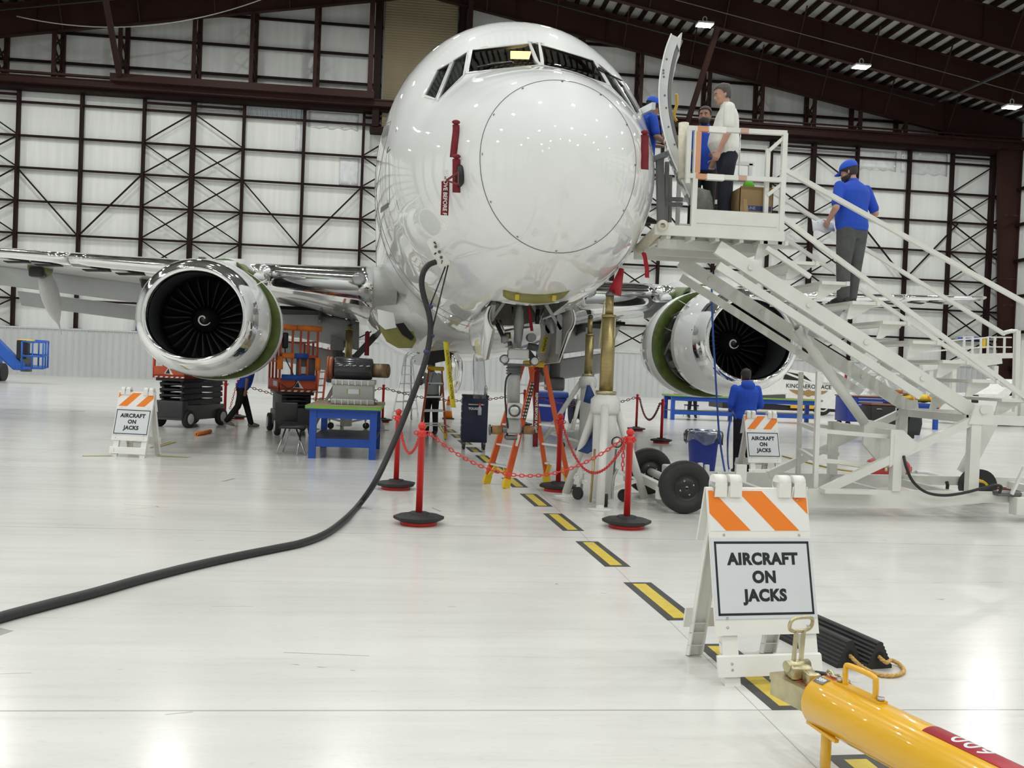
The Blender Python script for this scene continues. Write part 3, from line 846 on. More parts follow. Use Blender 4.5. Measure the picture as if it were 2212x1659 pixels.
# stabilisers and fin
for s in (-1, 1):
    MB().loft([foil((AX+s*.5,35.6,ZK+2.9),3.6,.10),foil((AX+s*7.0,39.6,ZK+3.75),1.4,.09)]).build('stabiliser', WING_UNDER, air)
R = []
for z, y, c in ((0,33.5,5.2),(.8,34.3,4.9),(6.3,38.8,2.2)):
    R.append([V((AX + (p.z-0)*1.0, p.y, ZK+3.9+z)) for p in foil((0,y,0),c,.10)])
MB().loft(R).build('fin', WHITE_PAINT, air)

# ------------------------------------------------------------------ engines
LINER = mat('inlet_liner', (.05,.052,.055), .45)
BLADE = mat('fan_blade_titanium', (.007,.007,.008), .4, spec=.3)
def engine(s):
    ex, ez = AX + s*4.83, 2.285; ey = 15.95          # lip plane
    def er(r, dy, flat=.93, sx=1.03):
        out = []
        for i in range(56):
            a = 2*PI*i/56; c, d = math.cos(a), math.sin(a)
            zz = r*d if d > 0 else r*math.copysign(abs(d)**.92, d)*flat
            out.append(V((ex + r*sx*math.copysign(abs(c)**.96, c), ey + dy, ez + zz)))
        return out
    def rev(prof, **k): return MB().loft([er(r, y, **k) for r, y in prof], (False, False))
    core = MB().lathe([(.80,1.18),(.88,1.22),(.88,2.15),(.7,2.3),(.7,3.9),(.45,4.6),(.40,5.2),(.05,5.9)], (ex,ey,ez), (0,1,0), 32)
    eng = core.build('engine', mat('engine_case', (.05,.052,.05), .45, metal=.4, var=.4, scale=6), air)
    rev([(.745,.20),(.730,.09),(.752,.02),(.785,0),(.835,.012),(.885,.06),(.93,.15),(.972,.29)]).build('inlet_lip', CHROME, eng)
    rev([(.972,.29),(1.02,.5),(1.055,.75),(1.075,1.0),(1.08,1.2),(1.05,1.2),(1.04,.8)]).build('inlet_cowl', WHITE_PAINT, eng)
    rev([(.745,.20),(.765,.5),(.785,.95),(.785,1.2)], flat=.97).build('inlet_liner', LINER, eng)
    MB().loft([er(1.05,1.19),er(.88,1.19)],(False,False)).build('bulkhead', ZINC, eng)
    rv = rev([(.90,2.25),(1.10,2.25),(1.125,2.27),(1.13,2.6),(1.09,3.0),(.96,3.65),(.93,3.65)], sx=1.05); rv.build('reverser_cowl', WHITE_PAINT, eng)
    fr_ = MB().loft([er(1.115,2.12,sx=1.05),er(1.118,2.25,sx=1.05),er(.90,2.245,sx=1.05),er(.90,2.16,sx=1.05),er(1.08,2.12,sx=1.05),er(1.115,2.12,sx=1.05)],(False,False)); fr_.build('reverser_front_frame', ZINC, eng)
    # fan
    fy = ey + .98; fb = MB()
    for k in range(24):
        a0 = 2*PI*k/24; rows = []
        for j in range(7):
            t = j/6; r = .235 + .535*t; tw = .55 + .55*t; a = a0 + .10*math.sin(t*2.2) ; ch = .17 + .10*t
            row = []
            for q in (-1,-.5,0,.5,1):
                da = q*ch*.5*math.sin(tw)/r; dy_ = q*ch*.5*math.cos(tw) + .012*(1-q*q)
                aa = a + s*0 + da; row.append(V((ex + r*math.cos(aa), fy + .10 + dy_, ez + r*math.sin(aa))))
            rows.append(row)
        fb.sheet(rows, .012)
    fb.build('fan_blades', BLADE, eng)
    sp = MB().lathe([(.001,-.20),(.05,-.185),(.12,-.11),(.19,0),(.235,.08),(.24,.26)], (ex,fy,ez), (0,1,0), 32).build('spinner', mat('spinner_black', (.012,.012,.013), .35), eng)
    MB().lathe([(.30,.22),(.77,.24)], (ex,fy,ez), (0,1,0), 32, caps=False).build('fan_disc', BLACK_MATT, eng)
    # white swirl
    pts = []
    for k in range(30):
        t = k/29; a = .3 + t*5.6; r = .03 + .085*t; yy = fy - .20 + .19*(r/.19)**1.25
        pts.append((ex + r*math.cos(a), yy - .012, ez + r*math.sin(a)))
    MB().tube(pts, [.010+.010*math.sin(PI*min(1,k/29*1.05)) for k in range(30)], 6).build('swirl_mark', WHITE_PLASTIC, sp)
    # pipes and boxes on the bare fan case
    rnd = random.Random(3+s); gp = MB()
    for k in range(22):
        a = rnd.uniform(0,2*PI); a2 = a + rnd.uniform(-.5,.5); r = .93+rnd.uniform(0,.09)
        P = [V((ex+r*math.cos(a+(a2-a)*q),ey+1.25+.85*q,ez+.95*r*math.sin(a+(a2-a)*q))) for q in (0,.3,.6,1)]
        gp.tube(bez(P,4), rnd.choice((.012,.018,.03)), 6)
    gp.build('fuel_pipes', mat('pipe_metal', (.30,.30,.27), .35, metal=.8), eng)
    for k in range(9):
        gb = MB(); a = 2*PI*(k+rnd.uniform(0,.7))/9; r = .93
        gb.bbox((ex+r*math.cos(a),ey+rnd.uniform(1.35,2.0),ez+.94*r*math.sin(a)),(.18,.25,.14),.03,Matrix.Rotation(-a,4,'Y')); gb.build('accessory_unit', GREY_DARK, eng)
    # strut fairing over the engine, opened: green rim with bare fittings inside
    cxp = ex - s*.0; py = ey + 3.0; R = []
    pyl = MB().loft([[V((cxp+dx*w,y,zb if k < 2 else zt)) for k,(dx) in enumerate((-1,1,1,-1))] for y,w,zb,zt in ((ey+1.6,.12,3.05,3.32),(ey+2.6,.24,3.1,3.55),(ey+3.8,.26,3.1,3.75),(ey+6.0,.26,3.1,3.8))]).build('engine_strut', GREY_LIGHT, eng)
    rim = [V((cxp + .46*math.cos(a), ey+2.7, 3.22 + .36*math.sin(a))) for a in [PI*i/16 for i in range(17)]]
    MB().loft([[p + V((0,0,0)) for p in rim],[p + V((0,.9,.1)) for p in rim]],(False,False),closed=False).build('strut_fairing', ZINC, eng)
    MB().tube(rim, .025, 6).build('fairing_rim', ZINC, eng)
    mb = MB()
    for k in range(12): 
        a = rnd.uniform(.2,2.9); mb.bar((cxp+.3*math.cos(a),ey+2.75,3.2+.2*math.sin(a)),(cxp+.36*math.cos(a+.5),ey+3.1,3.22+.3*math.sin(a+.3)),.03,.05)
    mb.build('strut_fittings', STEEL, eng)
    MB().bbox((cxp - s*.62, ey+3.35, 3.42),(.45,.6,.34),.14).build('wing_glove', CHROME, eng)
    MB().bbox((ex, ey+.55, ez+1.03),(.12,.2,.02),.01).build('hoist_point', STEEL_DARK, eng)
    vg = MB().prism([(ex-s*.86,ey+.8,ez+.62),(ex-s*.80,ey+1.12,ez+.66),(ex-s*1.02,ey+1.1,ez+.78)],(0,.01,.012)); vg.build('nacelle_strake', WHITE_PAINT, eng)
    MB().bbox((ex-s*.99,ey+.36,ez+.1),(.02,.06,.18),.01).build('anti_ice_outlet', STEEL_DARK, eng)
engine(-1); engine(1)

air.matrix_world = M_AIR @ Matrix.Translation((AX, YN, 0))
# ------------------------------------------------------------------ nose gear, open doors and hatches of the airliner
YG = 12.1
def G(u, v, y=YG): return PY(u, v, y)
gc = G(1112, 720); ng_mats = mat('gear_strut_paint', (.40,.41,.40), .4, var=.08)
def vtube(u0, v0, u1, v1, r, y=YG, m=None, name='strut_tube', par=None, n=16):
    return MB().cyl(G(u0,v0,y), G(u1,v1,y), r, n=n).build(name, m or ng_mats, par)
ng = vtube(1110, 790, 1109, 872, .086, name='nose_gear', par=air)
vtube(1108, 850, 1107, 905, .062, m=STEEL, name='oleo_piston', par=ng)
vtube(1123, 668, 1117, 752, .055, YG+.25, name='drag_brace', par=ng)
MB().lathe([(.02,0),(.05,.1),(.07,.3),(.05,.5),(.02,.6)], G(1119,752,YG+.1), (0,0,1), 12).build('brace_fairing', ng_mats, ng)
MB().bbox(G(1119,765,YG-.12),(.27,.2,.14),.03).build('steering_box', GREY_LIGHT, ng)
MB().bbox(G(1117,788,YG-.02),(.34,.26,.03),.01).build('collar_plate', GREY_DARK, ng)
for v in (795,801,807): MB().lathe([(.10,-.012),(.115,0),(.10,.012)], G(1111,v), n=20).build('strut_ring', GREY_DARK, ng)
for u, v in ((1090,776),(1155,780)):
    c = G(u, v, YG-.16); lt = MB().lathe([(.02,.16),(.055,.14),(.062,.0),(.05,-.015)], c, (0,1,0), 20).build('turnoff_light', STEEL_DARK, ng)
    MB().lathe([(.001,-.03),(.04,-.022),(.055,-.004)], c, (0,1,0), 20).build('light_lens', GREY_LIGHT, lt)
c = G(1111, 887, YG-.14)
tl = MB().bbox(c,(.185,.05,.2),.015).build('taxi_light', GREY_LIGHT, ng)
MB().lathe([(.001,-.05),(.05,-.045),(.072,-.03)], c, (0,1,0), 24).build('light_lens', STEEL, tl)
MB().lathe([(.07,-.03),(.082,-.03),(.082,-.02),(.07,-.02)], c, (0,1,0), 24, caps=False).build('light_rim', STEEL_DARK, tl)
MB().bbox(G(1109,920),(.18,.2,.2),.03).build('axle_fork', ng_mats, ng)
ax_ = MB().cyl(G(1056,928), G(1155,930), .042, n=16).build('axle', STEEL_DARK, ng)
for u in (1058, 1095, 1124): MB().cyl(G(u-2,928.5), G(u+2,928.5), .07, n=18).build('axle_flange', STEEL_DARK, ax_)
WRAP = mat('brown_axle_wrap', (.30,.16,.06), .7, var=.2, scale=30)
for u in (1073, 1141): MB().cyl(G(u-11,928.5), G(u+11,929), .058, n=16).build('axle_wrap', WRAP, ax_)
MB().tube(bez([G(1104,806,YG-.1),G(1094,818,YG-.12),G(1091,850,YG-.12),G(1093,885,YG-.12),G(1097,925,YG-.1)],6), .012, 6).build('brake_hose', BLACK, ng)
MB().bbox(G(1103,945),(.16,.2,.06),.02).build('tow_spool', STEEL_DARK, ng)
# fittings inside the bay
rnd = random.Random(11)
for k, (a, b, r, m) in enumerate([((1096,718,12.3),(1097,732,12.3),.045,BRASS),((1145,730,12.3),(1149,729,11.9),.06,STEEL_DARK),((1102,742,12.2),(1103,752,12.0),.035,STEEL),((1074,700,12.5),(1092,740,12.4),.03,GREY_DARK),
        ((1066,655,11.95),(1062,690,12.2),.035,GREY_LIGHT),((1162,668,12.3),(1160,700,12.3),.03,BLACK),((1175,665,12.6),(1165,700,12.6),.014,STEEL),((1080,690,12.6),(1088,715,12.6),.014,STEEL),((1072,690,12.7),(1082,725,12.7),.012,STEEL),
        ((1190,690,12.5),(1196,720,12.5),.03,GREY_LIGHT),((1225,665,12.2),(1236,690,12.2),.035,GREY_LIGHT),((1140,748,12.2),(1162,752,12.2),.05,GREY_DARK),((1083,733,12.2),(1098,733,12.2),.05,ng_mats),((1107,662,12.8),(1108,690,12.8),.012,STEEL_DARK),((1090,715,12.6),(1150,705,12.6),.014,STEEL)]):
    MB().cyl(PY(*a), PY(*b), r, n=10).build('bay_fitting', m, air)
for k in range(6):
    y = 11.9 + .35*k; xx = 1.19 + math.tan(AIR_YAW)*(16.85-y)
    MB().box((xx-.44,y-.015,2.75),(xx+.44,y+.015,3.1)).build('bay_former', WELL, air)
# nose gear doors, hanging open on each side of the bay
def gdoor(sd):
    rows = []; inner = mat('gear_door_inside', (.36,.34,.33), .45)
    for k in range(9):
        y = 11.62 + 2.3*k/8; xx = 1.29 + math.tan(AIR_YAW)*(16.85-y) + sd*.51; r = []
        zt = 2.42 - .05*k/8; h = (.30 + .36*min(1,k/2.0)) * (1 if k < 7 else 1-.16*(k-6))
        for j in range(7):
            t = j/6; r.append(V((xx + sd*(.17*t - .15*t*t*1.4), y, zt - h*t)))
        rows.append(r)
    a = MB().sheet([[p + V((sd*.02,0,0)) for p in r] for r in rows], .012).build('nose_gear_door', WHITE_PAINT, air)
    MB().sheet([[p - V((sd*.012,0,0)) for p in r] for r in rows], .012).build('door_lining', inner, a)
    for k in (2, 5):
        MB().bar(rows[k][0] - V((sd*.04,0,.02)), rows[k][5] - V((sd*.035,0,0)), .03, .07, (1,0,0)).build('door_rib', GREY_LIGHT, a)
        MB().bar(rows[k][2] - V((sd*.05,0,0)), rows[k][2] + V((-sd*.3,0,.38)), .03, .04).build('door_link', GREY_LIGHT, a)
gdoor(-1); gdoor(1)
# small hatch hanging open ahead of the bay: olive inside
top = [(1087,625),(1092,617),(1100,620),(1125,626),(1160,630),(1200,629),(1236,623)]
bot = [(1087,638),(1093,643),(1100,647),(1125,652),(1156,655),(1190,653),(1216,642)]
yh = 10.98
rows = [[PY(u,v,yh-.03*math.sin(PI*k/6)) for k,(u,v) in enumerate(top)], [PY((a[0]+b[0])/2,(a[1]+b[1])/2,yh-.03) for a,b in zip(top,bot)], [PY(u,v,yh+.05) for u,v in bot]]
h_ = MB().sheet(rows, .02).build('nose_hatch', OLIVE, air)
MB().tube([PY(u,v+1,yh-.03) for u,v in top], .012, 6).build('hatch_rim', WHITE_PAINT, h_)
for u, v in ((1117,642),(1197,644)): MB().bbox(PY(u,v,yh-.06),(.05,.03,.07),.008).build('hatch_latch', YELLOW_TAPE, h_)
MB().bar(PY(1110,622,yh), PY(1112,610,yh+.3), .02, .02).build('hatch_hinge', STEEL, h_); MB().bar(PY(1205,625,yh), PY(1206,610,yh+.3), .02, .02).build('hatch_hinge', STEEL, h_)

# forward cabin door, swung out beside the fuselage
edge = [(1459,78),(1447,110),(1438,150),(1433,190),(1434,232),(1440,270),(1450,310),(1465,350),(1484,392),(1497,420)]
yf, yr = 11.2, 11.8
ctr = [PY(u,v,yf) for u,v in edge]
def slab(off0, off1, y0, y1, pts):
    R = []
    for i, p in enumerate(pts):
        t = (pts[min(i+1,len(pts)-1)] - pts[max(i-1,0)]).normalized(); n = V((t.z,0,-t.x))
        if n.x < 0: n = -n
        R.append([V((q.x + (y-yf)*.30,y,q.z)) for q, y in ((p+n*off0,y0),(p+n*off1,y0),(p+n*off1,y1),(p+n*off0,y1))])
    return MB().loft(R, smooth=False)
DOOR_EDGE = mat('door_edge_paint', (.56,.57,.57), .35)
dr = slab(-.045,.055,yf,yr,bez(ctr,4)).build('entry_door', DOOR_EDGE, air)
slab(-.062,-.045,yf-.03,yr+.03,bez(ctr,4)).build('door_skin', WHITE_PAINT, dr)
slab(.055,.072,yf+.06,yr-.05,bez(ctr[1:],4)).build('door_lining', GREY_PAINT, dr)
slab(.06,.10,yf+.02,yf+.07,bez(ctr,4)).build('door_seal', STEEL_DARK, dr)
MB().prism([PY(1463,95,yf),PY(1470,72,yf),PY(1474,70,yf),PY(1468,110,yf)],(0,.3,0)).build('door_gate', GREY_LIGHT, dr)
for u, v in ((1437,128),(1430,152),(1430,158),(1431,166),(1433,206),(1436,233),(1441,274),(1454,312)):
    MB().lathe([(.001,-.012),(.011,-.01),(.011,0)], PY(u+3,v,yf), (0,1,0), 10).build('door_stop_bolt', STEEL_DARK, dr)
MB().bar(PY(1386,242,12.2), PY(1412,229,11.6), .05, .09).build('door_hinge_arm', WHITE_PAINT, dr)
MB().bar(PY(1405,347,12.1), PY(1440,333,11.62), .04, .07).build('door_hinge_arm', GREY_PAINT, dr)
STRAP = mat('gold_strap', (.55,.36,.06), .4, metal=.5)
tag(MB().tube(bez([PY(1461,203,11.9),PY(1462,225,11.9),PY(1456,250,11.9),PY(1462,262,11.9)],5), .022, 8).build('door_strap', STRAP), 'gold strap hanging beside the open cabin door', 'strap')
# external power receptacle panel hanging at the nose, with its contacts
P = [PY(u,v,11.05) for u,v in ((922,523),(927,515),(943,512),(951,519),(972,566),(971,573),(956,581),(948,577),(943,568))]
pp = MB().prism(P,(0,.015,0)).build('power_panel', WHITE_PLASTIC, air)
for u, v, r in ((941,533,.018),(949,544,.018),(953,556,.018),(938,524,.009),(941,526,.009),(941,547,.009),(939,549,.007),(955,564,.009),(954,568,.007)):
    MB().lathe([(r,0),(r,-.012)], PY(u,v,11.05), (0,1,0), 12).build('contact', GREY_DARK if r > .01 else BLACK, pp)
# open belly panels aft of the nose: olive inside, one hanging grey sheet
fl1 = [(818,690),(840,700),(868,712),(893,716),(900,735),(890,752),(860,752),(835,738),(822,715)]
MB().prism([PY(u,v,17.4) for u,v in fl1],(0,.03,0)).build('belly_hatch', OLIVE, air)
MB().prism([PY(u,v,17.38) for u,v in ((815,668),(850,676),(856,708),(832,712),(818,700))],(0,.03,0)).build('belly_panel', WHITE_PAINT, air)
MB().prism([PY(u,v,17.36) for u,v in ((854,700),(872,697),(895,728),(888,735),(868,722))],(0,.03,0)).build('belly_opening', BLACK_MATT, air)
pn = MB().prism([PY(u,v,16.2) for u,v in ((936,716),(917,728),(906,740),(892,786),(905,790),(915,786),(924,746))],(0,.012,0)).build('belly_panel', GREY_LIGHT, air)
for u, v in ((902,762),(905,763),(896,780)): MB().lathe([(.012,0),(.012,-.01)], PY(u,v,16.2),(0,1,0),8).build('panel_latch', GREY_DARK, pn)
MB().prism([PY(u,v,16.6) for u,v in ((905,762),(960,755),(990,768),(978,776),(915,790))],(0,.5,0)).build('belly_opening', BLACK_MATT, air)
# chrome ram-air duct lip and hose bag behind the nose bay
MB().tube(bez([PY(982,765,15.5),PY(987,790,15.5),PY(985,815,15.5),PY(980,848,15.5)],6), [.05,.06,.075,.09,.1,.1,.1,.1,.1,.1,.1,.1,.1,.1,.1,.09,.08,.06,.04], 12).build('air_duct', CHROME, air)
# probes on the lower nose skin
p, k = hit(830, 440)
# landing light bulge at the wing root and red wing-root lines are part of the wing
# ------------------------------------------------------------------ barricade signs
def barricade(name, label, loc, rz, slope):
    """A-frame sign, 0.61 m wide, front towards -y"""
    t = thing(name, label, 'sign', group='folding barricade signs')
    W, HT = .61, 1.03
    def fp(x, z, o=0.0):                       # point on the leaning front board
        k = z/HT; return V((x, -.27*(1-k) - o*.967, z - o*.25))
    def bp(x, z, o=0.0):
        k = z/HT; return V((x, .27*(1-k) + o*.967, z - o*.25))
    def slabp(f, x0, x1, z0, z1, o0, o1):
        return MB().hexa([f(x0,z0,o1),f(x1,z0,o1),f(x1,z0,o0),f(x0,z0,o0),f(x0,z1,o1),f(x1,z1,o1),f(x1,z1,o0),f(x0,z1,o0)])
    for nm, f in (('front_leg', fp), ('rear_leg', bp)):
        for x in (-.22, .25):
            mb = slabp(f, x-.045, x+.045, 0, HT, -.012, 0)
            for xx in (x-.045, x+.037): mb.add(slabp(f, xx, xx+.008, 0, HT, -.05, -.01).mesh('q', [WHITE_PLASTIC]))
            for zz in (.06, .14, .2): mb.add(slabp(f, x-.045, x+.045, zz, zz+.006, -.045, -.01).mesh('q', [WHITE_PLASTIC]))
            mb.build(nm, WHITE_PLASTIC, t)
    slabp(fp, -W/2, W/2, .26, HT, 0, .016).build('front_board', WHITE_PLASTIC, t)
    slabp(bp, -W/2, W/2, .72, HT, 0, .016).build('rear_board', WHITE_PLASTIC, t)
    slabp(fp, -W/2, W/2, .055, .155, 0, .02).build('front_crossbar', WHITE_PLASTIC, t)
    slabp(bp, -W/2, W/2, .18, .30, 0, .02).build('rear_crossbar', WHITE_PLASTIC, t)
    sg = slabp(fp, -.302, .302, .345, .765, .016, .021).build('sign_plate', SIGN_WHITE, t)
    bo = MB(); b = .012
    for x0, x1, z0, z1 in ((-.285,.285,.735,.735+b),(-.285,.285,.363,.363+b),(-.285,-.285+b,.363,.747),(.285-b,.285,.363,.747)):
        bo.add(slabp(fp, x0, x1, z0, z1, .021, .0222).mesh('q', [INK]))
    bo.build('border', INK, sg)
    nx = V((1,0,0)); ny = (fp(0,1)-fp(0,0)).normalized()
    for k, tx in enumerate(('AIRCRAFT','ON','JACKS')):
        me = text_mesh(tx, .086, .0044, 1.08)
        mb = MB().add(me, frame(fp(0,.652-.095*k,.0215), nx, ny)); mb.build('lettering', INK, sg); bpy.data.meshes.remove(me)
    # reflective stripe sheet with slanting orange bars
    st = slabp(fp, -.30, .30, .80, 1.02, .016, .018).build('stripe_sheet', mat('white_reflective_sheet', (.80,.80,.78), .35, var=.02), t)
    sm = MB(); zb, zt = .803, 1.017; sh = (zt-zb)*1.0*slope; wd = .148
    for k in range(-3, 4):
        xb = k*.296 + (.09 if slope < 0 else .02); q = [(xb, zb), (xb+wd, zb), (xb+wd+sh, zt), (xb+sh, zt)]
        # clip to the sheet in x
        def clip(poly, xl, keep):
            out = []
            for i in range(len(poly)):
                a, c = poly[i], poly[(i+1)%len(poly)]
                ia, ic = keep(a[0]), keep(c[0])
                if ia: out.append(a)
                if ia != ic:
                    u = (xl-a[0])/(c[0]-a[0]); out.append((xl, a[1]+(c[1]-a[1])*u))
            return out
        q = clip(q, -.298, lambda x: x >= -.298)
        if len(q) > 2: q = clip(q, .298, lambda x: x <= .298)
        if len(q) > 2:
            n = (fp(0,.9,.02)-fp(0,.9,.0)).normalized()*.0008
            sm.prism([fp(x,z,.0182) for x,z in q], n)
    sm.build('orange_stripes', ORANGE_TAPE, st)
    for x in (-.23, -.14, .16, .25):
        hb = MB(); hb.cyl((x-.035,0,HT+.03),(x+.035,0,HT+.03),.042,n=14)
        hb.box((x-.035,-.045,HT-.05),(x+.035,.045,HT+.03)); hb.build('hinge', WHITE_PLASTIC, t)
    for x, z, o in ((-.235,.99,.0185),(.24,.97,.0185),(-.22,.778,.016),(.235,.778,.016),(-.235,.35,.0215),(.24,.35,.0215),(-.235,.30,.016),(.24,.30,.016),(-.225,.12,.02),(-.225,.09,.02)):
        MB().lathe([(.001,.006),(.006,.004),(.008,0)], fp(x,z,o), fp(0,0,1)-fp(0,0,0), 10).build('bolt', STEEL, t)
    t.location = loc; t.rotation_euler = (0,0,rz); return t
barricade('barricade_sign', 'large white AIRCRAFT ON JACKS sign nearest the camera, stripes sloping down right', (1.955,5.04,0), math.radians(6), -1)
q = PZ(293,984); barricade('barricade_sign', 'white AIRCRAFT ON JACKS sign on open floor below the left engine', (q.x,q.y,0), math.radians(-13), 1)
q = PZ(1640,1030); barricade('barricade_sign', 'white AIRCRAFT ON JACKS sign standing beside the blue trash can', (q.x-.03,q.y,0), math.radians(9), 1)

# ------------------------------------------------------------------ red posts and chain
def make_post():
    t = thing('stanchion_post', 'red plastic stanchion', 'stanchion')
    MB().lathe([(.19,0),(.19,.03),(.18,.045)], n=32).build('ring', RED, t)
    b = MB().lathe([(.24,.045),(.262,.06),(.262,.085),(.19,.10),(.11,.108),(.10,.125),(.04,.125)], n=8); b.sm = [False]*len(b.sm); b.build('base', RUBBER, t)
    MB().lathe([(.035,.11),(.035,.90),(.05,.905),(.05,.925),(.042,.93),(.05,.945),(.05,.965),(.030,.975),(.022,.985)], n=20).build('post', RED, t)
    MB().sph((0,0,1.015),.042,16,10).build('cap', RED, t)
    for a in (0, PI/2, PI, 3*PI/2):
        c = V((.06*math.cos(a),.06*math.sin(a),.945)); MB().tube([c + V((.02*math.cos(b)*math.cos(a),.02*math.cos(b)*math.sin(a),.02*math.sin(b))) for b in [PI*2*i/8 for i in range(8)]], .006, 5, closed=True).build('hook', RED, t)
    return t
post0 = make_post(); POSTS = {}
plist = [('A',904,1132,'red stanchion nearest the camera, at the near left corner of the chained area'),('B',855,1056,'red stanchion just behind the near left one, beside the blue workbench'),
         ('C',1353,1139,'red stanchion in front of the nose jack, with a loose chain end'),('D',1205,1060,'red stanchion between the orange ladder and the nose jack'),
         ('E',1374,931,'red stanchion far back, left of the long blue tables, farther of two'),('F',1428,957,'red stanchion by the long blue tables, nearer of two'),
         ('G',826,912,'red stanchion beside the aluminium step ladder'),('H',485,908,'red stanchion beneath the left engine, left one of two standing together'),('I',512,905,'red stanchion beneath the left engine, right one of two standing together'),('J',1131,921,'red stanchion far back, seen through the orange ladder')]
for k, (n, u, v, lab) in enumerate(plist):
    q = PZ(u, v); l = (q.x, q.y, 0); a = .3*k
    if k == 0: post0.location = l; post0['label'] = lab; post0['group'] = 'red stanchions round the airliner'; POSTS[n] = post0
    else: POSTS[n] = dup(post0, l, a, lab, 'red stanchions round the airliner')
def hookp(n, d): return V(POSTS[n].location) + V((0,0,.945)) + V(d).normalized()*.075
CHAIN_D = mat('dark_red_chain', (.20,.03,.025), .45)
def chain(path, label, m=RED, pitch=.044, r=.0058, seg=8):
    """linked rings along a path, alternate rings turned a quarter"""
    L = [0]
    for a, b in zip(path, path[1:]): L.append(L[-1] + (b-a).length)
    n = max(2, int(L[-1]/pitch)); mb = MB()
    for k in range(n):
        d = (k+.5)/n*L[-1]; i = max(j for j in range(len(L)-1) if L[j] <= d); q = (d-L[i])/max(1e-6, L[i+1]-L[i])
        c = path[i].lerp(path[i+1], q); tdir = (path[i+1]-path[i]).normalized()
        e = tdir.cross(V((0,0,1)))
        if e.length < .05: e = V((1,0,0))
        e.normalize(); e2 = tdir.cross(e)
        w = e if k % 2 else e2
        hl, hw = pitch*.62, pitch*.36
        pts = []
        for j in range(seg):
            a = 2*PI*j/seg; ca, sa = math.cos(a), math.sin(a)
            pts.append(c + tdir*(hl*math.copysign(abs(ca)**.7, ca)) + w*(hw*math.copysign(abs(sa)**.7, sa)))
        mb.tube(pts, r, 4, closed=True)
    return tag(mb.build('plastic_chain', m), label, 'chain', 'chains between the red stanchions')
dAB = POSTS['A'].location - POSTS['B'].location; dAC = POSTS['C'].location - POSTS['A'].location; dDC = POSTS['C'].location - POSTS['D'].location
chain(catenary(hookp('B',dAB), hookp('A',-dAB), .33), 'short red chain slung between the two left stanchions')
chain(catenary(hookp('A',dAC), hookp('C',-dAC), .42, 40), 'long red chain sagging across in front of the orange ladder')
chain(catenary(hookp('D',dDC), hookp('C',-dDC), .52, 30), 'deeply sagging red chain in front of the nose jack')
q = hookp('C',(-1,-.3,0)); chain([q + V((0,0,-.02-.04*i)) for i in range(9)], 'loose red chain end dangling from the front right stanchion')
chain(catenary(hookp('E',(1,-1,0)), hookp('F',(-1,1,0)), .5, 24), 'dark chain sagging between two far stanchions', CHAIN_D, .07, .010, 6)
q = hookp('F',(1,.5,0)); 
chain(catenary(hookp('G',(1,-.3,0)), hookp('J',(-1,.2,0)), .28, 24), 'thin chain running behind the aluminium ladder', CHAIN_D, .08, .010, 6)
chain(catenary(hookp('I',(1,0,0)), hookp('G',(-1,0,0)), .35, 24), 'thin chain behind the orange scissor lift', CHAIN_D, .08, .010, 6)
chain(catenary(hookp('J',(1,0,0)), hookp('E',(-1,0,0)), .3, 24), 'thin chain far behind the white jacks', CHAIN_D, .08, .010, 6)
q = hookp('I',(-.3,-1,0)); chain([q + V((-.02*i,0,-.085*i)) for i in range(9)], 'loose red chain hanging beside the paired stanchions', RED, .06, .008, 6)

# ------------------------------------------------------------------ ground power cable
pc = thing('power_cable', 'thick black ground power cable hanging from the nose and trailing over the floor', 'cable', PZ(775,1092))
pts = [PY(941,566,11.02),PY(925,573,10.98),PY(914,590,10.96),PY(911,615,10.95),PY(917,645,10.95),PY(926,675,10.93),PY(930,705,10.92),PY(927,740,10.9),PY(917,785,10.86),PY(898,838,10.8),PY(868,915,10.72),PY(838,985,10.6),PY(808,1045,10.48)]
fl_ = [(776,1090),(745,1122),(705,1152),(655,1172),(600,1184),(520,1200),(420,1222),(310,1250),(200,1281),(100,1307),(0,1334),(-120,1372),(-260,1420)]
pts += [PZ(u,v,.034) for u,v in fl_]
MB().tube(bez(pts,6), .034, 10).build('cable', mat('cable_jacket', (.016,.017,.018), .5, var=.2, scale=30, bump=.2), pc)
for a, b in (((962,576,11.03),(928,664,10.95)),((968,573,11.03),(930,727,10.92))):
    MB().cyl(PY(*a), PY(*b), .009, n=8).build('support_strap', BLACK, pc)
TIE = mat('purple_tie', (.04,.04,.12), .6)
for u, v, y in ((928,662,10.95),(931,725,10.92),(922,760,10.88)):
    MB().lathe([(.038,-.02),(.042,0),(.038,.02)], PY(u,v,y), PY(u-3,v+14,y)-PY(u,v,y), 12).build('tie', TIE, pc)

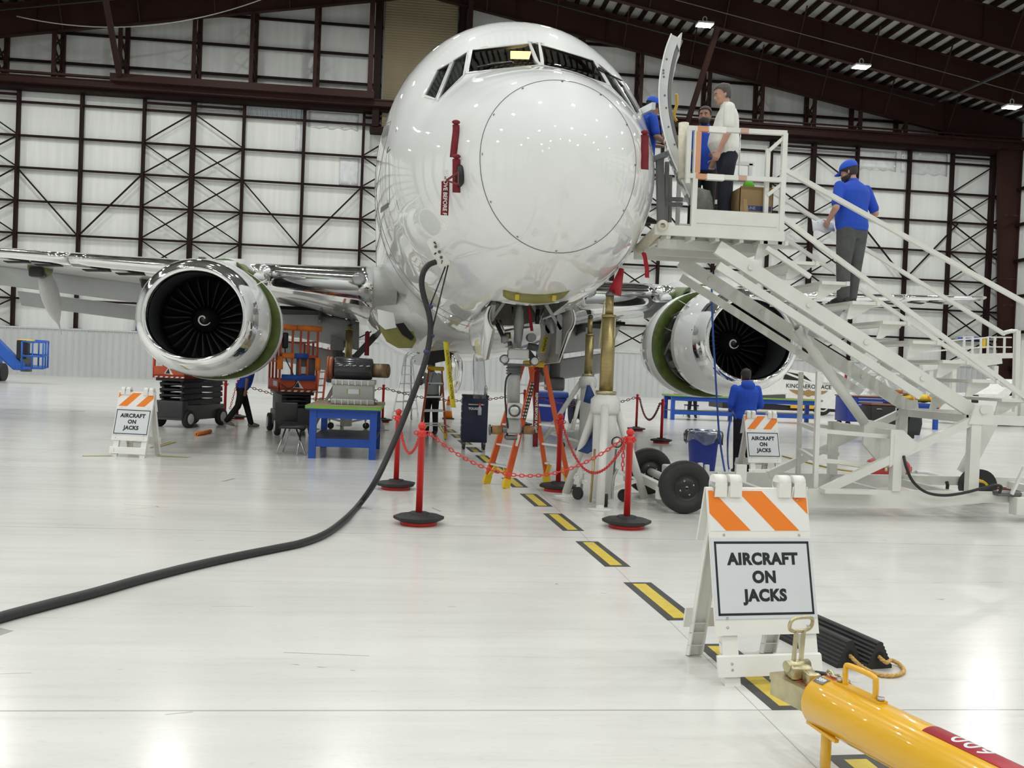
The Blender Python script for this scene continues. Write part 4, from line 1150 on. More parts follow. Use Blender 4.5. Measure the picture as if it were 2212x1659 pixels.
# ------------------------------------------------------------------ tripod jacks
def tripod(label, c, feet, zh, zmid, ztop, group='white tripod jacks under the airliner', tr=1.0):
    """c = floor centre, feet = three floor points, zh = head height, ram from zh to ztop in two stages"""
    c = V((c[0],c[1],0)); t = thing('tripod_jack', label, 'jack', c, 0, group)
    MB().lathe([(.10,.05),(.145,.06),(.145,zh-.25),(.13,zh-.22)], c, n=24).build('cylinder', WHITE_JACK, t)
    MB().lathe([(.17,zh-.26),(.19,zh-.22),(.19,zh-.08),(.13,zh-.02),(.10,zh)], c, n=8).build('head', WHITE_JACK, t)
    r = MB().lathe([(.088,zh-.02),(.088,zmid)], c, n=20).build('ram', BRASS, t)
    MB().lathe([(.13,zh-.01),(.13,zh+.03),(.09,zh+.03)], c, n=20).build('ram_collar', ZPLATE, r)
    MB().lathe([(.052,zmid-.02),(.052,ztop-.05)], c, n=16).build('inner_ram', BRASS, r)
    MB().lathe([(.095,zmid-.03),(.095,zmid),(.06,zmid+.01)], c, n=20).build('ram_ring', BRASS, r)
    MB().lathe([(.056,ztop-.06),(.056,ztop-.03),(.03,ztop)], c, n=16).build('ram_pad', STEEL_DARK, r)
    for f in feet:
        f = V((f[0],f[1],0)); d = (f-c).normalized(); top = c + d*.15 + V((0,0,zh-.15)); ft = f + V((0,0,.05))
        lg = MB().cyl(top, ft, .052, n=14).build('leg', WHITE_JACK, t)
        MB().lathe([(.155,0),(.155,.012),(.05,.018),(.045,.07)], f, n=24).build('foot_pad', WHITE_JACK, lg)
        m1 = top.lerp(ft,.80); m2 = top.lerp(ft,.62); base = c + d*.14
        MB().bar(base + V((0,0,.17)), m1, .03, .05).build('lower_brace', WHITE_JACK, t)
        MB().bar(base + V((0,0,.40)), m1, .025, .03).build('stay_rod', WHITE_JACK, t)
        # sprung castor on each brace
        q = base.lerp(V((m1.x,m1.y,0)), .55); sd = V((-d.y,d.x,0))
        w = MB().cyl(V((q.x,q.y,.08)) + sd*.06 - sd*.02, V((q.x,q.y,.08)) + sd*.06 + sd*.025, .08, n=18).build('castor', RUBBER, t)
        MB().bar(V((q.x,q.y,.08)) + sd*.025, V((q.x,q.y,.2)) + sd*.0, .02, .05).build('castor_fork', STEEL, w)
        MB().cyl((q.x,q.y,.2),(q.x,q.y,.40), .03, n=10).build('spring_tube', WHITE_JACK, w)
        MB().cyl((q.x,q.y,.40),(q.x,q.y,.46), .012, n=8).build('spring_rod', STEEL, w)
    return t
def towards(c, pts, k=1.0): return [V((c.x,c.y,0)) + (V(p)-V((c.x,c.y,0)))*k for p in pts]
cj = V((2.43,11.42,0))
j1 = tripod('white tripod jack nearest the camera, brass ram holding up the nose', cj, [PZ(1278,1100)+V((.10,0,0)),PZ(1222,1072),PZ(1392,1084)], 1.38, 2.36, 2.66)
g = PY(1333,955,11.2); gg = MB().lathe([(.07,0),(.07,.03),(.05,.03)], g, (-.3,-1,0), 20).build('pressure_gauge', BLACK, j1); MB().lathe([(.055,.031),(.002,.032)], g, (-.3,-1,0), 20).build('gauge_face', WHITE_PLASTIC, gg)
MB().tube(bez([PY(1331,970,11.2),PY(1327,1010,11.2),PY(1325,1050,11.2)],5), .012, 6).build('gauge_hose', STEEL_DARK, gg)
MB().tube(bez([PY(1322,1078,11.2),PY(1324,1040,11.2),PY(1330,1020,11.2),PY(1334,1012,11.2)],5), .018, 8).build('pump_line', STEEL, j1)
MB().tube([PY(1285,970,11.1),PY(1275,1085,11.0)], .014, 6).build('brass_rule', BRASS, j1)
def drape(label, pts3, name='tarpaulin', cat='tarp', m=NAVY_CLOTH):
    tag(MB().sheet(pts3, .012).build(name, m), label, cat, 'dark blue tarps on the jacks')
drape('dark blue tarp slung between the legs of the nose jack', [[PY(1283,895,11.75),PY(1292,898,11.7),PY(1300,905,11.6)],[PY(1280,932,11.8),PY(1289,935,11.6),PY(1299,945,11.5)],[PY(1262,950,11.8),PY(1283,955,11.5),PY(1297,965,11.4)],[PY(1242,972,11.8),PY(1268,980,11.5),PY(1286,968,11.4)]])
drape('small dark blue tarp corner behind the nose jack cylinder', [[PY(1304,950,11.8),PY(1311,951,11.8)],[PY(1300,972,11.8),PY(1311,975,11.8)],[PY(1303,985,11.8),PY(1311,990,11.8)]])
w0 = PZ(1264,972); wj = V((w0.x,w0.y,0))
def pol(c, deg, r): return V((c.x+r*math.cos(math.radians(deg)), c.y+r*math.sin(math.radians(deg)), 0))
j2 = tripod('white tripod jack standing behind the nose jack, under the right-hand wing root', wj, [pol(wj,d,.95) for d in (-75,50,165)], 1.56, 2.42, 2.82)
MB().cyl(PY(1251,865,wj.y-.5), PY(1236,930,wj.y-.6), .04, n=10).build('hand_pump', WHITE_JACK, j2); MB().lathe([(.05,-.03),(.07,0),(.05,.03)], PY(1250,858,wj.y-.5),(1,-.3,0),14).build('pump_eye', WHITE_JACK, j2)
drape('dark blue tarp wrapped over the legs of the rear jack', [[PY(1268,832,wj.y-.45),PY(1274,832,wj.y-.45),PY(1280,845,wj.y-.4)],[PY(1263,855,wj.y-.5),PY(1275,855,wj.y-.5),PY(1286,860,wj.y-.4)],[PY(1260,868,wj.y-.5),PY(1274,872,wj.y-.5),PY(1289,856,wj.y-.4)]])
w0 = PZ(747,925); wk = V((w0.x,w0.y,0))
j3 = tripod('white tripod jack behind the blue workbench, under the left-hand wing', wk, [pol(wk,d,.95) for d in (-140,-15,100)], 1.60, 2.46, 2.57)
# red warning sleeve at the top of the nose jack ram
tag(MB().lathe([(.09,0),(.03,.34)], PY(1327,636,11.5), PY(1336,605,11.5)-PY(1327,636,11.5), 4).build('warning_sleeve', mat('red_sleeve', (.42,.008,.02), .5)), 'pointed red fabric sleeve above the nose jack ram', 'sleeve')
# ------------------------------------------------------------------ ladders
LADDER_STEP = ALU
def stepladder(label, F1, F2, R1, R2, zt, rail, n, cap, foot, group, name='step_ladder', w=.085, top=.36):
    """A-frame: F1,F2 front feet, R1,R2 rear feet, zt height"""
    F1, F2, R1, R2 = [V((p[0],p[1],0)) for p in (F1,F2,R1,R2)]
    c = (F1+F2+R1+R2)/4; t = thing(name, label, 'ladder', c, 0, group)
    fm, rm = (F1+F2)/2, (R1+R2)/2; ap = fm.lerp(rm,.52) + V((0,0,zt)); ww = (F2-F1).normalized()*top/2
    dep = (rm-fm).normalized()*.07
    A1, A2 = ap - ww - dep, ap + ww - dep; B1, B2 = ap - ww + dep, ap + ww + dep
    up = (rm-fm).normalized()
    for a, b in ((F1,A1),(F2,A2)): MB().bar(a + V((0,0,.02)), b, .035, w, up).build('front_rail', rail, t)
    for a, b in ((R1,B1),(R2,B2)): MB().bar(a + V((0,0,.02)), b, .03, w*.75, up).build('rear_rail', rail, t)
    for k in range(1, n+1):
        q = k/(n+1); a, b = F1.lerp(A1,q), F2.lerp(A2,q)
        MB().bar(a, b, w*1.0, .025).build('step', ALU, t)
    for k in range(1, n+1):
        q = k/(n+1); MB().bar(R1.lerp(B1,q), R2.lerp(B2,q), .03, .03).build('rear_brace', ALU, t)
    if cap: MB().bbox(ap + V((0,0,.02)), (.001+abs(ww.x)*2+.09, abs(ww.y)*2+.12, .09), .02).build('top_cap', cap, t)
    for k, q in enumerate((F1,F2,R1,R2)):
        d = ((A1,A2,B1,B2)[k]-q).normalized()
        MB().bar(q, q + d*.13, .05, w*1.25, up).build('foot', foot, t)
    if foot is YELLOW_P:
        for a, b in ((F1,F2),(R1,R2)):
            tp = a.lerp((A1 if a is F1 else B1),1/(n+1)); tq = b.lerp((A2 if b is F2 else B2),1/(n+1))
            MB().bar(a.lerp(tp,.3), tp.lerp(tq,.28), .02, .06, up).build('corner_brace', foot, t); MB().bar(b.lerp(tq,.3), tq.lerp(tp,.28), .02, .06, up).build('corner_brace', foot, t)
    return t, (F1,F2,R1,R2,A1,A2,B1,B2)
lad, L = stepladder('orange fibreglass step ladder with yellow cap, under the airliner nose', (1.33,12.58),(1.10,13.03),(2.30,13.05),(2.03,13.42), 1.70, ORANGE_LADDER, 5, YELLOW_P, YELLOW_P, 'orange step ladders')
# hole-pattern label and emblem on its near rail
F1, A1 = L[0], L[4]; out = V((-.05,-1,0)).normalized()*.0
lb = MB(); sd = (A1-F1).normalized(); nn = V((.45,-.89,0))
a, b = F1.lerp(A1,.56) + V((0,-.0,0)), F1.lerp(A1,.86)
lb.m(0).bar(a + V((.0,-.024,0)), b + V((.0,-.024,0)), .004, .075, (1,0,0))
for k in range(11):
    for j in (-1,1):
        c = a.lerp(b,(k+.5)/11) + V((.018*j,-.0275,0)); lb.m(1).cbox(c,(.022,.003,.022))
lb.build('rail_label', [mat('brown_label',(.06,.035,.03),.5), WHITE_PLASTIC], lad)
e0 = F1.lerp(A1,.40) + V((0,-.026,0)); MB().bar(F1.lerp(A1,.34)+V((0,-.026,0)), F1.lerp(A1,.46)+V((0,-.026,0)), .003, .04,(1,0,0)).build('rail_emblem', WHITE_PLASTIC, lad)
q = PZ(905,950); q2 = PZ(962,949)
stepladder('small orange step ladder in front of the man with the torch', (q.x,q.y),(q2.x,q2.y),(q.x+.05,q.y+.9),(q2.x+.05,q2.y+.9), 1.55, mat('dark_orange_ladder',(.42,.07,.025),.45), 4, YELLOW_P, YELLOW_P, 'orange step ladders', top=.34)
q = PZ(846,908); q2 = PZ(889,906)
stepladder('bare aluminium step ladder behind the blue workbench', (q.x,q.y),(q2.x,q2.y),(q.x+.3,q.y+1.3),(q2.x+.2,q2.y+1.3), 1.86, ALU, 6, None, ALU, 'aluminium ladders', top=.3)
# leaning orange ladder behind the lift
lt = thing('leaning_ladder', 'orange ladder leaning behind the raised orange lift', 'ladder', PZ(690,865)); yl = 26.0
for u0, u1 in ((684,699),(699,713)):
    MB().bar(PY(u0-2,868,yl), PY(u1-4,752,yl+.6), .05, .12, (0,1,0)).build('rail', mat('coral_ladder_rail',(.68,.13,.06),.5), lt)
for k in range(8):
    q = k/8+.05; a = PY(682,868,yl).lerp(PY(695,752,yl+.6),q); b = PY(697,868,yl).lerp(PY(709,752,yl+.6),q); MB().bar(a,b,.04,.04).build('rung', ALU, lt)

# ------------------------------------------------------------------ drawer cart under the nose
q = PZ(1024,972); cx0, cy0 = q.x, q.y+.25; W, D, H = .50, .46, 1.08
ct = thing('drawer_cart', 'dark navy drawer cart on castors left of the nose gear', 'cart', (cx0,cy0,0))
MB().bbox((cx0,cy0,.13+(H-.13)/2),(W,D,H-.16),.012).build('body', NAVY, ct)
MB().bbox((cx0,cy0,H-.015),(W+.02,D+.02,.04),.01).build('top_tray', BLACK, ct)
MB().bbox((cx0+.005,cy0-D/2-.003,.6),(.40,.008,.84),.003).build('end_panel', NAVY, ct)
for k in range(6): MB().box((cx0-W/2-.012,cy0-.2,.2+k*.14),(cx0-W/2-.001,cy0+.2,.31+k*.14)).build('drawer', NAVY, ct)
MB().tube([(cx0-.14,cy0-D/2,.90),(cx0-.14,cy0-D/2-.05,.90),(cx0+.16,cy0-D/2-.05,.90),(cx0+.16,cy0-D/2,.90)], .014, 8).build('handle', STEEL, ct)
for sx in (-1,1):
    for sy in (-1,1):
        x, y = cx0+sx*.2, cy0+sy*.17; w = MB().cyl((x-.02,y,.055),(x+.02,y,.055),.055,n=16).build('castor', RUBBER, ct); MB().bar((x,y,.06),(x,y,.15),.06,.04,(0,1,0)).build('castor_fork', STEEL_DARK, w)
for k, tx in enumerate(('TOUGH',)):
    me = text_mesh(tx, .062, .003); MB().add(me, frame((cx0-.03,cy0-D/2-.009,.815), (1,0,0),(0,0,1))).build('sticker', WHITE_PLASTIC, ct); bpy.data.meshes.remove(me)
sb = thing('spray_bottle', 'clear spray bottle hooked on the front of the navy cart', 'bottle', (cx0+.075,cy0-D/2-.11,.72))
MB().lathe([(.002,-.0),(.036,.0),(.038,.12),(.03,.15),(.014,.17),(.014,.19)], (cx0+.075,cy0-D/2-.11,.70), n=16).build('bottle', mat('milky_plastic',(.52,.60,.64),.3), sb)
MB().bbox((cx0+.07,cy0-D/2-.115,.91),(.05,.03,.035),.008).bbox((cx0+.105,cy0-D/2-.115,.915),(.03,.014,.014),.004).build('trigger', RED, sb)
wbt = thing('water_bottle', 'clear water bottle standing on the navy cart', 'bottle', (cx0+.2,cy0-.1,H+.005))
MB().lathe([(.002,0),(.032,0),(.032,.12),(.03,.15),(.014,.18),(.014,.20)], (cx0+.2,cy0-.1,H+.006), n=14).build('bottle', LENS, wbt); MB().lathe([(.033,.05),(.033,.10)], (cx0+.2,cy0-.1,H+.006), n=14, caps=False).build('label_band', SIGN_WHITE, wbt); MB().lathe([(.015,.195),(.015,.215)], (cx0+.2,cy0-.1,H+.006), n=12).build('bottle_cap', WHITE_PLASTIC, wbt)
rows = [[PY(u0+(u1-u0)*j/5, v+8, 16.4+.08*math.sin(j*2+v*.1)) for j in range(6)] for u0,u1,v in ((1026,1046,742),(1022,1046,770),(1022,1048,800),(1024,1050,830),(1022,1050,853))]
tag(MB().sheet(rows,.003).build('plastic_sheeting', FILM), 'clear plastic sheeting hanging from the nose door onto the cart', 'plastic sheet')

# ------------------------------------------------------------------ blue workbench with a removed unit on it
def bench(label, x0, x1, y0, y1, h, leg, top, edge, group, name='workbench', shelf=.3, inset=.06):
    t = thing(name, label, 'workbench', ((x0+x1)/2,(y0+y1)/2,0), 0, group)
    MB().box((x0,y0,h-.04),(x1,y1,h)).build('worktop', top, t)
    MB().box((x0-.004,y0-.012,h-.055),(x1+.004,y0,h-.006)).box((x0-.012,y0,h-.055),(x0,y1,h-.006)).box((x1,y0,h-.055),(x1+.012,y1,h-.006)).build('edge_tape', edge, t)
    MB().box((x0+.0,y0+.0,h-.075),(x1-.0,y1-.0,h-.04)).build('apron_top', leg, t)
    for x in (x0+inset, x1-inset-leg_w):
        for y in (y0+inset, y1-inset-leg_w): MB().box((x,y,0),(x+leg_w,y+leg_w,h-.07)).build('leg', leg, t)
    MB().box((x0+inset+.02,y0+inset+.02,h-.22),(x1-inset-.02,y0+inset+.06,h-.07)).box((x0+inset+.02,y1-inset-.06,h-.22),(x1-inset-.02,y1-inset-.02,h-.07)).build('apron', leg, t)
    if shelf:
        MB().box((x0+inset+.01,y0+inset+.03,shelf-.02),(x1-inset-.01,y1-inset-.03,shelf)).build('shelf', GREY_DARK if shelf < .4 else leg, t)
        MB().box((x0+inset+leg_w,y0+inset+.015,shelf-.14),(x1-inset-leg_w,y0+inset+.05,shelf)).build('shelf_rail', leg, t)
    return t
leg_w = .115
bench('blue workbench with brown top carrying a large metal unit', -1.74, -.50, 15.75, 18.05, .90, BLUE_BENCH, WOOD, GREEN_EDGE, 'blue workbenches', shelf=.34)
un = thing('air_conditioning_unit', 'grey finned metal unit with black drum and bronze duct on the blue workbench', 'machine', (-1.05,16.9,.90))
bx0, bx1, by0, by1 = -1.36,-.66,16.35,17.1
MB().bbox(((bx0+bx1)/2,(by0+by1)/2,1.13),(bx1-bx0,by1-by0,.30),.012).build('core_box', mat('cast_alloy',(.42,.43,.42),.4,metal=.4), un)
for z, h in ((1.29,.09),(.95,.09)): MB().bbox(((bx0+bx1)/2,(by0+by1)/2,z),(bx1-bx0+.05,by1-by0+.05,h),.012).build('flange', mat('cast_alloy',(0,0,0)), un)
for k in range(6):
    for z in (1.29,.95): MB().box((bx0+.05+k*.11,by0-.04,z-.045),(bx0+.065+k*.11,by0-.02,z+.045)).build('rib', ALU, un)
MB().box((-1.1,by0-.006,1.09),(-.9,by0,1.17)).build('data_plate', SIGN_WHITE, un)
for x in (-1.115,-.905): MB().box((x,by0-.008,1.085),(x+.02,by0-.001,1.175)).build('green_tape', GREEN_EDGE, un)
for x in (bx0-.05, bx1+.05): MB().cyl((x-.03,by0+.1,.96),(x+.03,by0+.1,.96),.035,n=12).build('port', STEEL, un)
yc_, zc_ = 16.7, 1.53
MB().lathe([(.16,0),(.19,.02),(.20,.04),(.19,.66),(.175,.68),(.10,.70)], (-1.38,yc_,zc_), (1,0,0), 28).build('drum', mat('black_gloss_drum',(.012,.013,.016),.22,coat=.5), un)
MB().lathe([(.19,-.12),(.205,-.11),(.205,-.08),(.185,-.07),(.205,-.05),(.205,-.03),(.18,0)], (-1.38,yc_,zc_), (1,0,0), 28).build('end_clamp', mat('copper_brown',(.30,.09,.045),.4,metal=.5), un)
MB().pipe((-.70,yc_-.02,zc_-.02),(-.42,yc_-.12,zc_-.02),.125,.105,24).build('outlet_duct', BRONZE, un)
for k in range(5): MB().bar((-1.28+.12*k,yc_-.19,zc_+.05),(-1.22+.12*k,yc_-.19,zc_+.06),.012,.015).build('drum_clip', STEEL, un)
# chair behind the bench corner
ch = thing('folding_chair', 'black seated chair with chrome legs left of the blue workbench', 'chair', PZ(632,982))
yc2 = 16.6
MB().bbox(PY(634,922,yc2),(.46,.42,.05),.02).build('seat', BLACK, ch)
for a, b in (((617,926),(597,981)),((626,926),(611,976)),((640,926),(660,984)),((652,926),(641,984)),):
    MB().cyl(PY(a[0],a[1],yc2), PZ(b[0],b[1]), .014, n=8).build('leg', STEEL, ch)
MB().bbox(PY(619,890,yc2+.25),(.4,.04,.34),.02).build('backrest', BLACK, ch)

# ------------------------------------------------------------------ scissor lifts
def scissor(label, loc, rz, hp, foam):
    """platform end towards -y; 0.82 wide, 1.9 long, platform floor at hp"""
    t = thing('scissor_lift', label, 'lift', group='orange scissor lifts')
    W, L2 = .41, .95
    MB().bbox((0,0,.34),(.70,1.75,.34),.03).build('chassis', GREY_DARK, t)
    MB().bbox((-.0,-.85,.42),(.78,.22,.38),.03).build('battery_box', mat('charcoal_cover',(.035,.036,.038),.5), t)
    for sx in (-1,1):
        for sy in (-1,1):
            w = MB().lathe([(.10,-.06),(.19,-.06),(.205,-.04),(.205,.04),(.19,.06),(.10,.06)], (sx*.37,sy*.68,.205), (sx,0,0), 22).build('wheel', RUBBER, t)
            MB().lathe([(.02,.062),(.12,.064),(.13,.05)], (sx*.37,sy*.68,.205), (sx,0,0), 18).build('wheel_hub', TYRE_WHITE, w)
    n = 4; z0 = .52; dz = (hp-.16-z0)/n
    for k in range(n):
        for sx in (-.28,.28):
            MB().bar((sx,-.8,z0+k*dz+.04),(sx,.8,z0+(k+1)*dz-.04),.06,.10).build('scissor_arm', BLACK, t); MB().bar((sx*.85,.8,z0+k*dz+.04),(sx*.85,-.8,z0+(k+1)*dz-.04),.06,.10).build('scissor_arm', BLACK, t)
        for y in (-.8,0,.8): MB().cyl((-.3,y,z0+(k+.5)*dz),(.3,y,z0+(k+.5)*dz),.035,n=8).build('pivot', BLACK, t)
    MB().bbox((0,0,hp-.13),(.72,1.8,.07),.01).build('subframe', BLACK, t)
    pl = MB().box((-W,-L2,hp-.1),(W,L2,hp-.02)).box((-W,-L2,hp-.1),(W,-L2+.03,hp+.16)).box((-W,L2-.03,hp-.1),(W,L2,hp+.16)).box((-W,-L2,hp-.1),(-W+.03,L2,hp+.16)).box((W-.03,-L2,hp-.1),(W,L2,hp+.16)).build('platform', ORANGE_LIFT, t)
    for k in range(6): MB().prism([(-.36+.135*k,-L2-.004,hp-.09),(-.29+.135*k,-L2-.004,hp-.09),(-.27+.135*k,-L2-.004,hp-.06),(-.34+.135*k,-L2-.004,hp-.06)],(0,.004,0)).build('hazard_mark', SIGN_WHITE, pl)
    MB().prism([(-.11,-L2-.004,hp),(.12,-L2-.004,hp-.02),(.0,-L2-.004,hp+.15)],(0,.004,0)).build('warning_plate', SIGN_WHITE, pl)
    MB().prism([(-.08,-L2-.006,hp+.005),(.04,-L2-.006,hp+.0),(.0,-L2-.006,hp+.12)],(0,.002,0)).build('warning_mark', INK, pl)
    MB().box((-W-.004,-.75,hp+.01),(-W-.001,-.05,hp+.12)).build('maker_panel', SIGN_WHITE, pl)
    H = 1.28
    for x in (-W+.02,-.14,.03,.19,W-.02): MB().bar((x,-L2+.02,hp+.1),(x,-L2+.02,hp+H),.045,.045,(0,1,0)).build('guard_post', ORANGE_LIFT, t)
    for x in (-W+.02,W-.02):
        for y in (-.35,.3,L2-.03): MB().bar((x,y,hp+.1),(x,y,hp+1.0),.045,.045,(0,1,0)).build('guard_post', ORANGE_LIFT, t)
        MB().bar((x,-L2+.02,hp+1.0),(x,L2-.02,hp+1.0),.045,.045).bar((x,-L2+.02,hp+.55),(x,L2-.02,hp+.55),.035,.035).build('guard_rail', ORANGE_LIFT, t)
    for z in (.68, H): MB().bar((-W,-L2+.02,hp+z),(W,-L2+.02,hp+z),.045,.045).build('guard_rail', ORANGE_LIFT, t)
    MB().bar((-W,L2-.02,hp+1.0),(W,L2-.02,hp+1.0),.045,.045).build('guard_rail', ORANGE_LIFT, t)
    if foam:
        for x0, x1, z in ((-W,-.07,H),(-.06,W+.06,H),(-W+.05,-.1,.68)):
            MB().cyl((x0,-L2+.0,hp+z),(x1,-L2+.0,hp+z),.062,n=14).build('orange_foam_sleeve', ORANGE_FOAM, t)
        for x in (-W+.02, W+.0): MB().cyl((x,-L2+.0,hp+.38),(x,-L2+.0,hp+.66),.062,n=14).build('orange_foam_sleeve', ORANGE_FOAM, t)
        MB().cyl((-.09,-L2+.0,hp+.68),(.19,-L2+.0,hp+.68),.058,n=14).build('blue_foam_sleeve', BLUE_FOAM, t)
        MB().cyl((-W+.06,-L2-.03,hp+.215),(W-.06,-L2-.03,hp+.215),.062,n=14).build('blue_foam_sleeve', BLUE_FOAM, t)
        MB().bbox((.17,-L2+.14,hp+.42),(.40,.12,.46),.02).build('control_box', GREY_DARK, t)
        MB().box((.05,-L2+.075,hp+.30),(.17,-L2+.079,hp+.45)).build('notice', SIGN_WHITE, t)
        cb_ = MB().bbox((-.29,-L2+.1,hp+1.0),(.13,.12,.34),.03).build('pendant_control', BLACK, t)
        MB().tube(bez([(-.29,-L2+.08,hp+.83),(-.26,-L2+.05,hp+.6),(-.12,-L2-.02,hp+.3),(-.05,-L2-.06,hp+.1),(-.2,-L2-.08,hp-.02),(-.36,-L2-.06,hp+.06)],6), .012, 6).build('pendant_cord', BLACK, cb_)
    t.location = loc; t.rotation_euler = (0,0,rz); return t
q = PZ(612,942); scissor('orange scissor lift with foam padded rails beside the blue workbench', (q.x+.02,q.y+.95,0), math.radians(15), 1.05, True)
q = PZ(368,925); scissor('orange scissor lift half hidden behind the left engine', (q.x+.22,q.y+1.0,0), math.radians(-20), 1.22, False)
q = PZ(424,942); q2 = PZ(454,936)
nd = MB().pipe((q.x,q.y,.043),(q2.x,q2.y,.043),.043,.015,16); tag(nd.build('foam_tube', ORANGE_FOAM), 'short orange foam tube lying on the floor below the left engine', 'foam tube')

# ------------------------------------------------------------------ boom lift at the far left
bl = thing('boom_lift', 'blue boom lift basket hanging low by the far left wall', 'lift', PZ(-40,818)); yb_ = 47
P = lambda u, v, d=0: PY(u, v, yb_+d)
MB().bar(P(-60,690), P(42,792), .42, .45).bar(P(-60,712), P(34,796), .2, .2).build('boom', BLUE_LIFT, bl)
MB().bbox(P(48,792),(.5,.5,.35),.05).build('boom_knuckle', BLUE_LIFT, bl)
MB().tube(bez([P(34,790),P(32,780),P(38,770),P(46,772),P(50,780)],5), .05, 6).build('hose_loop', BLACK, bl)
bk = MB(); c0, c1, d0, d1 = 50, 102, -.5, .5
lo = [P(46,797,-.6),P(92,798,-.6),P(103,795,.6),P(62,792,.6)]
bk.prism(lo,(0,0,.1)); hi = [p + V((0,0,1.3)) for p in lo]
for a, b in zip(lo, hi): bk.cyl(a, b, .045, n=8)
for z in (.62, 1.3):
    for i in range(4): bk.cyl(lo[i]+V((0,0,z)), lo[(i+1)%4]+V((0,0,z)), .045, n=8)
for i in range(4):
    m_ = (lo[i]+lo[(i+1)%4])/2; bk.cyl(m_, m_+V((0,0,1.3)), .04, n=8)
bk.build('basket', BLUE_LIFT, bl)
MB().bbox(P(50,755),(.45,.5,.9),.05).build('basket_console', BLACK, bl); MB().bbox(P(57,737),(.7,.4,.18),.05).build('console_cover', YELLOW_P, bl)
MB().bbox(P(57,785),(.4,.4,.8),.03).build('tool_tray', GREY_DARK, bl)
q = PZ(-70,822); cb2 = MB().bbox((q.x,q.y,.9),(2.2,2.6,1.0),.1); cb2.build('chassis', BLUE_LIFT, bl); MB().bar((q.x,q.y,1.3), P(-60,690), .5, .5).build('lower_boom', BLUE_LIFT, bl)
for sx in (-1,1):
    for sy in (-1,1): MB().cyl((q.x+sx*.95,q.y+sy*1.1,.45),(q.x+sx*1.25,q.y+sy*1.1,.45),.45,n=22).build('wheel', RUBBER, bl)

# ------------------------------------------------------------------ blue trash can with a clear liner
q = PZ(1525,1026); bx, by = q.x, q.y+.22
tc_ = thing('trash_can', 'round blue plastic trash can with a clear liner beside the stair wheels', 'trash can', (bx,by,0))
MB().lathe([(.20,0),(.205,.02),(.262,.66),(.275,.66),(.28,.70),(.262,.72),(.25,.70),(.19,.03)], (bx,by,0), n=36, caps=(True)).build('bin', BLUE_BIN, tc_)
lr = []; rnd = random.Random(5)
for k, (r, z) in enumerate(((.25,.60),(.262,.735),(.30,.72),(.315,.66),(.31,.58),(.305,.54))):
    lr.append([V((bx+(r+.02*math.sin(i*1.9+k)*min(1,k/2))*math.cos(2*PI*i/40), by+(r+.02*math.sin(i*1.9+k)*min(1,k/2))*math.sin(2*PI*i/40), z - (.05*math.sin(i*.7) if k > 3 else 0))) for i in range(41)])
MB().sheet(lr,.002).build('bag_liner', FILM, tc_)
# ------------------------------------------------------------------ yellow tow bar in the foreground
a = PZ(1772,1512,.27); b = PZ(2140,1700,.27); d = (b-a).normalized(); R_ = .110
tb = thing('tow_bar', 'yellow cylindrical tow bar with metal hitch head in the right foreground', 'tow bar', (a.x,a.y,0))
end = a + d*2.6
MB().lathe([(.02,-.012),(R_-.03,-.010),(R_-.006,0),(R_,.012),(R_,2.6)], a, d, 40).build('tube', YELLOW, tb)
side = d.cross(V((0,0,1))).normalized(); upv = side.cross(d).normalized()
def T(al, sd_, up_): return a + d*al + side*sd_ + upv*up_
# lifting handle on a strip
MB().bar(T(.10,0,R_+.002), T(.36,0,R_+.002), .045, .012).build('handle_strip', YELLOW, tb)
MB().tube(bez([T(.145,0,R_),T(.145,0,R_+.07),T(.165,0,R_+.09),T(.295,0,R_+.09),T(.315,0,R_+.07),T(.315,0,R_)],5), .012, 10).build('lifting_handle', YELLOW, tb)
for al in (.115,.345): MB().lathe([(.016,0),(.016,.012)], T(al,0,R_+.01), upv, 6).build('bolt', STEEL, tb)
MB().bbox(V((T(.07,.02,0).x,T(.07,.02,0).y,.095)),(.035,.05,.19),.012).build('prop_leg', YELLOW, tb)
for c in range(4): MB().tube([T(.02+.03*c+.02*math.cos(k*PI/4), -.03+ (.014*math.sin(k*PI/4) if c%2 else 0), R_+.008+(.0 if c%2 else .012*math.sin(k*PI/4))) for k in range(8)], .006, 5, closed=True).build('keeper_link', ZPLATE, tb)
MB().bar(T(.0,.06,-R_*.8), T(.20,.08,-R_*.85), .02, .012).build('side_bracket', YELLOW, tb)
def band(al0, al1, a0, a1, m, nm, off=.0012, n=12):
    rows = [[a + d*al + (side*math.cos(a0+(a1-a0)*k/n) + upv*math.sin(a0+(a1-a0)*k/n))*(R_+off) for k in range(n+1)] for al in (al0,(al0+al1)/2,al1)]
    o = MB().sheet(rows,.001).build(nm, m, tb); return o
band(.015,.10, math.radians(92), math.radians(128), mat('pink_red_sticker',(.55,.06,.07),.4), 'red_sticker')
st_ = band(.015,.075, math.radians(58), math.radians(82), mat('grey_sticker',(.18,.18,.18),.4), 'number_sticker')
def curved_text(tx, size, al, ang, m, nm, par, bold=.0, sp=1.0, flip=1):
    me = text_mesh(tx, size, bold, sp, extrude=.0004); mb = MB(); mb.add(me); bpy.data.meshes.remove(me)
    out = []
    for p in mb.v:                                        # x runs along the bar, y wraps round it
        th = ang + flip*p.y/R_
        out.append(a + d*(al + p.x) + (side*math.cos(th) + upv*math.sin(th))*(R_ + .0022 + p.z))
    mb.v = out; return mb.build(nm, m, par)
curved_text('389', .03, .045, math.radians(70), SIGN_WHITE, 'lettering', st_, .001, 1, 1)
red = band(.60,1.4, math.radians(66), math.radians(114), mat('deep_red_decal',(.40,.012,.03),.35), 'red_decal')
curved_text('009', .095, .78, math.radians(90), SIGN_WHITE, 'lettering', red, .001, 1.15, 1)
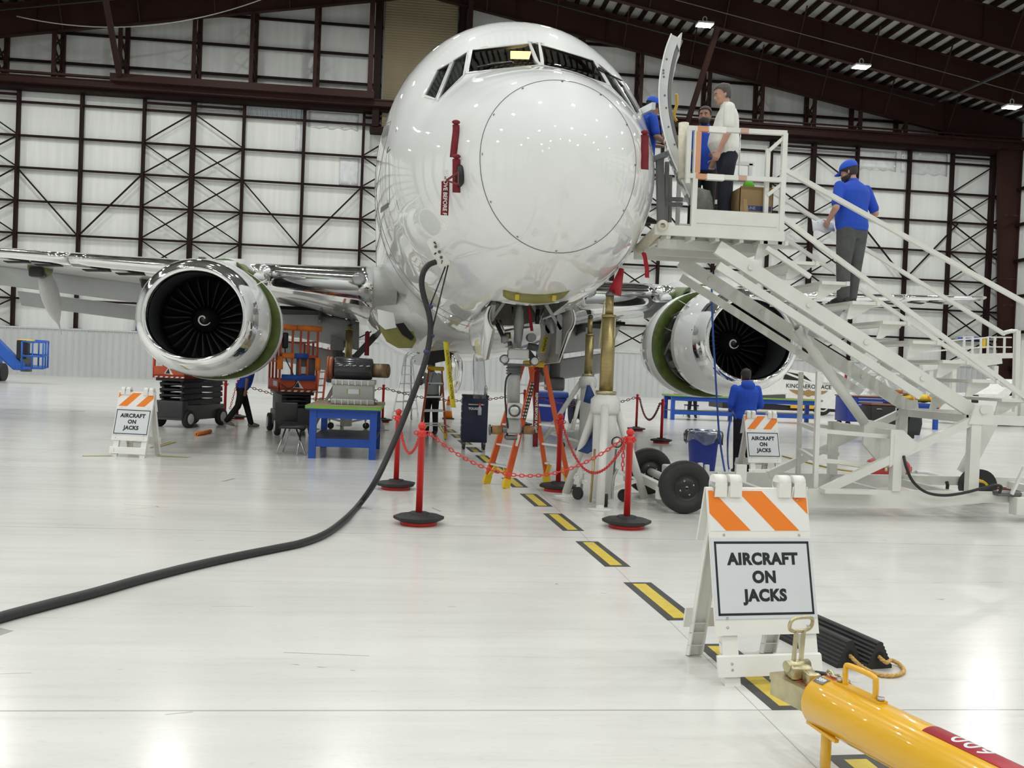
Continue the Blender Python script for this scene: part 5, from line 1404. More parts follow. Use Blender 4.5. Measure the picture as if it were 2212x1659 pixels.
# hitch head: plates, lever loop, hook
_T = T
def T(al, sd_, up_): return _T(al, sd_, up_ + .045)
hd = MB().bar(T(-.24,0,-.01), T(.0,0,-.01), .17, .03).bar(T(-.24,.07,-.05), T(.0,.07,-.05), .015, .09).bar(T(-.24,-.07,-.05), T(.0,-.07,-.05), .015, .09).build('hitch_head', ZPLATE, tb)
MB().bar(T(-.22,0,-.085), T(-.02,0,-.085), .13, .02).build('lower_jaw', STEEL_DARK, hd)
MB().bbox(T(-.15,0,.035),(.10,.10,.06),.012).build('lever_block', ZPLATE, hd)
MB().cyl(T(-.16,-.06,.055), T(-.16,.06,.055), .025, n=12).build('pivot_pin', ZPLATE, hd)
lv0 = T(-.16,0,.07); lv1 = T(-.15,.0,.215)
for s in (-1,1): MB().bar(lv0 + side*s*.02, lv1 + side*s*.02, .012, .018).build('lever_arm', ZPLATE, hd)
lc = T(-.145,0,.245); u_ = side; v_ = (d*.25+upv*.97).normalized()
MB().tube([lc + u_*(.062*math.copysign(abs(math.cos(q))**.55,math.cos(q))) + v_*(.034*math.copysign(abs(math.sin(q))**.8,math.sin(q))) for q in [2*PI*k/28 for k in range(28)]], .0085, 8, closed=True).build('lever_loop', ZPLATE, hd)
MB().bbox(T(-.06,.0,.03),(.06,.07,.055),.008).build('catch_block', ZPLATE, hd)
MB().tube(bez([T(-.06,-.02,.05),T(.0,-.05,.055),T(.05,-.08,.04),T(.085,-.095,.02)],5), [.012]*8+[.016]*8, 8).build('release_lever', BLACK, hd)
for k in range(3): MB().bar(T(-.15+.05*k,-.05,.007), T(-.15+.05*k,.05,.007), .006, .003).build('red_mark', mat('pink_red_sticker',(0,0,0)), hd)
# ------------------------------------------------------------------ wheel chocks
def chock(label, f, r):
    """f, r = floor points under the front and rear end of the ridge line"""
    f = V(f); r = V(r); t = (r-f).normalized(); s = V((t.y,-t.x,0)); H, Wd = .155, .088
    prof = []
    n = 7
    for k in range(n):                                    # ribbed flanks
        for j, o in ((0,0),(.5,.006)):
            q = (k+j)/n; x = -Wd + (Wd-.012)*q; prof.append((x - o*.8, .008 + (H-.008)*q + o*.5))
    prof.append((-.012,H)); prof.append((.012,H))
    for k in range(n-1,-1,-1):
        for j, o in ((.5,.006),(0,0)):
            q = (k+j)/n; x = Wd - (Wd-.012)*q; prof.append((x + o*.8, .008 + (H-.008)*q + o*.5))
    prof += [(Wd,0),(-Wd,0)]
    mb = MB().prism([f + s*x + V((0,0,z)) for x,z in prof], t*(r-f).length)
    o = mb.build('wheel_chock', RUBBER); tag(o, label, 'wheel chock', 'black rubber wheel chocks')
    h = f + V((0,0,.075)) - t*.002; MB().lathe([(.026,0),(.02,-.012),(.002,-.012)], h, -t, 14).build('rope_hole', BLACK_MATT, o)
    return h, t
def gp(u, v, z): q = PZ(u,v,z); return V((q.x,q.y,0))
fa, ra = gp(1838,1384,.155), gp(1745,1342,.155); fb_, rb_ = gp(1901.6,1387.2,.155), gp(1806,1345.7,.155)
h1, t1 = chock('black ribbed wheel chock nearer the large sign', fa, fa + (ra-fa).normalized()*.62)
h2, t2 = chock('black ribbed wheel chock on the right, farther from the large sign', fb_, fb_ + (rb_-fb_).normalized()*.62)
rp = bez([h1 + t1*.03, h1 - t1*.05 + V((0,0,-.025)), PZ(1868,1444,.014), PZ(1900,1458,.012), PZ(1935,1459,.012), PZ(1952,1450,.012), PZ(1944,1436,.014), PZ(1925,1426,.03), h2 - t2*.05 + V((0,0,-.02)), h2 + t2*.03], 8)
ro = MB()
for ph in (0, 2.1, 4.2):
    q = []
    for i, p in enumerate(rp):
        tt = (rp[min(i+1,len(rp)-1)]-rp[max(i-1,0)]).normalized(); e = tt.cross(V((0,0,1))).normalized(); e2 = e.cross(tt); an = ph + i*.9
        q.append(p + (e*math.cos(an)+e2*math.sin(an))*.0055)
    ro.tube(q, .0075, 6)
tag(ro.build('chock_rope', ROPE), 'tan rope looped between the two black wheel chocks', 'rope')
# ------------------------------------------------------------------ white mobile access stair
st = thing('mobile_stair', 'large white wheeled access stair beside the airliner cabin door', 'stair', (5.5,11.6,0))
WS = WHITE_STEEL
YN_, YF_ = 10.80, 12.45                     # near and far sides
def nb(u0, v0, u1, v1, w, h=None, y=YN_, name='tube_rail', up=(0,0,1), par=st):
    return MB().bar(PY(u0,v0,y), PY(u1,v1,y), w, h or w, up).build(name, WS, par)
ZD = 3.45
# platform frame: near kick board, deck, cross bearers below
xa, xb = 3.28, 4.40
MB().box((xa,YN_-.022,3.40),(xb-.045,YN_+.0,3.63)).build('kick_board', WS, st)
MB().box((xa,YN_-.026,3.46),(xb-.1,YN_-.0221,3.468)).build('kick_board_joint', GREY_LIGHT, st)
dk = MB().box((3.10,YN_+.002,3.42),(xb-.012,YF_,ZD)).build('deck_plate', mat('stair_deck_grey',(.42,.42,.40),.6), st)
MB().bar((2.80,YN_-.01,3.36),(xb,YN_-.01,3.36),.06,.12).build('edge_beam', WS, st); MB().bar((2.95,YF_,3.36),(xb,YF_,3.36),.06,.12).build('edge_beam', WS, st)
for x in (2.98,3.28,3.58,3.88,4.18,4.36): MB().bar((x,YN_,3.33),(x,YF_,3.33),.05,.13).build('deck_bearer', WS, st)
for y in (11.1, 11.8, 12.3): MB().bar((2.93,y,3.24),(4.32,y,3.24),.08,.11).build('deck_beam', WS, st)
# near guard rail
for x in (3.27, 4.36):
    MB().bar((x,YN_,3.38 if x > 4 else 3.36),(x,YN_,4.60),.06,.06,(0,1,0)).build('guard_post', WS, st)
MB().bar((3.18,YN_,3.93),(3.18,YN_,4.585),.05,.05,(0,1,0)).build('gate_post', WS, st)
for z in (4.585, 4.02): MB().bar((3.16,YN_,z),(4.38,YN_,z+.02),.055,.055).build('guard_rail', WS, st)
SALMON = mat('salmon_tape', (.62,.30,.17), .6)
for z in (4.585, 4.02):
    MB().bar((3.27,YN_-.002,z),(3.40,YN_-.002,z),.06,.062).build('tape_wrap', SALMON, st); MB().bar((3.80,YN_-.002,z+.012),(3.90,YN_-.002,z+.012),.058,.058).build('tape_wrap', mat('faded_tape',(.52,.34,.27),.6), st)
    MB().bar((3.41,YN_-.004,z),(3.62,YN_-.004,z),.068,.07).build('foam_wrap', WHITE_PLASTIC, st)
MB().bar((3.29,YN_-.002,4.06),(3.29,YN_-.002,4.55),.062,.062,(0,1,0)).build('tape_wrap', SALMON, st)
MB().cyl((3.80,YN_-.02,4.03),(3.80,YN_-.02,4.58),.008,n=6).build('lock_wire', STEEL, st)
MB().bar((4.36,YN_,4.56),(4.20,YN_+.06,4.40),.04,.04).build('gusset_bar', WS, st); MB().bar((4.19,YN_+.08,3.45),(4.19,YN_+.08,4.42),.05,.05,(0,1,0)).build('gusset_bar', WS, st); MB().bar((4.36,YN_,4.0),(4.20,YN_+.06,3.86),.04,.04).build('gusset_bar', WS, st)
# far guard rail
for x in (3.55, 4.0, 4.55): MB().bar((x,YF_,3.40),(x,YF_,4.6),.05,.05,(0,1,0)).build('guard_post', WS, st)
for z in (4.60, 4.05): MB().bar((3.53,YF_,z),(4.6,YF_,z),.05,.05).build('guard_rail', WS, st)
# grey adjustable end frame next to the fuselage
EG = mat('dull_grey_frame', (.34,.345,.34), .5)
for u0, v0, u1, v1, w in ((1425,345,1428,490,.09),(1441,350,1438,490,.05),(1448,380,1447,480,.04)): MB().bar(PY(u0,v0,11.9), PY(u1,v1,11.9), w, w, (0,1,0)).build('end_frame_post', EG, st)
for v in (430, 441): MB().bar(PY(1436,v,11.9), PY(1474,v+1,11.9), .05, .05).build('end_frame_rail', EG, st)
# foam rolls padding the end of the platform
rl = MB().pipe(PY(1477,266,10.95), PY(1475,386,10.95), .062, .03, 20).build('upright_foam_roll', CREAM, st)
MB().pipe(PY(1432,487,10.72), PY(1383,536,12.0), .068, .032, 20).build('lower_foam_roll', CREAM, st)
# stringers and treads
S0 = V((3.60,YN_+.06,3.22)); S1 = V((6.99,YN_+.06,1.30)); sd = (S1-S0).normalized()
for y in (YN_+.06, YF_-.06):
    a, b = V((3.60,y,3.20)), V((7.02,y,1.30))
    MB().bar(a, b, .07, .17).build('stringer', WS, st)
    MB().bar(a + V((.02,0,-.22)), b + V((-.75,0,.20)), .05, .10).build('lift_beam', WS, st)
    for k in range(4):
        q = a.lerp(b, .12+.22*k); MB().lathe([(.03,0),(.03,.012)], V((q.x,y-.04,q.z)), (0,-1,0), 12).build('bolt_boss', WS, st)
for k in range(9):
    x = 4.28 + k*.40; z = 3.285 - k*.2245
    t_ = MB().box((x-.17,YN_+.0,z-.02),(x+.17,YF_-.02,z+.02)).box((x+.135,YN_-.02,z-.026),(x+.176,YF_,z+.025)).build('tread', WS, st)
    for y in (YN_+.08, YF_-.1): MB().prism([(x-.16,y,z-.02),(x+.12,y,z-.021),(x+.10,y,z-.06),(x-.14,y,z-.2),(x-.2,y,z-.2)],(0,.02,0)).build('tread_bracket', WS, t_)
# stair hand rails (near and far, two each)
for a, b in (((1688,363),(2260,680)), ((1690,470),(2260,893))): nb(*a, *b, .05, .055, YN_, 'hand_rail')
nb(1655,535,1750,598,.05,.055,YN_,'hand_rail')
for a, b in (((1660,410),(2170,722)),((1665,495),(2170,833))): nb(*a, *b, .05, .05, YF_, 'hand_rail')
MB().tube([PY(2165,720,YF_),PY(2185,715,YF_),PY(2197,716,YF_)],.03,8).build('rail_end', WS, st); MB().tube([PY(2165,830,YF_),PY(2180,835,YF_),PY(2195,833,YF_)],.03,8).build('rail_end', WS, st)
nb(2197,714,2193,908,.07,.07,YF_,'tall_post',(0,1,0)); nb(2215,735,2205,905,.06,.06,YN_+.3,'tall_post',(0,1,0))
# hydraulic struts
for y in (11.25, 12.0):
    MB().cyl(PY(1722,710,y), PY(1868,914,y), .062, n=18).build('lift_cylinder', WS, st); MB().cyl(PY(1722,710,y), PY(1704,672,y), .035, n=12).build('cylinder_rod', STEEL, st)
# base chassis
yB, yF2 = 10.75, 12.45
for y in (yB, yF2):
    MB().prism([(2.95,y-.03,.30),(5.0,y-.03,.33),(9.2,y-.03,.36),(9.2,y-.03,.24),(7.2,y-.03,.22),(6.2,y-.03,.12),(4.2,y-.03,.09),(3.8,y-.03,.13),(2.95,y-.03,.16)],(0,.08,0)).build('side_beam', WS, st)
    MB().bar((5.0,y,.30),(6.93,y,1.24),.08,.10).build('diagonal', WS, st)
    for x in (5.93, 6.93): MB().bar((x,y,.33),(x,y,1.02 if x < 6 else 1.26),.13 if x > 6.5 else .11,.1,(0,1,0)).build('upright', WS, st)
    MB().prism([(5.83,y-.045,.62),(5.83,y-.045,1.08),(5.98,y-.045,1.08),(6.20,y-.045,.90),(6.05,y-.045,.78)],(0,.03,0)).build('gusset_plate', WS, st)
    MB().bar((6.85,y,1.24),(9.2,y,1.24),.09,.12).build('top_chord', WS, st)
    MB().bar((7.9,y,.4),(8.3,y,1.2),.06,.2).build('upright', WS, st)
    MB().prism([(6.82,y-.06,1.18),(7.16,y-.06,1.18),(7.12,y-.06,1.42),(6.90,y-.06,1.42)],(0,.03,0)).build('hinge_plate', WS, st)
    MB().lathe([(.05,0),(.05,.02)], V((7.0,y-.06,1.36)), (0,-1,0), 14).build('hinge_pin', WS, st)
for x in (3.1, 4.3, 5.93, 6.93, 8.6): MB().bar((x,yB,.25),(x,yF2,.25),.08,.10).build('cross_beam', WS, st)
MB().bar((5.93,yB,1.02),(5.93,yF2,1.02),.08,.1).build('cross_beam', WS, st); MB().bar((6.9,yB,1.24),(6.9,yF2,1.24),.1,.1).build('cross_beam', WS, st)
MB().prism([PY(1868,905,11.2),PY(1935,918,11.2),PY(1930,990,11.2),PY(1900,1000,11.2),PY(1865,960,11.2)],(0,.05,0)).build('cylinder_mount', WS, st)
# slim steps frame rising from the chassis
for y in (12.42, 10.85): MB().bar(V((5.42 if y > 11 else 4.96,y,.33)), V((5.40 if y > 11 else 4.94,y,1.75)), .055,.055,(0,1,0)).build('stacking_post', WS, st)
for z in (.98, .62):
    MB().bar((4.96,10.85,z+.05),(5.95,10.85,z),.05,.05).build('frame_rail', WS, st); MB().bar((4.96,10.85,z+.05),(5.42,12.42,z+.05),.05,.05).build('frame_rail', WS, st); MB().bar((5.42,12.42,z+.05),(6.0,12.42,z),.05,.05).build('frame_rail', WS, st)
MB().bar((5.95,10.85,.45),(5.95,10.85,1.02),.06,.06,(0,1,0)).build('frame_rail', WS, st)
MB().box((4.95,10.55,.30),(5.62,10.72,.345)).build('foot_step', WS, st)
# wheels at the left end, axle boxes and posts
for (x, y) in ((3.28,10.72),(3.28,12.40)):
    w = MB().lathe([(.155,-.06),(.155,-.10),(.27,-.10),(.305,-.075),(.315,-.04),(.315,.04),(.305,.075),(.27,.10),(.155,.10),(.155,-.06)], (x,y,.315), (0,1,0), 36, caps=False).build('wheel', RUBBER, st)
    MB().lathe([(.02,-.09),(.05,-.105),(.10,-.095),(.12,-.075),(.155,-.085),(.16,-.10),(.165,-.06)], (x,y,.315), (0,1,0), 28, caps=False).build('wheel_rim', BLACK, w)
    for k in range(4): MB().lathe([(.012,0),(.012,-.014),(.002,-.014)], (x+.085*math.cos(k*PI/2+.4),y-.085,.315+.085*math.sin(k*PI/2+.4)), (0,1,0), 6).build('wheel_nut', STEEL, w)
MB().cyl((3.28,10.82,.315),(3.28,12.3,.315),.05,n=12).build('axle', WS, st)
MB().bbox((3.5,11.5,.37),(.34,.9,.18),.02).build('axle_box', WS, st)
for u, v0, v1, y in ((1513,1000,1040,10.95),(1527,1004,1040,10.95),(1553,1020,1050,10.78),(1447,1003,1052,11.9)): MB().bar(PY(u,v0,y), PY(u,v1,y), .05,.05,(0,1,0)).build('stub_post', WS, st)
MB().box((3.9,10.70,.40),(4.03,10.76,.60)).build('tab_plate', WS, st); MB().box((4.45,10.66,.22),(4.75,10.72,.44)).build('tab_plate', WS, st)
# jacking box, pump, handle and hoses at the right
MB().bbox((7.62,10.62,.20),(.44,.16,.22),.01).build('pump_box', WS, st)
MB().bar(PY(2212,1010,10.6), PY(2185,1068,10.6), .035,.035).build('pump_handle', WS, st)
for k in range(4): MB().lathe([(.012,0),(.012,-.01)], (7.60+.06*(k%2),10.54,.17+.07*(k//2)), (0,1,0), 8).build('box_bolt', STEEL, st)
MB().tube(bez([PY(1952,985,10.7),PY(1958,1010,10.65),PY(1972,1040,10.62),PY(2000,1063,10.62),PY(2040,1070,10.62),PY(2085,1064,10.62),PY(2120,1055,10.62),PY(2150,1048,10.62),PY(2163,1052,10.62),PY(2158,1066,10.62)],6), .018, 8).build('hydraulic_hose', BLACK, st)
MB().bbox(PY(2175,1066,10.68),(.32,.14,.06),.02).build('pump_valves', STEEL_DARK, st)
MB().tube(bez([PY(2110,1038,11.2),PY(2122,1040,11.2),PY(2130,1045,11.2),PY(2134,1052,11.2)],4),[.02]*5+[.016]*8,8).build('yellow_grip', YELLOW_P, st)
MB().tube([PY(2045,1040,11.3),PY(2047,1048,11.3),PY(2046,1056,11.3)],.022,8).build('shut_off_valve', BLACK, st)
for y in (10.86, 12.3): MB().cyl((8.02,y-.09,.24),(8.02,y+.09,.24),.24,n=26).build('rear_wheel', RUBBER, st)

# ------------------------------------------------------------------ things on the stair platform
bx = thing('cardboard_box', 'open cardboard box with a blue printed band on the stair platform', 'box', (4.12,11.1,ZD))
x0, x1, y0, y1, z0, z1 = 3.88, 4.30, 10.93, 11.25, ZD+.002, ZD+.50
for q in (((x0,y0,z0),(x1,y0+.008,z1)),((x0,y1-.008,z0),(x1,y1,z1)),((x0,y0,z0),(x0+.008,y1,z1)),((x1-.008,y0,z0),(x1,y1,z1)),((x0,y0,z0),(x1,y1,z0+.01))): MB().box(*q).build('box_panel', CARD, bx)
MB().prism([(x0,y0,z1),(x1,y0,z1),(x1,y0-.02,z1+.01),(x0,y0-.02,z1+.01)],(0,0,.004)).build('box_flap', CARD, bx)
bd = MB().box((x0+.09,y0-.002,z0+.225),(x1-.02,y0,z0+.285)).build('printed_band', mat('navy_print',(.02,.025,.14),.5), bx)
me = text_mesh('LINE', .05, .001); MB().add(me, frame((x0+.15,y0-.0025,z0+.255),(1,0,0),(0,0,1))).build('lettering', mat('pale_print',(.25,.27,.42),.5), bd); bpy.data.meshes.remove(me)
MB().prism([(x0+.07,y0-.003,z0+.15),(x0+.12,y0-.003,z0+.15),(x0+.09,y0-.003,z0+.36),(x0+.04,y0-.003,z0+.36)],(0,.002,0)).build('packing_tape', mat('tan_tape',(.38,.25,.11),.35), bx)
rg = MB().sph((4.04,11.08,ZD+.55),(.075,.06,.075),9,6); tag(rg.build('green_cloth', mat('lime_cloth',(.10,.42,.02),.8,bump=.4,scale=20)), 'bright green cloth poking out of the cardboard box', 'cloth')
rows = [[V((4.0+.04*i,11.2,ZD+.47+.045*j+.01*math.sin(i*2+j))) for i in range(6)] for j in range(3)]
tag(MB().sheet(rows,.004).build('paper_sheets', SIGN_WHITE), 'white papers standing in the cardboard box behind the green cloth', 'papers')
bg = []
for k, (z, rx, ry) in enumerate(((.44,.03,.03),(.42,.10,.05),(.32,.13,.07),(.2,.14,.08),(.10,.12,.07),(.04,.07,.05),(.02,.02,.02))):
    bg.append([V((3.42+.03*k*.2+rx*(1+.15*math.sin(3*a+k))*math.cos(a), 11.05+ry*math.sin(a), ZD+.03+z+.02*math.sin(2*a+k))) for a in [2*PI*i/16 for i in range(16)]])
tag(MB().loft(bg).build('gear_bag', mat('grey_canvas',(.17,.17,.155),.85,var=.3,scale=8,bump=.4)), 'crumpled grey canvas bag on the platform beside the navy trousers', 'bag')
# ------------------------------------------------------------------ right-hand background
leg_w = .13
ta = PZ(1447,907); tb_ = PZ(1741,917)
xl = [PZ(1437,906).x+.3, 12.25, 12.3, tb_.x+.25]
bench('long blue table left of the man in the hoodie, under the right engine', 9.35, 12.1, 32.7, 33.9, .92, BLUE_BENCH, WOOD, GREEN_EDGE, 'long blue tables at the right', shelf=.34)
bench('long blue table right of the man in the hoodie, in front of the white truck', 12.25, 15.1, 32.7, 33.9, .92, BLUE_BENCH, WOOD, GREEN_EDGE, 'long blue tables at the right', shelf=.34)
tag(MB().bbox((9.85,33.2,1.03),(.42,.4,.21),.03).build('white_case', WHITE_PLASTIC), 'small white case on the left blue table', 'case')
tag(MB().bbox((10.35,33.3,1.0),(.45,.35,.14),.05).build('cable_bundle', GREY_DARK), 'dark bundle of leads beside the white case', 'cable')
mb = MB(); 
bk_ = thing('manual_binder', 'open grey binder lying on the right blue table', 'binder', (13.2,33.1,.93))
MB().hexa([(12.85,32.9,.925),(13.75,32.9,.925),(13.75,33.5,.925),(12.85,33.5,.925),(12.85,32.9,1.0),(13.75,32.9,1.06),(13.75,33.5,1.06),(12.85,33.5,1.0)]).build('binder', GREY_DARK, bk_)
MB().hexa([(12.88,32.92,1.005),(13.80,32.92,1.075),(13.80,33.48,1.075),(12.88,33.48,1.005),(12.88,32.92,1.02),(13.82,32.92,1.10),(13.82,33.48,1.10),(12.88,33.48,1.02)]).build('pages', mat('aged_paper',(.52,.50,.40),.7), bk_)
# chair beyond the left table
ch = thing('stacking_chair', 'black chair with thin metal legs behind the left blue table', 'chair', (11.0,35.5,0))
MB().bbox((11.0,35.5,.46),(.48,.46,.05),.02).build('seat', BLACK, ch); MB().bbox((11.0,35.7,.82),(.46,.06,.42),.05).build('backrest', BLACK, ch)
for sx in (-1,1):
    for sy in (-1,1): MB().cyl((11.0+sx*.2,35.5+sy*.18,.45),(11.0+sx*.25,35.5+sy*.22,0),.014,n=8).build('leg', STEEL, ch)
# white service truck
tr = thing('service_truck', 'white service truck with winged emblem beyond the blue tables', 'truck', (17.6,42.5,0))
tx0, tx1, ty = 14.6, 20.0, 41.3
WT = mat('white_truck_paint', (.78,.78,.76), .35, coat=.3)
MB().prism([(tx0+.2,ty,.55),(tx1,ty,.30),(tx1+.1,ty,1.35),(tx1-.55,ty,1.85),(tx0+2.4,ty,2.15),(tx0+2.2,ty,2.45),(tx0-.5,ty,2.45),(tx0-.6,ty,.6)],(0,2.3,0)).build('body', WT, tr)
MB().prism([(tx0+2.5,ty-.02,1.62),(tx0+3.9,ty-.02,1.55),(tx0+3.5,ty-.02,1.85),(tx0+2.6,ty-.02,1.98)],(0,.02,0)).build('side_window', BLACK, tr)
MB().bar((tx0+2.6,ty-.03,1.92),(tx0+3.9,ty-.03,1.50),.02,.09).build('window_bar', WT, tr)
MB().box((tx1-1.0,ty-.2,1.55),(tx1+.0,ty,2.05)).build('rear_box', WT, tr); MB().box((tx0+1.5,ty-.03,1.98),(tx0+2.2,ty,2.28)).build('red_light', mat('dark_red_lens',(.25,.01,.015),.3), tr)
MB().box((tx1-.02,ty-.22,1.70),(tx1+.1,ty-.1,1.95)).build('red_light', mat('dark_red_lens',(0,0,0)), tr); MB().box((tx0+.0,ty-.03,2.05),(tx0+.12,ty,2.25)).build('amber_light', ORANGE_TAPE, tr)
MB().box((tx0+2.9,ty-.12,.30),(tx0+4.0,ty,.72)).build('battery_tray', YELLOW, tr)
for x in (tx0+.9, tx1-.9):
    w = MB().lathe([(.2,-.14),(.42,-.14),(.45,-.1),(.45,.1),(.42,.14),(.2,.14)], (x,ty+.18,.45), (0,1,0), 28).build('wheel', RUBBER, tr); MB().lathe([(.21,-.142),(.27,-.148),(.28,-.14)], (x,ty+.18,.45), (0,1,0), 28, caps=False).build('white_band', TYRE_WHITE, w)
MB().box((tx0-.3,ty+.1,.18),(tx1-.2,ty+2.1,.5)).build('underbody', BLACK, tr)
MB().box((tx0-.2,ty-.0,2.45),(tx0+1.2,ty+2.2,3.3)).build('cab', WT, tr); MB().box((tx0+.5,ty-.02,2.6),(tx0+1.1,ty,3.15)).build('side_window', mat('pale_window',(.30,.36,.36),.15), tr)
me = text_mesh('KING AEROSPACE', .26, .004, 1.05); MB().add(me, frame((tx0+3.75,ty-.012,1.32),(1,0,0),(0,0,1))).build('lettering', INK, tr); bpy.data.meshes.remove(me)
em = MB(); ec = V((tx0+3.75,ty-.012,1.02))
GOLD = mat('gold_emblem', (.35,.22,.09), .45)
for s in (-1,1): em.prism([ec+V((s*.12,0,-.10)), ec+V((s*.12,0,.10)), ec+V((s*.95,0,.14)), ec+V((s*.80,0,.02)), ec+V((s*.45,0,-.12))],(0,-.006,0))
em.build('emblem_wings', GOLD, tr); MB().cyl(ec, ec+V((0,-.01,0)), .17, n=24).build('emblem_disc', GOLD, tr)
# blue tool chest, black cart, blue side table and yellow bag
q = PZ(1848,921); tx, ty2 = q.x+.60, q.y+.6
tch = thing('tool_chest', 'blue tool chest on castors with papers on top, right of the white truck', 'tool chest', (tx,ty2,0))
MB().bbox((tx,ty2,.62),(1.8,1.0,.92),.03).build('body', mat('deep_blue_chest',(.012,.028,.24),.4), tch); MB().bbox((tx,ty2,1.11),(1.85,1.05,.05),.015).build('worktop', mat('brown_top',(.20,.09,.045),.55), tch)
for k in range(3): MB().box((tx-.5,ty2-.52,.72+.12*k),(tx+.85,ty2-.505,.80+.12*k)).build('drawer', mat('deep_blue_drawer',(.02,.04,.34),.4), tch)
for k in range(3): MB().box((tx-.5,ty2-.53,.79+.12*k),(tx+.85,ty2-.515,.81+.12*k)).build('drawer_pull', ALU, tch)
for sx in (-1,1):
    for sy in (-1,1): MB().cyl((tx+sx*.78,ty2+sy*.35-.03,.09),(tx+sx*.78,ty2+sy*.35+.03,.09),.09,n=16).build('castor', RUBBER, tch)
for k in range(2): tag(MB().hexa([(tx-.85+.5*k,ty2-.3,1.137),(tx-.42+.5*k,ty2-.3,1.137),(tx-.42+.5*k,ty2+.1,1.137),(tx-.85+.5*k,ty2+.1,1.137),(tx-.8+.5*k,ty2-.28,1.18),(tx-.47+.5*k,ty2-.28,1.23),(tx-.47+.5*k,ty2+.08,1.23),(tx-.8+.5*k,ty2+.08,1.18)]).build('paper_pile', SIGN_WHITE), ('left' if k == 0 else 'right') + ' white paper pile on the blue tool chest', 'papers', 'papers on the tool chest')
q = PZ(1870,958); kx, ky = q.x+.75, q.y+.3
kc = thing('tool_cart', 'black tool cart with brown top in front of the blue chest', 'cart', (kx,ky,0))
MB().bbox((kx,ky,.60),(1.25,.6,.86),.02).build('body', BLACK, kc); MB().bbox((kx,ky,1.06),(1.3,.65,.05),.01).build('worktop', mat('brown_top',(0,0,0)), kc)
for x in (-.42,.25): MB().tube([(kx+x-.08,ky-.31,.92),(kx+x-.06,ky-.33,.94),(kx+x+.06,ky-.33,.94),(kx+x+.08,ky-.31,.92)],.014,6).build('drawer_handle', STEEL, kc)
for sx in (-1,1):
    for sy in (-1,1): MB().cyl((kx+sx*.5,ky+sy*.22-.025,.085),(kx+sx*.5,ky+sy*.22+.025,.085),.085,n=14).build('castor', RUBBER, kc)
jb = thing('draped_jacket', 'dark jacket draped over the right end of the black cart', 'jacket', (kx+.6,ky-.36,.9))
MB().sheet([[V((kx+.40+.09*j+.03*math.sin(i*1.3+j), ky-.36-.03*math.sin(j*2.1+i*.6), 1.02-.15*i)) for j in range(5)] for i in range(6)],.02).build('jacket', mat('charcoal_cloth',(.03,.032,.036),.85,bump=.3), jb)
bbx = thing('parts_bin', 'blue open fronted parts bin on the black tool cart', 'bin', (kx+.15,ky,1.09))
bm_ = mat('bright_blue_bin',(.01,.05,.55),.4)
MB().prism([(kx-.05,ky-.15,1.088),(kx+.33,ky-.15,1.088),(kx+.33,ky-.15,1.30),(kx-.05,ky-.15,1.42)],(0,.01,0)).box((kx-.05,ky-.15,1.088),(kx-.03,ky+.2,1.42)).box((kx+.31,ky-.15,1.088),(kx+.33,ky+.2,1.30)).box((kx-.05,ky-.15,1.088),(kx+.33,ky+.2,1.10)).box((kx-.05,ky+.19,1.088),(kx+.33,ky+.2,1.42)).build('bin', bm_, bbx)
leg_w = .14
q = PZ(1955,925); q2 = PZ(2014,928)
bt = bench('blue table with the yellow bag, right of the tool chest', q2.x-1.12, q2.x+.25, q2.y-.1, q2.y+1.3, .93, BLUE_BENCH, BLUE_BENCH, BLUE_BENCH, 'blue tables at the right', shelf=None)
bagc = V((q2.x-.32, q2.y+.5, 1.12)); R = []
for k in range(15):
    t = k/14; x = -.85+1.7*t; w = .42*min(1,(math.sin(PI*min(max(t,.03),.97)))**.35); h = .15*min(1,(math.sin(PI*min(max(t,.03),.97)))**.4)*(1+.12*math.sin(k*2.3))
    R.append([bagc + V((x, w*math.cos(a), h*math.sin(a)*(1+.08*math.sin(5*a+k)))) for a in [2*PI*i/18 for i in range(18)]])
yb2 = thing('yellow_bag', 'long yellow fabric bag with orange straps lying on a blue table', 'bag', (bagc.x,bagc.y,.93))
MB().loft(R).build('bag', mat('yellow_fabric',(.62,.42,.015),.7,var=.12,scale=6,bump=.4), yb2)
for x in (-.5, .15, .5): MB().tube(bez([bagc+V((x,-.40,.10)),bagc+V((x+.06,-.52,-.05)),bagc+V((x+.02,-.66,-.2)),bagc+V((x-.06,-.66,-.35 if x != .15 else -.25))],4),.022,6).build('strap', ORANGE_TAPE, yb2)
tag(MB().bbox(bagc+V((-.65,-.05,.21)),(.5,.4,.14),.06).build('strap_coil', mat('dark_orange_web',(.35,.10,.02),.8)), 'coil of dark orange webbing on the left end of the yellow bag', 'strap')
# white stair far behind
fs = thing('step_stand', 'small white step stair with hand rails far behind the tool chest', 'stair', PZ(1870,880)); yy = 47
def fb(u0,v0,u1,v1,w=.09,d=0): return MB().bar(PY(u0,v0,yy+d), PY(u1,v1,yy+d), w, w, (0,1,0))
for d, du in ((0,0),(1.3,22)):
    fb(1852+du,866,1906+du,806,.14,d).build('stringer', WS, fs)
    fb(1838+du,822,1878+du,786,.06,d).build('hand_rail', WS, fs); fb(1838+du,842,1890+du,792,.06,d).build('hand_rail', WS, fs); fb(1850+du,834,1851+du,866,.06,d).build('rail_post', WS, fs)
    fb(1907+du,806,1928+du,858,.12,d).build('rear_leg', WS, fs)
for k in range(6):
    t = k/5; MB().box(tuple(PY(1856+46*t,860-50*t,yy)+V((-.1,0,-.03))), tuple(PY(1856+46*t,860-50*t,yy)+V((.25,1.3,.03)))).build('tread', WS, fs)
MB().box(tuple(PY(1904,805,yy)+V((0,0,-.05))), tuple(PY(1960,808,yy)+V((0,1.3,.05)))).build('top_platform', WS, fs)
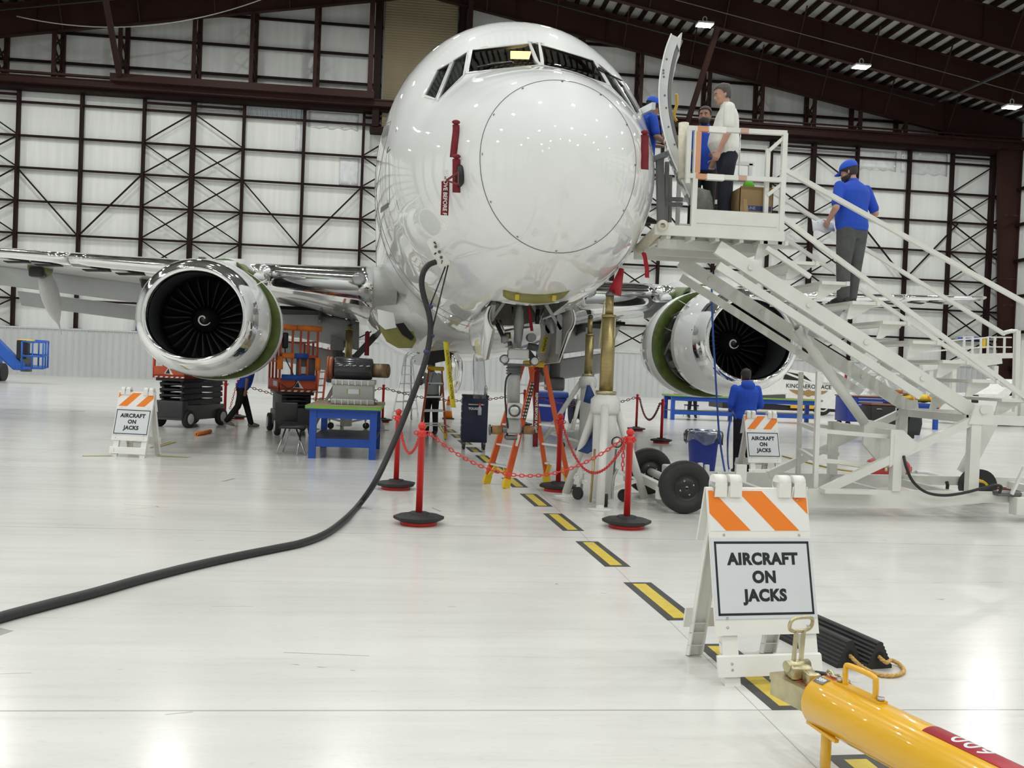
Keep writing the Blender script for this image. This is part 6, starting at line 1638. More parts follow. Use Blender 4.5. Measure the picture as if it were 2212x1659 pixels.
# white boarding ramp and gantry, far right
gt = thing('service_gantry', 'white service gantry with railed platform far behind the stair, right', 'gantry', PZ(2120,862)); yg = 50
def gb(u0,v0,u1,v1,w=.09,d=0): return MB().bar(PY(u0,v0,yg+d), PY(u1,v1,yg+d), w, w, (0,1,0))
gb(1990,795,2150,772,.35).build('ramp_beam', WS, gt); gb(2080,770,2195,768,.30).build('platform', WS, gt); gb(2110,785,2160,778,.4).build('platform_beam', WS, gt)
for u, v in ((2083,727),(2101,727),(2119,729),(2134,727),(2149,727),(2170,730)): gb(u,v,u-1,770,.10).build('guard_post', WS, gt)
for v in (728, 749): gb(2083,v,2101,v,.07).build('guard_rail', WS, gt); gb(2134,v,2185,v+1,.07).build('guard_rail', WS, gt)
gb(1950,744,2134,729,.08).build('ramp_rail', WS, gt); gb(1970,762,2134,749,.08).build('ramp_rail', WS, gt)
MB().box(tuple(PY(2123,752,yg)+V((0,0,0))), tuple(PY(2130,731,yg)+V((0,.2,0)))).build('yellow_cover', YELLOW_P, gt); MB().box(tuple(PY(2101,733,yg+1)), tuple(PY(2120,728,yg+1)+V((0,1.5,0)))).build('blue_roll', BLUE_FOAM, gt)
for u in (2010, 2060, 2150): 
    p = PY(u,790,yg); MB().bar((p.x,p.y,0),(p.x,p.y,p.z),.25,.25,(0,1,0)).build('support_leg', WS, gt)
# white tug / loader, far right
lo = thing('baggage_tug', 'white low tug with black wheels seen through the stair base', 'tug', PZ(2150,925)); yt = 36.5
a0 = PY(2060,905,yt); a1 = PY(2230,905,yt)
MB().prism([(a0.x,yt,.42),(a1.x+.6,yt,.42),(a1.x+.6,yt,2.0),(a1.x-.8,yt,2.0),(a1.x-1.6,yt,1.35),(a0.x+.3,yt,1.30),(a0.x,yt,1.1)],(0,2.0,0)).build('body', WT, lo)
MB().prism([(a1.x-1.1,yt,1.3),(a1.x+.5,yt,1.3),(a1.x+.5,yt,3.0),(a1.x+.1,yt,3.0)],(0,.06,0)).build('side_fin', WT, lo)
MB().box((a0.x+.75,yt-.02,.95),(a0.x+1.05,yt,1.28)).build('vent', BLACK, lo)
for x in (a0.x+.9, a1.x+.1):
    MB().cyl((x,yt+.05,.38),(x,yt+.4,.38),.38,n=26).build('wheel', RUBBER, lo)
MB().box((a0.x+.1,yt+.1,.25),(a1.x+.5,yt+1.9,.45)).build('underbody', BLACK, lo)
# red air tank on the floor beyond the stair base, with hose and coupling
q = PZ(1916,1043); r_ = .165
at = thing('air_tank', 'small red air tank lying on the floor behind the stair chassis', 'tank', (q.x,q.y,0))
MB().lathe([(.02,-.38),(.09,-.36),(.14,-.31),(r_,-.25),(r_,.25),(.14,.31),(.09,.36),(.02,.38)], (q.x,q.y,r_+.075), (1,0,0), 28).build('tank', RED_TANK, at)
for x in (-.22,.22): MB().box((q.x+x-.02,q.y-.11,0),(q.x+x+.02,q.y+.11,.12)).build('foot', RED_TANK, at)
MB().tube([(q.x-.1,q.y,2*r_+.065),(q.x-.1,q.y,2*r_+.115),(q.x+.12,q.y,2*r_+.115),(q.x+.12,q.y,2*r_+.065)],.012,6).build('handle', RED_TANK, at)
MB().tube([(q.x+.33,q.y-.02,.27),(q.x+.40,q.y-.02,.27),(q.x+.40,q.y-.02,.20)],.012,6).build('end_guard', RED_TANK, at)
MB().cbox((q.x-.05,q.y-.085,2*r_+.045),(.36,.012,.10),Matrix.Rotation(-.7,4,'X')).build('tank_label', SIGN_WHITE, at)
for x in (-.12,.04,.2): MB().lathe([(.03,0),(.03,-.03),(.012,-.035)], (q.x+x,q.y-r_+.01,r_+.065), (0,1,0), 12).build('brass_fitting', ZPLATE, at)
MB().cyl((q.x+.36,q.y,.19),(q.x+.5,q.y,.19),.03,n=10).build('coupling', STEEL, at)
hs = MB(); p0 = V((q.x+.5,q.y,.19)); hp_ = bez([p0, p0+V((.2,-.05,-.01)), p0+V((.5,-.2,-.08)), p0+V((.9,-.4,-.155)), p0+V((1.6,-.9,-.16))],6)
tag(hs.m(0).tube(hp_[:12],.028,8).m(1).tube(hp_[11:],.026,8).build('air_hose', [GREY_LIGHT, mat('maroon_hose',(.16,.03,.035),.5)]), 'grey and red air hose leading from the red tank', 'hose')
# hoses and cords on the floor
def floor_line(pts, r, m, name, label, cat, n=6):
    tag(MB().tube(bez([PZ(u,v,r) for u,v in pts], n), r, 6).build(name, m), label, cat)
BLUE_CORD = mat('blue_hose', (.02,.07,.30), .45)
floor_line([(1690,1032),(1740,1029),(1800,1032),(1850,1036),(1890,1038)], .016, BLUE_CORD, 'blue_air_hose', 'blue air hose lying on the floor beneath the stair frame', 'hose')
tag(MB().tube(bez([PY(1537,588,14.2),PY(1538,650,14.2),PY(1540,720,14.2),PY(1545,800,14.2),PY(1549,870,14.2),PY(1553,930,14.2),PY(1560,985,14.2),PZ(1572,1040,.02),PZ(1590,1044,.016),PZ(1620,1040,.016)],8), .016, 6).build('blue_air_line', BLUE_CORD), 'blue air line hanging from the stair past the right engine to the floor', 'hose')
tag(MB().tube(bez([PY(1590,905,15.0),PY(1584,893,14.95),PY(1578,905,14.95),PY(1572,950,14.95),PZ(1574,1010,.016),PZ(1590,1038,.016)],6), .016, 6).build('blue_loop_hose', BLUE_CORD), 'looped blue hose hanging by the hooded man', 'hose')
floor_line([(1690,985),(1800,1012),(1880,1020),(1960,1024)], .014, mat('yellow_cord',(.45,.33,.06),.6), 'yellow_hose', 'faded yellow cord lying across the floor behind the stair', 'hose')
# blue tub and black reel behind the ladder
tb2 = thing('storage_tub', 'blue plastic tub with lid on the floor behind the orange ladder', 'tub', PZ(1188,912)); q = PZ(1190,912)
MB().prism([(q.x-.42,q.y,.03),(q.x+.42,q.y,.03),(q.x+.50,q.y,.75),(q.x-.50,q.y,.75)],(0,.9,0)).build('tub', BLUE_BIN, tb2); MB().bbox((q.x,q.y+.45,.86),(1.06,.98,.2),.04).build('lid', mat('mid_blue_lid',(.03,.07,.28),.4), tb2)
q = PZ(1222,915); rl2 = thing('cable_reel', 'black cable reel standing behind the orange ladder beside the tub', 'reel', (q.x,q.y,0))
MB().lathe([(.45,-.28),(.45,-.25),(.30,-.24),(.30,.24),(.45,.25),(.45,.28)], (q.x+.45,q.y+.3,.45), (1,0,0), 28).build('reel', BLACK, rl2)
for k in range(5): MB().lathe([(.30,-.2+.09*k),(.34,-.16+.09*k),(.30,-.12+.09*k)], (q.x+.45,q.y+.3,.45), (1,0,0), 24, caps=False).build('cable_turn', RUBBER, rl2)
# traffic cone far behind
q = PZ(968,905); cn = thing('traffic_cone', 'small orange traffic cone far behind the drawer cart', 'cone', (q.x,q.y,0))
MB().lathe([(.14,.02),(.03,.7),(.02,.71)], (q.x,q.y,0), n=20).build('cone', ORANGE_TAPE, cn); MB().box((q.x-.18,q.y-.18,0),(q.x+.18,q.y+.18,.03)).build('cone_base', RUBBER, cn); MB().lathe([(.105,.25),(.075,.42)], (q.x,q.y,.003), n=20, caps=False).build('white_band', SIGN_WHITE, cn)
# ------------------------------------------------------------------ caution tape, streamers
TAPE_Y = mat('caution_tape_yellow', (.72,.60,.03), .5)
def tape_strip(label, top, bot, w, txt, yaw=(1,0,0), sag=.03):
    top, bot = V(top), V(bot); x = V(yaw).normalized(); n = 14; rows = []
    yv = x.cross((bot-top).normalized())
    for k in range(n+1):
        t = k/n; c = top.lerp(bot,t) + yv*sag*math.sin(t*5); rows.append([c - x*w/2, c, c + x*w/2])
    o = MB().sheet(rows,.002).build('caution_tape', TAPE_Y); tag(o, label, 'tape')
    if txt:
        me = text_mesh(txt, w*.62, .0012, 1.0); dn = (bot-top).normalized(); nrm = dn.cross(V((0,0,1)))
        M = frame(top.lerp(bot,.5) + V((0,-.02-sag,0)), dn, x); mb = MB().add(me, M); mb.build('lettering', INK, o); bpy.data.meshes.remove(me)
    return o
tape_strip('yellow caution tape strip hanging below the nose left of the drawer cart', PY(963,738,15.0), PY(979,880,15.0), .085, 'CAUTION / CUIDADO  CAUTION', (1,0,0))
tape_strip('yellow caution tape strip tied above the orange ladder', PY(1180,726,12.62), PY(1172,762,12.62), .07, 'CAUTION', (1,0,0), .01)
floor_y = tag(MB().tube([PY(1306,650,14.0),PY(1300,700,14.0),PY(1294,750,14.0)], .012, 6).build('yellow_cord_end', mat('pale_cord',(.60,.58,.30),.7)), 'pale yellow cord hanging under the fuselage beside the brass ram', 'cord')
def streamer(label, pts, y, w, txt=None, knot=True, m=RED_CLOTH):
    """red ribbon: pts are photograph points top to bottom"""
    P = [PY(u,v,y) for u,v in pts]; P = bez(P, 6); rows = []
    for k, c in enumerate(P): rows.append([c - V((w/2,0,0)) + V((0,.008*math.sin(k*.9),0)), c, c + V((w/2,0,0)) - V((0,.008*math.sin(k*.7),0))])
    ln = len(rows); rows[0] = [P[0] - V((w*.12,0,0)), P[0], P[0] + V((w*.12,0,0))]
    o = MB().sheet(rows,.003).build('warning_streamer', m); tag(o, label, 'streamer', 'red remove before flight streamers')
    if knot: MB().sph(P[0] + V((0,0,.02)), (.045,.03,.025), 10, 8).build('knot', m, o)
    if txt:
        me = text_mesh(txt, w*.70, .0012, 1.0); dn = (P[-1]-P[2]).normalized(); xx = V((1,0,0)); xx = (xx - dn*xx.dot(dn)).normalized()
        mb = MB().add(me, frame(P[3].lerp(P[-1],.52) + V((0,-.016,0)), dn, xx)); mb.build('lettering', WHITE_PLASTIC, o); bpy.data.meshes.remove(me)
    return o
def yskin(u, v, off=.05):
    p, k = hit(u, v); return (M_AIR @ p).y - off
def ymin(pts): return min(yskin(u,v,0) for u,v in pts) - .07
ys = ymin([(985,268),(979,340)])
streamer('uppermost dark red streamer on the nose, left side in the photo', [(985,268),(985,285),(982,310),(979,340)], ys, .075)
streamer('dark red streamer hanging over the black probe on the nose', [(986,342),(986,360),(986,390),(986,416)], ymin([(986,342),(986,416)])-.03, .085)
streamer('dark red REMOVE BEFORE FLIGHT streamer lowest on the nose', [(962,390),(962,410),(961,440),(960,465)], ymin([(962,390),(960,465)]), .085, 'REMOVE BEFORE FLIGHT', False)
yr_ = yskin(1392,330,.0) if FB.ray_cast(AEYE, aray(1390,330))[0] else 12.6
streamer('long dark red streamer on the cabin door side of the nose', [(1393,290),(1393,305),(1393,335),(1393,366)], min(yr_,12.7)-.25, .085)
streamer('crimson streamer hanging under the stair platform corner', [(1390,545),(1394,560),(1397,580),(1398,600)], 11.4, .055, None, False, mat('bright_red_cloth',(.45,.012,.03),.7,bump=.2))
streamer('dark red REMOVE BEFORE FLIGHT streamer tied to the orange ladder top', [(1161,800),(1159,830),(1158,880),(1156,965)], 12.42, .07, 'REMOVE BEFORE FLIGHT', True)
streamer('dark red streamer hanging below the left wing root', [(794,715),(793,740),(792,768)], 20.0, .10, None, False)
streamer('red streamer hanging inside the nose wheel bay', [(1142,664),(1146,690),(1149,715)], 12.25, .04, None, False, mat('bright_red_cloth',(0,0,0)))
# probe guards (black probe and wire triangles)
def probe(label, tri, pc_, y, dark=BLACK):
    t = thing('probe_cover', label, 'probe cover', PY(*tri[0],y), group='probe covers on the nose')
    P = [PY(u,v,y-.05*k) for k,(u,v) in enumerate(tri)]
    mb = MB()
    for a, b in ((0,1),(1,2),(2,0)): mb.bar(P[a],P[b],.012,.02)
    mb.build('guard', mat('maroon_guard',(.16,.02,.02),.6), t)
    MB().sph(PY(pc_[0],pc_[1],y+.03),(.05,.035,.12),12,8).build('probe_boot', dark, t)
probe('red guard and black cover of the probe on the left of the nose', [(964,390),(990,372),(990,398)], (994,380), yskin(992,385,.10))
probe('red wire guard and cover of the probe on the cabin door side', [(1378,392),(1400,410),(1372,424)], (1374,405), 12.35, mat('dark_brown_boot',(.05,.02,.018),.6))
# ------------------------------------------------------------------ people
def skinned(mb, vox, name, m, parent, it=4):
    """fuse overlapping closed shapes into one continuous surface"""
    me = mb.mesh('tmp', m); o = bpy.data.objects.new('tmp', me); COL.objects.link(o)
    r = o.modifiers.new('r', 'REMESH'); r.mode = 'VOXEL'; r.voxel_size = vox; r.use_smooth_shade = True
    sm = o.modifiers.new('s', 'SMOOTH'); sm.iterations = it; sm.factor = .5
    em = eval_mesh(o); bpy.data.objects.remove(o); bpy.data.meshes.remove(me)
    em.polygons.foreach_set('use_smooth', [True]*len(em.polygons))
    if not em.materials: em.materials.append(m)
    return link(name, em, parent)
def person(label, loc, rz, h=1.78, bulk=1.0, belly=0.0, lean=0.0, turn=0.0, nod=0.0, tilt=0.0, skin=SKIN_M, shirt=SHIRT_B, pants=PANTS_N, shoe=SHOE, hair=HAIR_D, sleeve='short', cap=None, hood=False, beard=False, glasses=False, belt=True,
           armL=None, armR=None, legL=None, legR=None, vox=.009, group='people in the hangar', shirt_hem=.90, gripL=.5, gripR=.5, tucked=False):
    """local frame: x right, y forward, z up, metres for a 1.78 m figure; arms = (elbow, wrist), legs = (knee, ankle)"""
    t = thing('person', label, 'person', group=group); k = h/1.78
    Lm = Matrix.Translation((0,0,.96)) @ RX(-lean) @ Matrix.Translation((0,0,-.96))
    def U(p): return (Lm @ V(p))*k                      # upper body
    def W(p): return V(p)*k
    sh = .185*bulk
    SL, SR = V((-sh,0,1.44)), V((sh,0,1.44))
    armL = armL or ((-.25*bulk,-.02,1.16),(-.25*bulk,.06,.91)); armR = armR or ((.25*bulk,-.02,1.16),(.25*bulk,.06,.91))
    legL = legL or ((-.105,.01,.50),(-.115,-.02,.085)); legR = legR or ((.105,.01,.50),(.115,-.02,.085))
    def ringz(f, z, rx, ry, y=0, n=20): return [f((rx*math.cos(2*PI*i/n), y+ry*math.sin(2*PI*i/n), z)) for i in range(n)]
    def torso(mb, f, g, z0=.90):
        prof = [(z0,.160,.115,0),(.97,.168,.122,0),(1.06,.155,.115,.005),(1.16,.158,.118,.008),(1.30,.178,.126,0),(1.38,.186,.115,-.008),(1.44,.170,.090,-.012),(1.48,.115,.070,-.012),(1.505,.065,.06,-.010)]
        R = []
        for z, rx, ry, y in prof:
            bb = belly*math.exp(-((z-1.08)/.13)**2)
            R.append(ringz(f, z, (rx*bulk+bb*.35)+g, ry*(.5+.5*bulk)+bb+g, y+bb*.55))
        mb.loft(R)
    body = MB(); torso(body, U, -.012)
    # neck and head
    Hm = Lm @ Matrix.Translation((0,.012,1.52)) @ RZ(turn) @ RX(-nod) @ RY(tilt)
    def H(p): return (Hm @ V(p))*k
    body.loft([ringz(U,1.44,.075,.07,-.01),ringz(U,1.50,.06,.06,0),[H((.056*math.cos(2*PI*i/20),-.005+.058*math.sin(2*PI*i/20),.07)) for i in range(20)]])
    head = [(.015,.028,.030,.055),(.03,.048,.052,.045),(.06,.060,.078,.022),(.09,.066,.090,.010),(.12,.071,.096,.004),(.15,.075,.099,0),(.18,.076,.100,-.004),(.205,.071,.094,-.008),(.23,.058,.077,-.012),(.247,.036,.048,-.014),(.254,.012,.016,-.014)]
    body.loft([[H((rx*math.cos(2*PI*i/20), y+ry*math.sin(2*PI*i/20), z)) for i in range(20)] for z,rx,ry,y in head])
    body.loft([[H((w*math.cos(2*PI*i/8), y+d*math.sin(2*PI*i/8), z)) for i in range(8)] for z,w,d,y in ((.085,.017,.014,.098),(.095,.019,.018,.104),(.115,.011,.016,.098),(.14,.008,.012,.092))])     # nose
    body.sph(H((0,.088,.052)),.018*k,8,6); body.sph(H((0,.082,.028)),.020*k,8,6)                                   # lips, chin
    for s in (-1,1):
        body.sph(H((s*.030,.080,.150)),(.026*k,.016*k,.010*k),8,6); body.sph(H((s*.045,.062,.098)),(.022*k,.022*k,.024*k),8,6)   # brow, cheek
        body.sph(H((s*.076,-.005,.118)),(.010*k,.018*k,.031*k),10,8)                                                # ear
    # arms and hands
    def limb(mb, pts, rad, n=12):
        P = bez(pts,4) if len(pts) > 2 else [V(p) for p in pts]; m_ = len(P)-1; R = []
        for i in range(len(P)):
            q = i/m_*(len(rad)-1); a = min(int(q),len(rad)-2); R.append(rad[a]+(rad[a+1]-rad[a])*(q-a))
        mb.tube(P, R, n); mb.sph(P[0],R[0],10,8); mb.sph(P[-1],R[-1],10,8)
    def hand(mb, e, w, s, grip):
        d = (w-e).normalized(); side = d.cross(V((0,0,1)))
        fwd = V((0,1,0)) - d*d.y
        if fwd.length < .2: fwd = V((0,0,-1)) - d*(-d.z)
        fwd.normalize(); pn = d.cross(fwd)*(-s)            # palm normal, towards the body
        if pn.length < .1: pn = side
        pn.normalize()
        c = w + d*.045*k
        mb.loft([[c + d*q*k + fwd*(a*math.cos(2*PI*i/12))*k + pn*(b*math.sin(2*PI*i/12))*k for i in range(12)] for q,a,b in ((-.05,.024,.020),(-.02,.036,.019),(.02,.041,.017),(.05,.040,.014))])
        for j,(o,ln) in enumerate(((.031,.072),(.011,.080),(-.010,.075),(-.030,.058))):
            b0 = c + d*.045*k + fwd*o*k; g = grip*(1+.12*j)
            p1 = b0 + (d*math.cos(g*.7)+pn*math.sin(g*.7))*ln*.45*k; p2 = p1 + (d*math.cos(g*1.6)+pn*math.sin(g*1.6))*ln*.33*k; p3 = p2 + (d*math.cos(g*2.3)+pn*math.sin(g*2.3))*ln*.25*k
            mb.tube([b0-d*.012*k,b0,p1,p2,p3],[.0095*k,.0095*k,.009*k,.0085*k,.007*k],8); mb.sph(p3,.007*k,8,6)
        b0 = c - d*.02*k + fwd*.034*k; p1 = b0 + (d*.55+fwd*.75+pn*.25).normalized()*.036*k; p2 = p1 + (d*.85+fwd*.25+pn*.45).normalized()*.030*k
        mb.tube([b0-fwd*.01*k,b0,p1,p2],[.013*k,.012*k,.0105*k,.008*k],8); mb.sph(p2,.008*k,8,6)
    arms = []
    for s, S_, (E, Wr), gr in ((-1,SL,armL,gripL),(1,SR,armR,gripR)):
        A, B, C_ = U(S_), U(E), U(Wr); arms.append((A,B,C_))
        limb(body,[A,B],[.050*k,.046*k,.041*k]); limb(body,[B,C_],[.043*k,.040*k,.027*k]); hand(body,B,C_,s,gr)
    # legs
    legs = []
    for s, (K_, A_) in ((-1,legL),(1,legR)):
        hp = W((s*.09,0,.92)); kn = W(K_); an = W(A_); legs.append((hp,kn,an))
        limb(body,[hp,kn],[.082*k,.07*k,.05*k]); limb(body,[kn,an],[.052*k,.052*k,.034*k]); body.sph(an-V((0,0,.02*k)),.036*k,8,6)
    b = skinned(body, vox*k if k < 1.2 else vox, 'body', skin, t)
    # eyes, brows, mouth
    dk = mat('eye_dark',(.015,.012,.010),.25)
    for s in (-1,1):
        e = MB().sph(H((s*.031,.0865,.128)),(.012*k,.006*k,.006*k),10,8).build('eye', mat('eye_white',(.55,.52,.48),.3), t)
        MB().sph(H((s*.031,.0915,.128)),(.0055*k,.003*k,.0055*k),8,6).build('iris', dk, e)
        MB().tube([H((s*.014,.097,.148)),H((s*.032,.098,.153)),H((s*.050,.086,.148))],.0045*k,6).build('eyebrow', hair, t)
    MB().tube([H((-.022,.093,.053)),H((0,.104,.054)),H((.022,.093,.053))],.0035*k,6).build('mouth', mat('lip_colour',(.25,.10,.08),.5), t)
    if beard:
        R = []
        for z, rx, ry, y in ((.005,.030,.040,.052),(.025,.056,.066,.042),(.05,.067,.085,.024),(.07,.070,.092,.015),(.085,.071,.092,.012)):
            R.append([H((rx*math.cos(a), y+ry*math.sin(a)*1.05, z)) for a in [-.35+(PI+.7)*i/20 for i in range(21)]])
        MB().sheet(R,.008*k).build('beard', hair, t)
    # hair or cap
    def scalp(zlow_f, off, zt=.254):
        R = []
        for j in range(9):
            row = []
            for i in range(25):
                a = -PI*1.5 + 2*PI*i/24 ; fr = math.sin(a)           # fr=1 at the front
                z0 = zlow_f(fr); z = z0 + (zt-z0)*(j/8); q = None
                for (z1,rx1,ry1,y1),(z2,rx2,ry2,y2) in zip(head, head[1:]):
                    if z1 <= z <= z2:
                        u = (z-z1)/(z2-z1); q = (rx1+(rx2-rx1)*u, ry1+(ry2-ry1)*u, y1+(y2-y1)*u)
                if q is None: q = (head[-1][1],head[-1][2],head[-1][3])
                row.append(H(((q[0]+off)*math.cos(a), q[2]+(q[1]+off)*math.sin(a), z + off*(j/8))))
            R.append(row)
        return R
    if cap is None and not hood or cap is not None:
        lo = (lambda fr: .205-.0*fr if fr > .55 else (.15+.10*max(0,fr) if fr > -.2 else .075)) if cap is None else (lambda fr: .16 if fr > .4 else (.13 if fr > -.2 else .07))
        MB().sheet(scalp(lo,.008),.010*k).build('hair', hair, t)
    elif hood:
        MB().sheet(scalp(lambda fr: .20 if fr > .55 else (.14 if fr > -.2 else .06),.006),.008*k).build('hair', hair, t)
    if cap is not None:
        cm = MB().sheet(scalp(lambda fr: .168 + .006*fr, .015, .258),.006*k).build('cap', cap, t)
        br = []
        for j in range(4):
            d = j/3; br.append([H(((.070-.012*d)*math.sin(a)*1.05, .082+.02*math.cos(a)+ (.078*d)*math.cos(a*.8), .172-.022*d-.012*math.sin(a)**2)) for a in [-1.35+2.7*i/10 for i in range(11)]])
        MB().sheet(br,.005*k).build('cap_brim', cap, cm)
    if glasses:
        g = MB()
        for s in (-1,1):
            g.tube([H((s*.031+.021*math.cos(q), .103-.006*abs(math.cos(q)), .125+.016*math.sin(q))) for q in [2*PI*i/14 for i in range(14)]],.0028*k,5,closed=True)
            g.tube([H((s*.052,.097,.130)),H((s*.078,.03,.132)),H((s*.080,-.01,.125))],.003*k,5)
        g.tube([H((-.010,.106,.128)),H((.010,.106,.128))],.0028*k,5); g.build('glasses', BLACK, t)
    # clothes
    tr = MB()
    for hp, kn, an in legs:
        limb(tr,[hp,kn],[.100*k*bulk,.088*k*bulk,.072*k*bulk]); mid = kn.lerp(an,.96) + V((0,0,-.01*k)); limb(tr,[kn,mid],[.072*k*bulk,.070*k*bulk,.062*k*bulk])
    tr.loft([ringz(W,.80,.135*bulk,.10,-.005),ringz(W,.88,.170*bulk,.128,-.005),ringz(W,.95,.172*bulk,.128+belly*.3,belly*.2),ringz(U,1.02,.163*bulk,.122+belly*.5,belly*.4)])
    skinned(tr, .011, 'trousers', pants, t, 3)
    for (hp, kn, an) in legs:
        fw = V((0,1,0)); a = V((an.x,an.y,max(an.z,.0)))
        lift = an.z - .085*k
        so = MB(); R = []
        pitch_ = min(.9, max(0, lift*4))
        for y, w, hh, zz in ((-.075,.030,.035,.045),(-.05,.040,.06,.055),(.0,.042,.075,.062),(.06,.045,.055,.048),(.13,.046,.040,.038),(.18,.036,.028,.030),(.20,.018,.015,.025)):
            row = []
            for i in range(14):
                an_ = 2*PI*i/14; x = w*math.cos(an_); z = max(0, zz + hh*math.sin(an_))
                p = V((x*k, y*k, z*k)); p = RX(-pitch_) @ p
                row.append(V((a.x,a.y,lift)) + p)
            R.append(row)
        so.loft(R).build('shoe', shoe, t)
    sh_ = MB(); torso(sh_, U, .010, .975 if tucked else shirt_hem)
    for (A,B,C_) in arms:
        if sleeve == 'short': limb(sh_,[A + V((-.012*k if A.x > 0 else .012*k,0,-.008*k)),A.lerp(B,.80)],[.070*k,.068*k,.064*k])
        else: limb(sh_,[A + V((-.012*k if A.x > 0 else .012*k,0,-.008*k)),B],[.070*k,.066*k,.060*k]); limb(sh_,[B,B.lerp(C_,.94)],[.061*k,.055*k,.044*k])
    sh_.loft([ringz(U,1.45,.10,.085,-.01),ringz(U,1.505,.078,.076,-.006),ringz(U,1.525,.072,.072,0)])
    if hood:
        sh_.sph(U((0,-.085,1.49)),(.125*k,.075*k,.085*k),14,10); sh_.sph(U((0,-.05,1.53)),(.115*k,.08*k,.05*k),14,8)
    so = skinned(sh_, .010, 'hooded_top' if hood else 'shirt', shirt, t, 3)
    if not hood and cap is None or sleeve == 'short':
        MB().loft([ringz(U,1.505,.070,.070,-.004,22),ringz(U,1.548,.063,.065,0,22),ringz(U,1.545,.058,.060,0,22),ringz(U,1.505,.062,.062,-.004,22)],(False,False)).build('collar', shirt, so)
    if belt and tucked: MB().loft([ringz(U,.985,.175*bulk,.128+belly*.5,belly*.35,28),ringz(U,1.02,.172*bulk,.128+belly*.55,belly*.4,28)],(False,False)).build('belt', BLACK, t)
    t.location = loc; t.rotation_euler = (0,0,rz)
    return t, (lambda p: Matrix.Translation(loc) @ RZ(rz) @ U(p))
TAU = 2*PI
CAPB = mat('blue_cap_cloth', (.015,.085,.55), .8, var=.1, scale=12)
# man in the white shirt on the stair platform, facing left
person('person in white short sleeved shirt and navy trousers standing sideways on the stair platform', (3.80,11.25,ZD+.004), math.radians(82), 1.84, 1.16, .06, .06, turn=.10, nod=.18, skin=SKIN_M, shirt=SHIRT_W, pants=PANTS_N, hair=HAIR_G,
       armL=((-.24,.02,1.16),(-.22,.13,.93)), armR=((.25,.0,1.16),(.24,.10,.92)), legL=((-.10,.03,.50),(-.12,.03,.085)), legR=((.10,-.03,.50),(.11,-.08,.085)), shirt_hem=.90, vox=.008, gripL=.75)
# bearded man behind him, facing the camera
person('person with dark beard in blue jacket on the platform behind the man in white', (3.72,11.95,ZD+.004), math.radians(165), 1.74, 1.04, .03, 0, turn=-.25, nod=.02, skin=SKIN_T, shirt=SHIRT_B, pants=PANTS_K, sleeve='long', beard=True,
       armL=((-.26,-.02,1.18),(-.16,.16,1.10)), armR=((.26,-.02,1.18),(.16,.18,1.12)), vox=.008)
# man with cap in the cabin doorway, looking right
person('person in blue cap and glasses looking down in the cabin doorway', (3.08,12.56,3.70), math.radians(-80), 1.76, 1.0, 0, .05, turn=-.1, nod=.35, skin=SKIN_T, shirt=SHIRT_B, pants=PANTS_K, cap=CAPB, glasses=True,
       armL=((-.24,.04,1.18),(-.12,.28,1.16)), armR=((.24,.04,1.18),(.12,.28,1.14)), vox=.008)
rows = [[V((3.36+.012*j,12.30+.05*j,4.62+.07*i)) for j in range(4)] for i in range(4)]
tag(MB().sheet([[p + V((0,0,-.05)) for p in r] for r in rows],.003).build('paper_sheet', SIGN_WHITE), 'white paper sheet held by the man in the cabin doorway', 'paper')
# man climbing the stair, seen from behind
_, sf = person('person in blue cap, polo shirt and grey trousers on the stair, back turned', (5.58,11.45,2.642), math.radians(20), 1.86, 1.27, .03, .04, turn=.55, nod=.30, skin=SKIN_M, shirt=SHIRT_B, pants=PANTS_G, cap=CAPB, beard=True,
       armL=((-.335,-.06,1.15),(-.24,.16,1.03)), armR=((.335,-.05,1.15),(.27,.18,1.08)), legL=((-.10,.02,.50),(-.10,-.0,.085)), legR=((.10,.03,.50),(.07,.05,.085)), vox=.008, shirt_hem=.90)
hp_ = sf((-.22,.26,1.0))
rows = [[hp_ + V((-.14+.06*j, .02*i+.01*math.sin(j*2), -.09+.055*i+.02*math.sin(j*1.7+i))) for j in range(6)] for i in range(4)]
tag(MB().sheet(rows,.003).build('paper_sheet', SIGN_WHITE), 'crumpled white papers held by the man on the stair', 'paper')
# man in a blue hooded top in front of the right engine
q = PY(1612,850,15.35)
person('person in blue hooded top looking into the right engine, back to the camera', (q.x,15.35,0), math.radians(4), 1.80, 1.17, .02, .03, turn=-.05, nod=.10, skin=SKIN_M, shirt=SHIRT_B, pants=PANTS_K, sleeve='long', hood=True,
       armL=((-.27,.0,1.16),(-.14,.22,1.08)), armR=((.27,.0,1.16),(.14,.22,1.08)), vox=.009)
# man walking beneath the left engine
q = PZ(520,922)
person('person in black trousers striding behind the left engine, head out of sight', (q.x,q.y,0), math.radians(-70), 1.76, 1.08, .03, .42, skin=SKIN_T, shirt=SHIRT_B, pants=PANTS_K, shoe=SHOE_G, 
       legL=((-.10,.14,.50),(-.10,.26,.085)), legR=((.10,-.10,.50),(.10,-.36,.15)), vox=.012, sleeve='short')
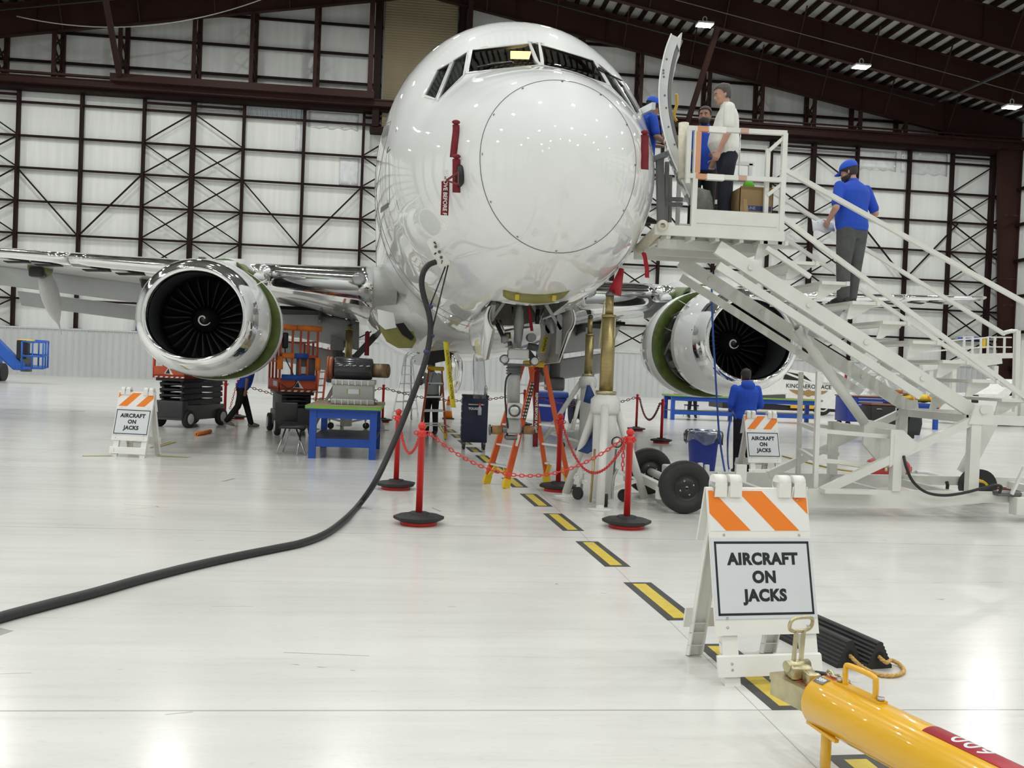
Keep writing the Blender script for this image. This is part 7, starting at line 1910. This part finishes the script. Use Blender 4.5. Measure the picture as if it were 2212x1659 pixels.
# man with a torch under the belly
q = PZ(930,937)
_, tf = person('person in pale shirt and dark trousers holding a lit torch under the airliner belly', (q.x,q.y,0), math.radians(158), 1.74, 1.04, .02, .10, turn=-.2, nod=.15, skin=SKIN_D, shirt=SHIRT_L, pants=PANTS_K,
       armL=((-.27,.02,1.18),(-.24,.06,.94)), armR=((.27,.06,1.22),(.17,.24,1.36)), vox=.012, tucked=True)
tp = tf((.10,.31,1.42)); tc2 = thing('torch', 'small lit torch in the raised hand of the man under the belly', 'torch', tp)
MB().cyl(tp, tp+V((-.03,-.10,.0)), .016, n=10).build('torch_body', BLACK, tc2); MB().sph(tp+V((-.031,-.11,0)),.024,10,8).build('torch_lens', mat('torch_glow',(1,1,1),.5,emit=(.9,.95,1),emit_s=40), tc2)
MB().tube(bez([tf((-.07,.10,1.50)),tf((-.03,.16,1.30)),tf((0,.17,1.22)),tf((.03,.16,1.30)),tf((.07,.10,1.50))],5),.006,6).build('lanyard', BLACK, bpy.data.objects['person.006'])
# man standing beyond the long tables
q = PZ(1561,915); q = V((q.x,q.y+3.6,0))
person('person in black trousers standing behind the two long blue tables', (q.x,q.y,0), math.radians(175), 1.76, 1.0, 0, 0, skin=SKIN_T, shirt=SHIRT_B, pants=PANTS_K, vox=.014, legL=((-.12,.0,.50),(-.15,-.02,.085)), legR=((.10,.01,.50),(.12,-.02,.085)))
# ------------------------------------------------------------------ camera and view
cd = bpy.data.cameras.new('camera'); cam = bpy.data.objects.new('camera', cd); COL.objects.link(cam)
M = Matrix((RIGHT, UP, -FWD)).transposed().to_4x4(); M.translation = EYE; cam.matrix_world = M
cd.sensor_fit = 'HORIZONTAL'; cd.sensor_width = 36; cd.lens = 36 * F_PX / 2212; cd.clip_end = 400; cd.clip_start = .05
SC.camera = cam
SC.view_settings.view_transform = 'Standard'; SC.view_settings.look = 'None'; SC.view_settings.gamma = 1; SC.view_settings.use_curve_mapping = False
SC.view_settings.exposure = 0.05
SC.cycles.use_denoising = True
SC.cycles.max_bounces = 8; SC.cycles.diffuse_bounces = 4; SC.cycles.glossy_bounces = 4; SC.cycles.transparent_max_bounces = 12
SC.cycles.sample_clamp_indirect = 8.0
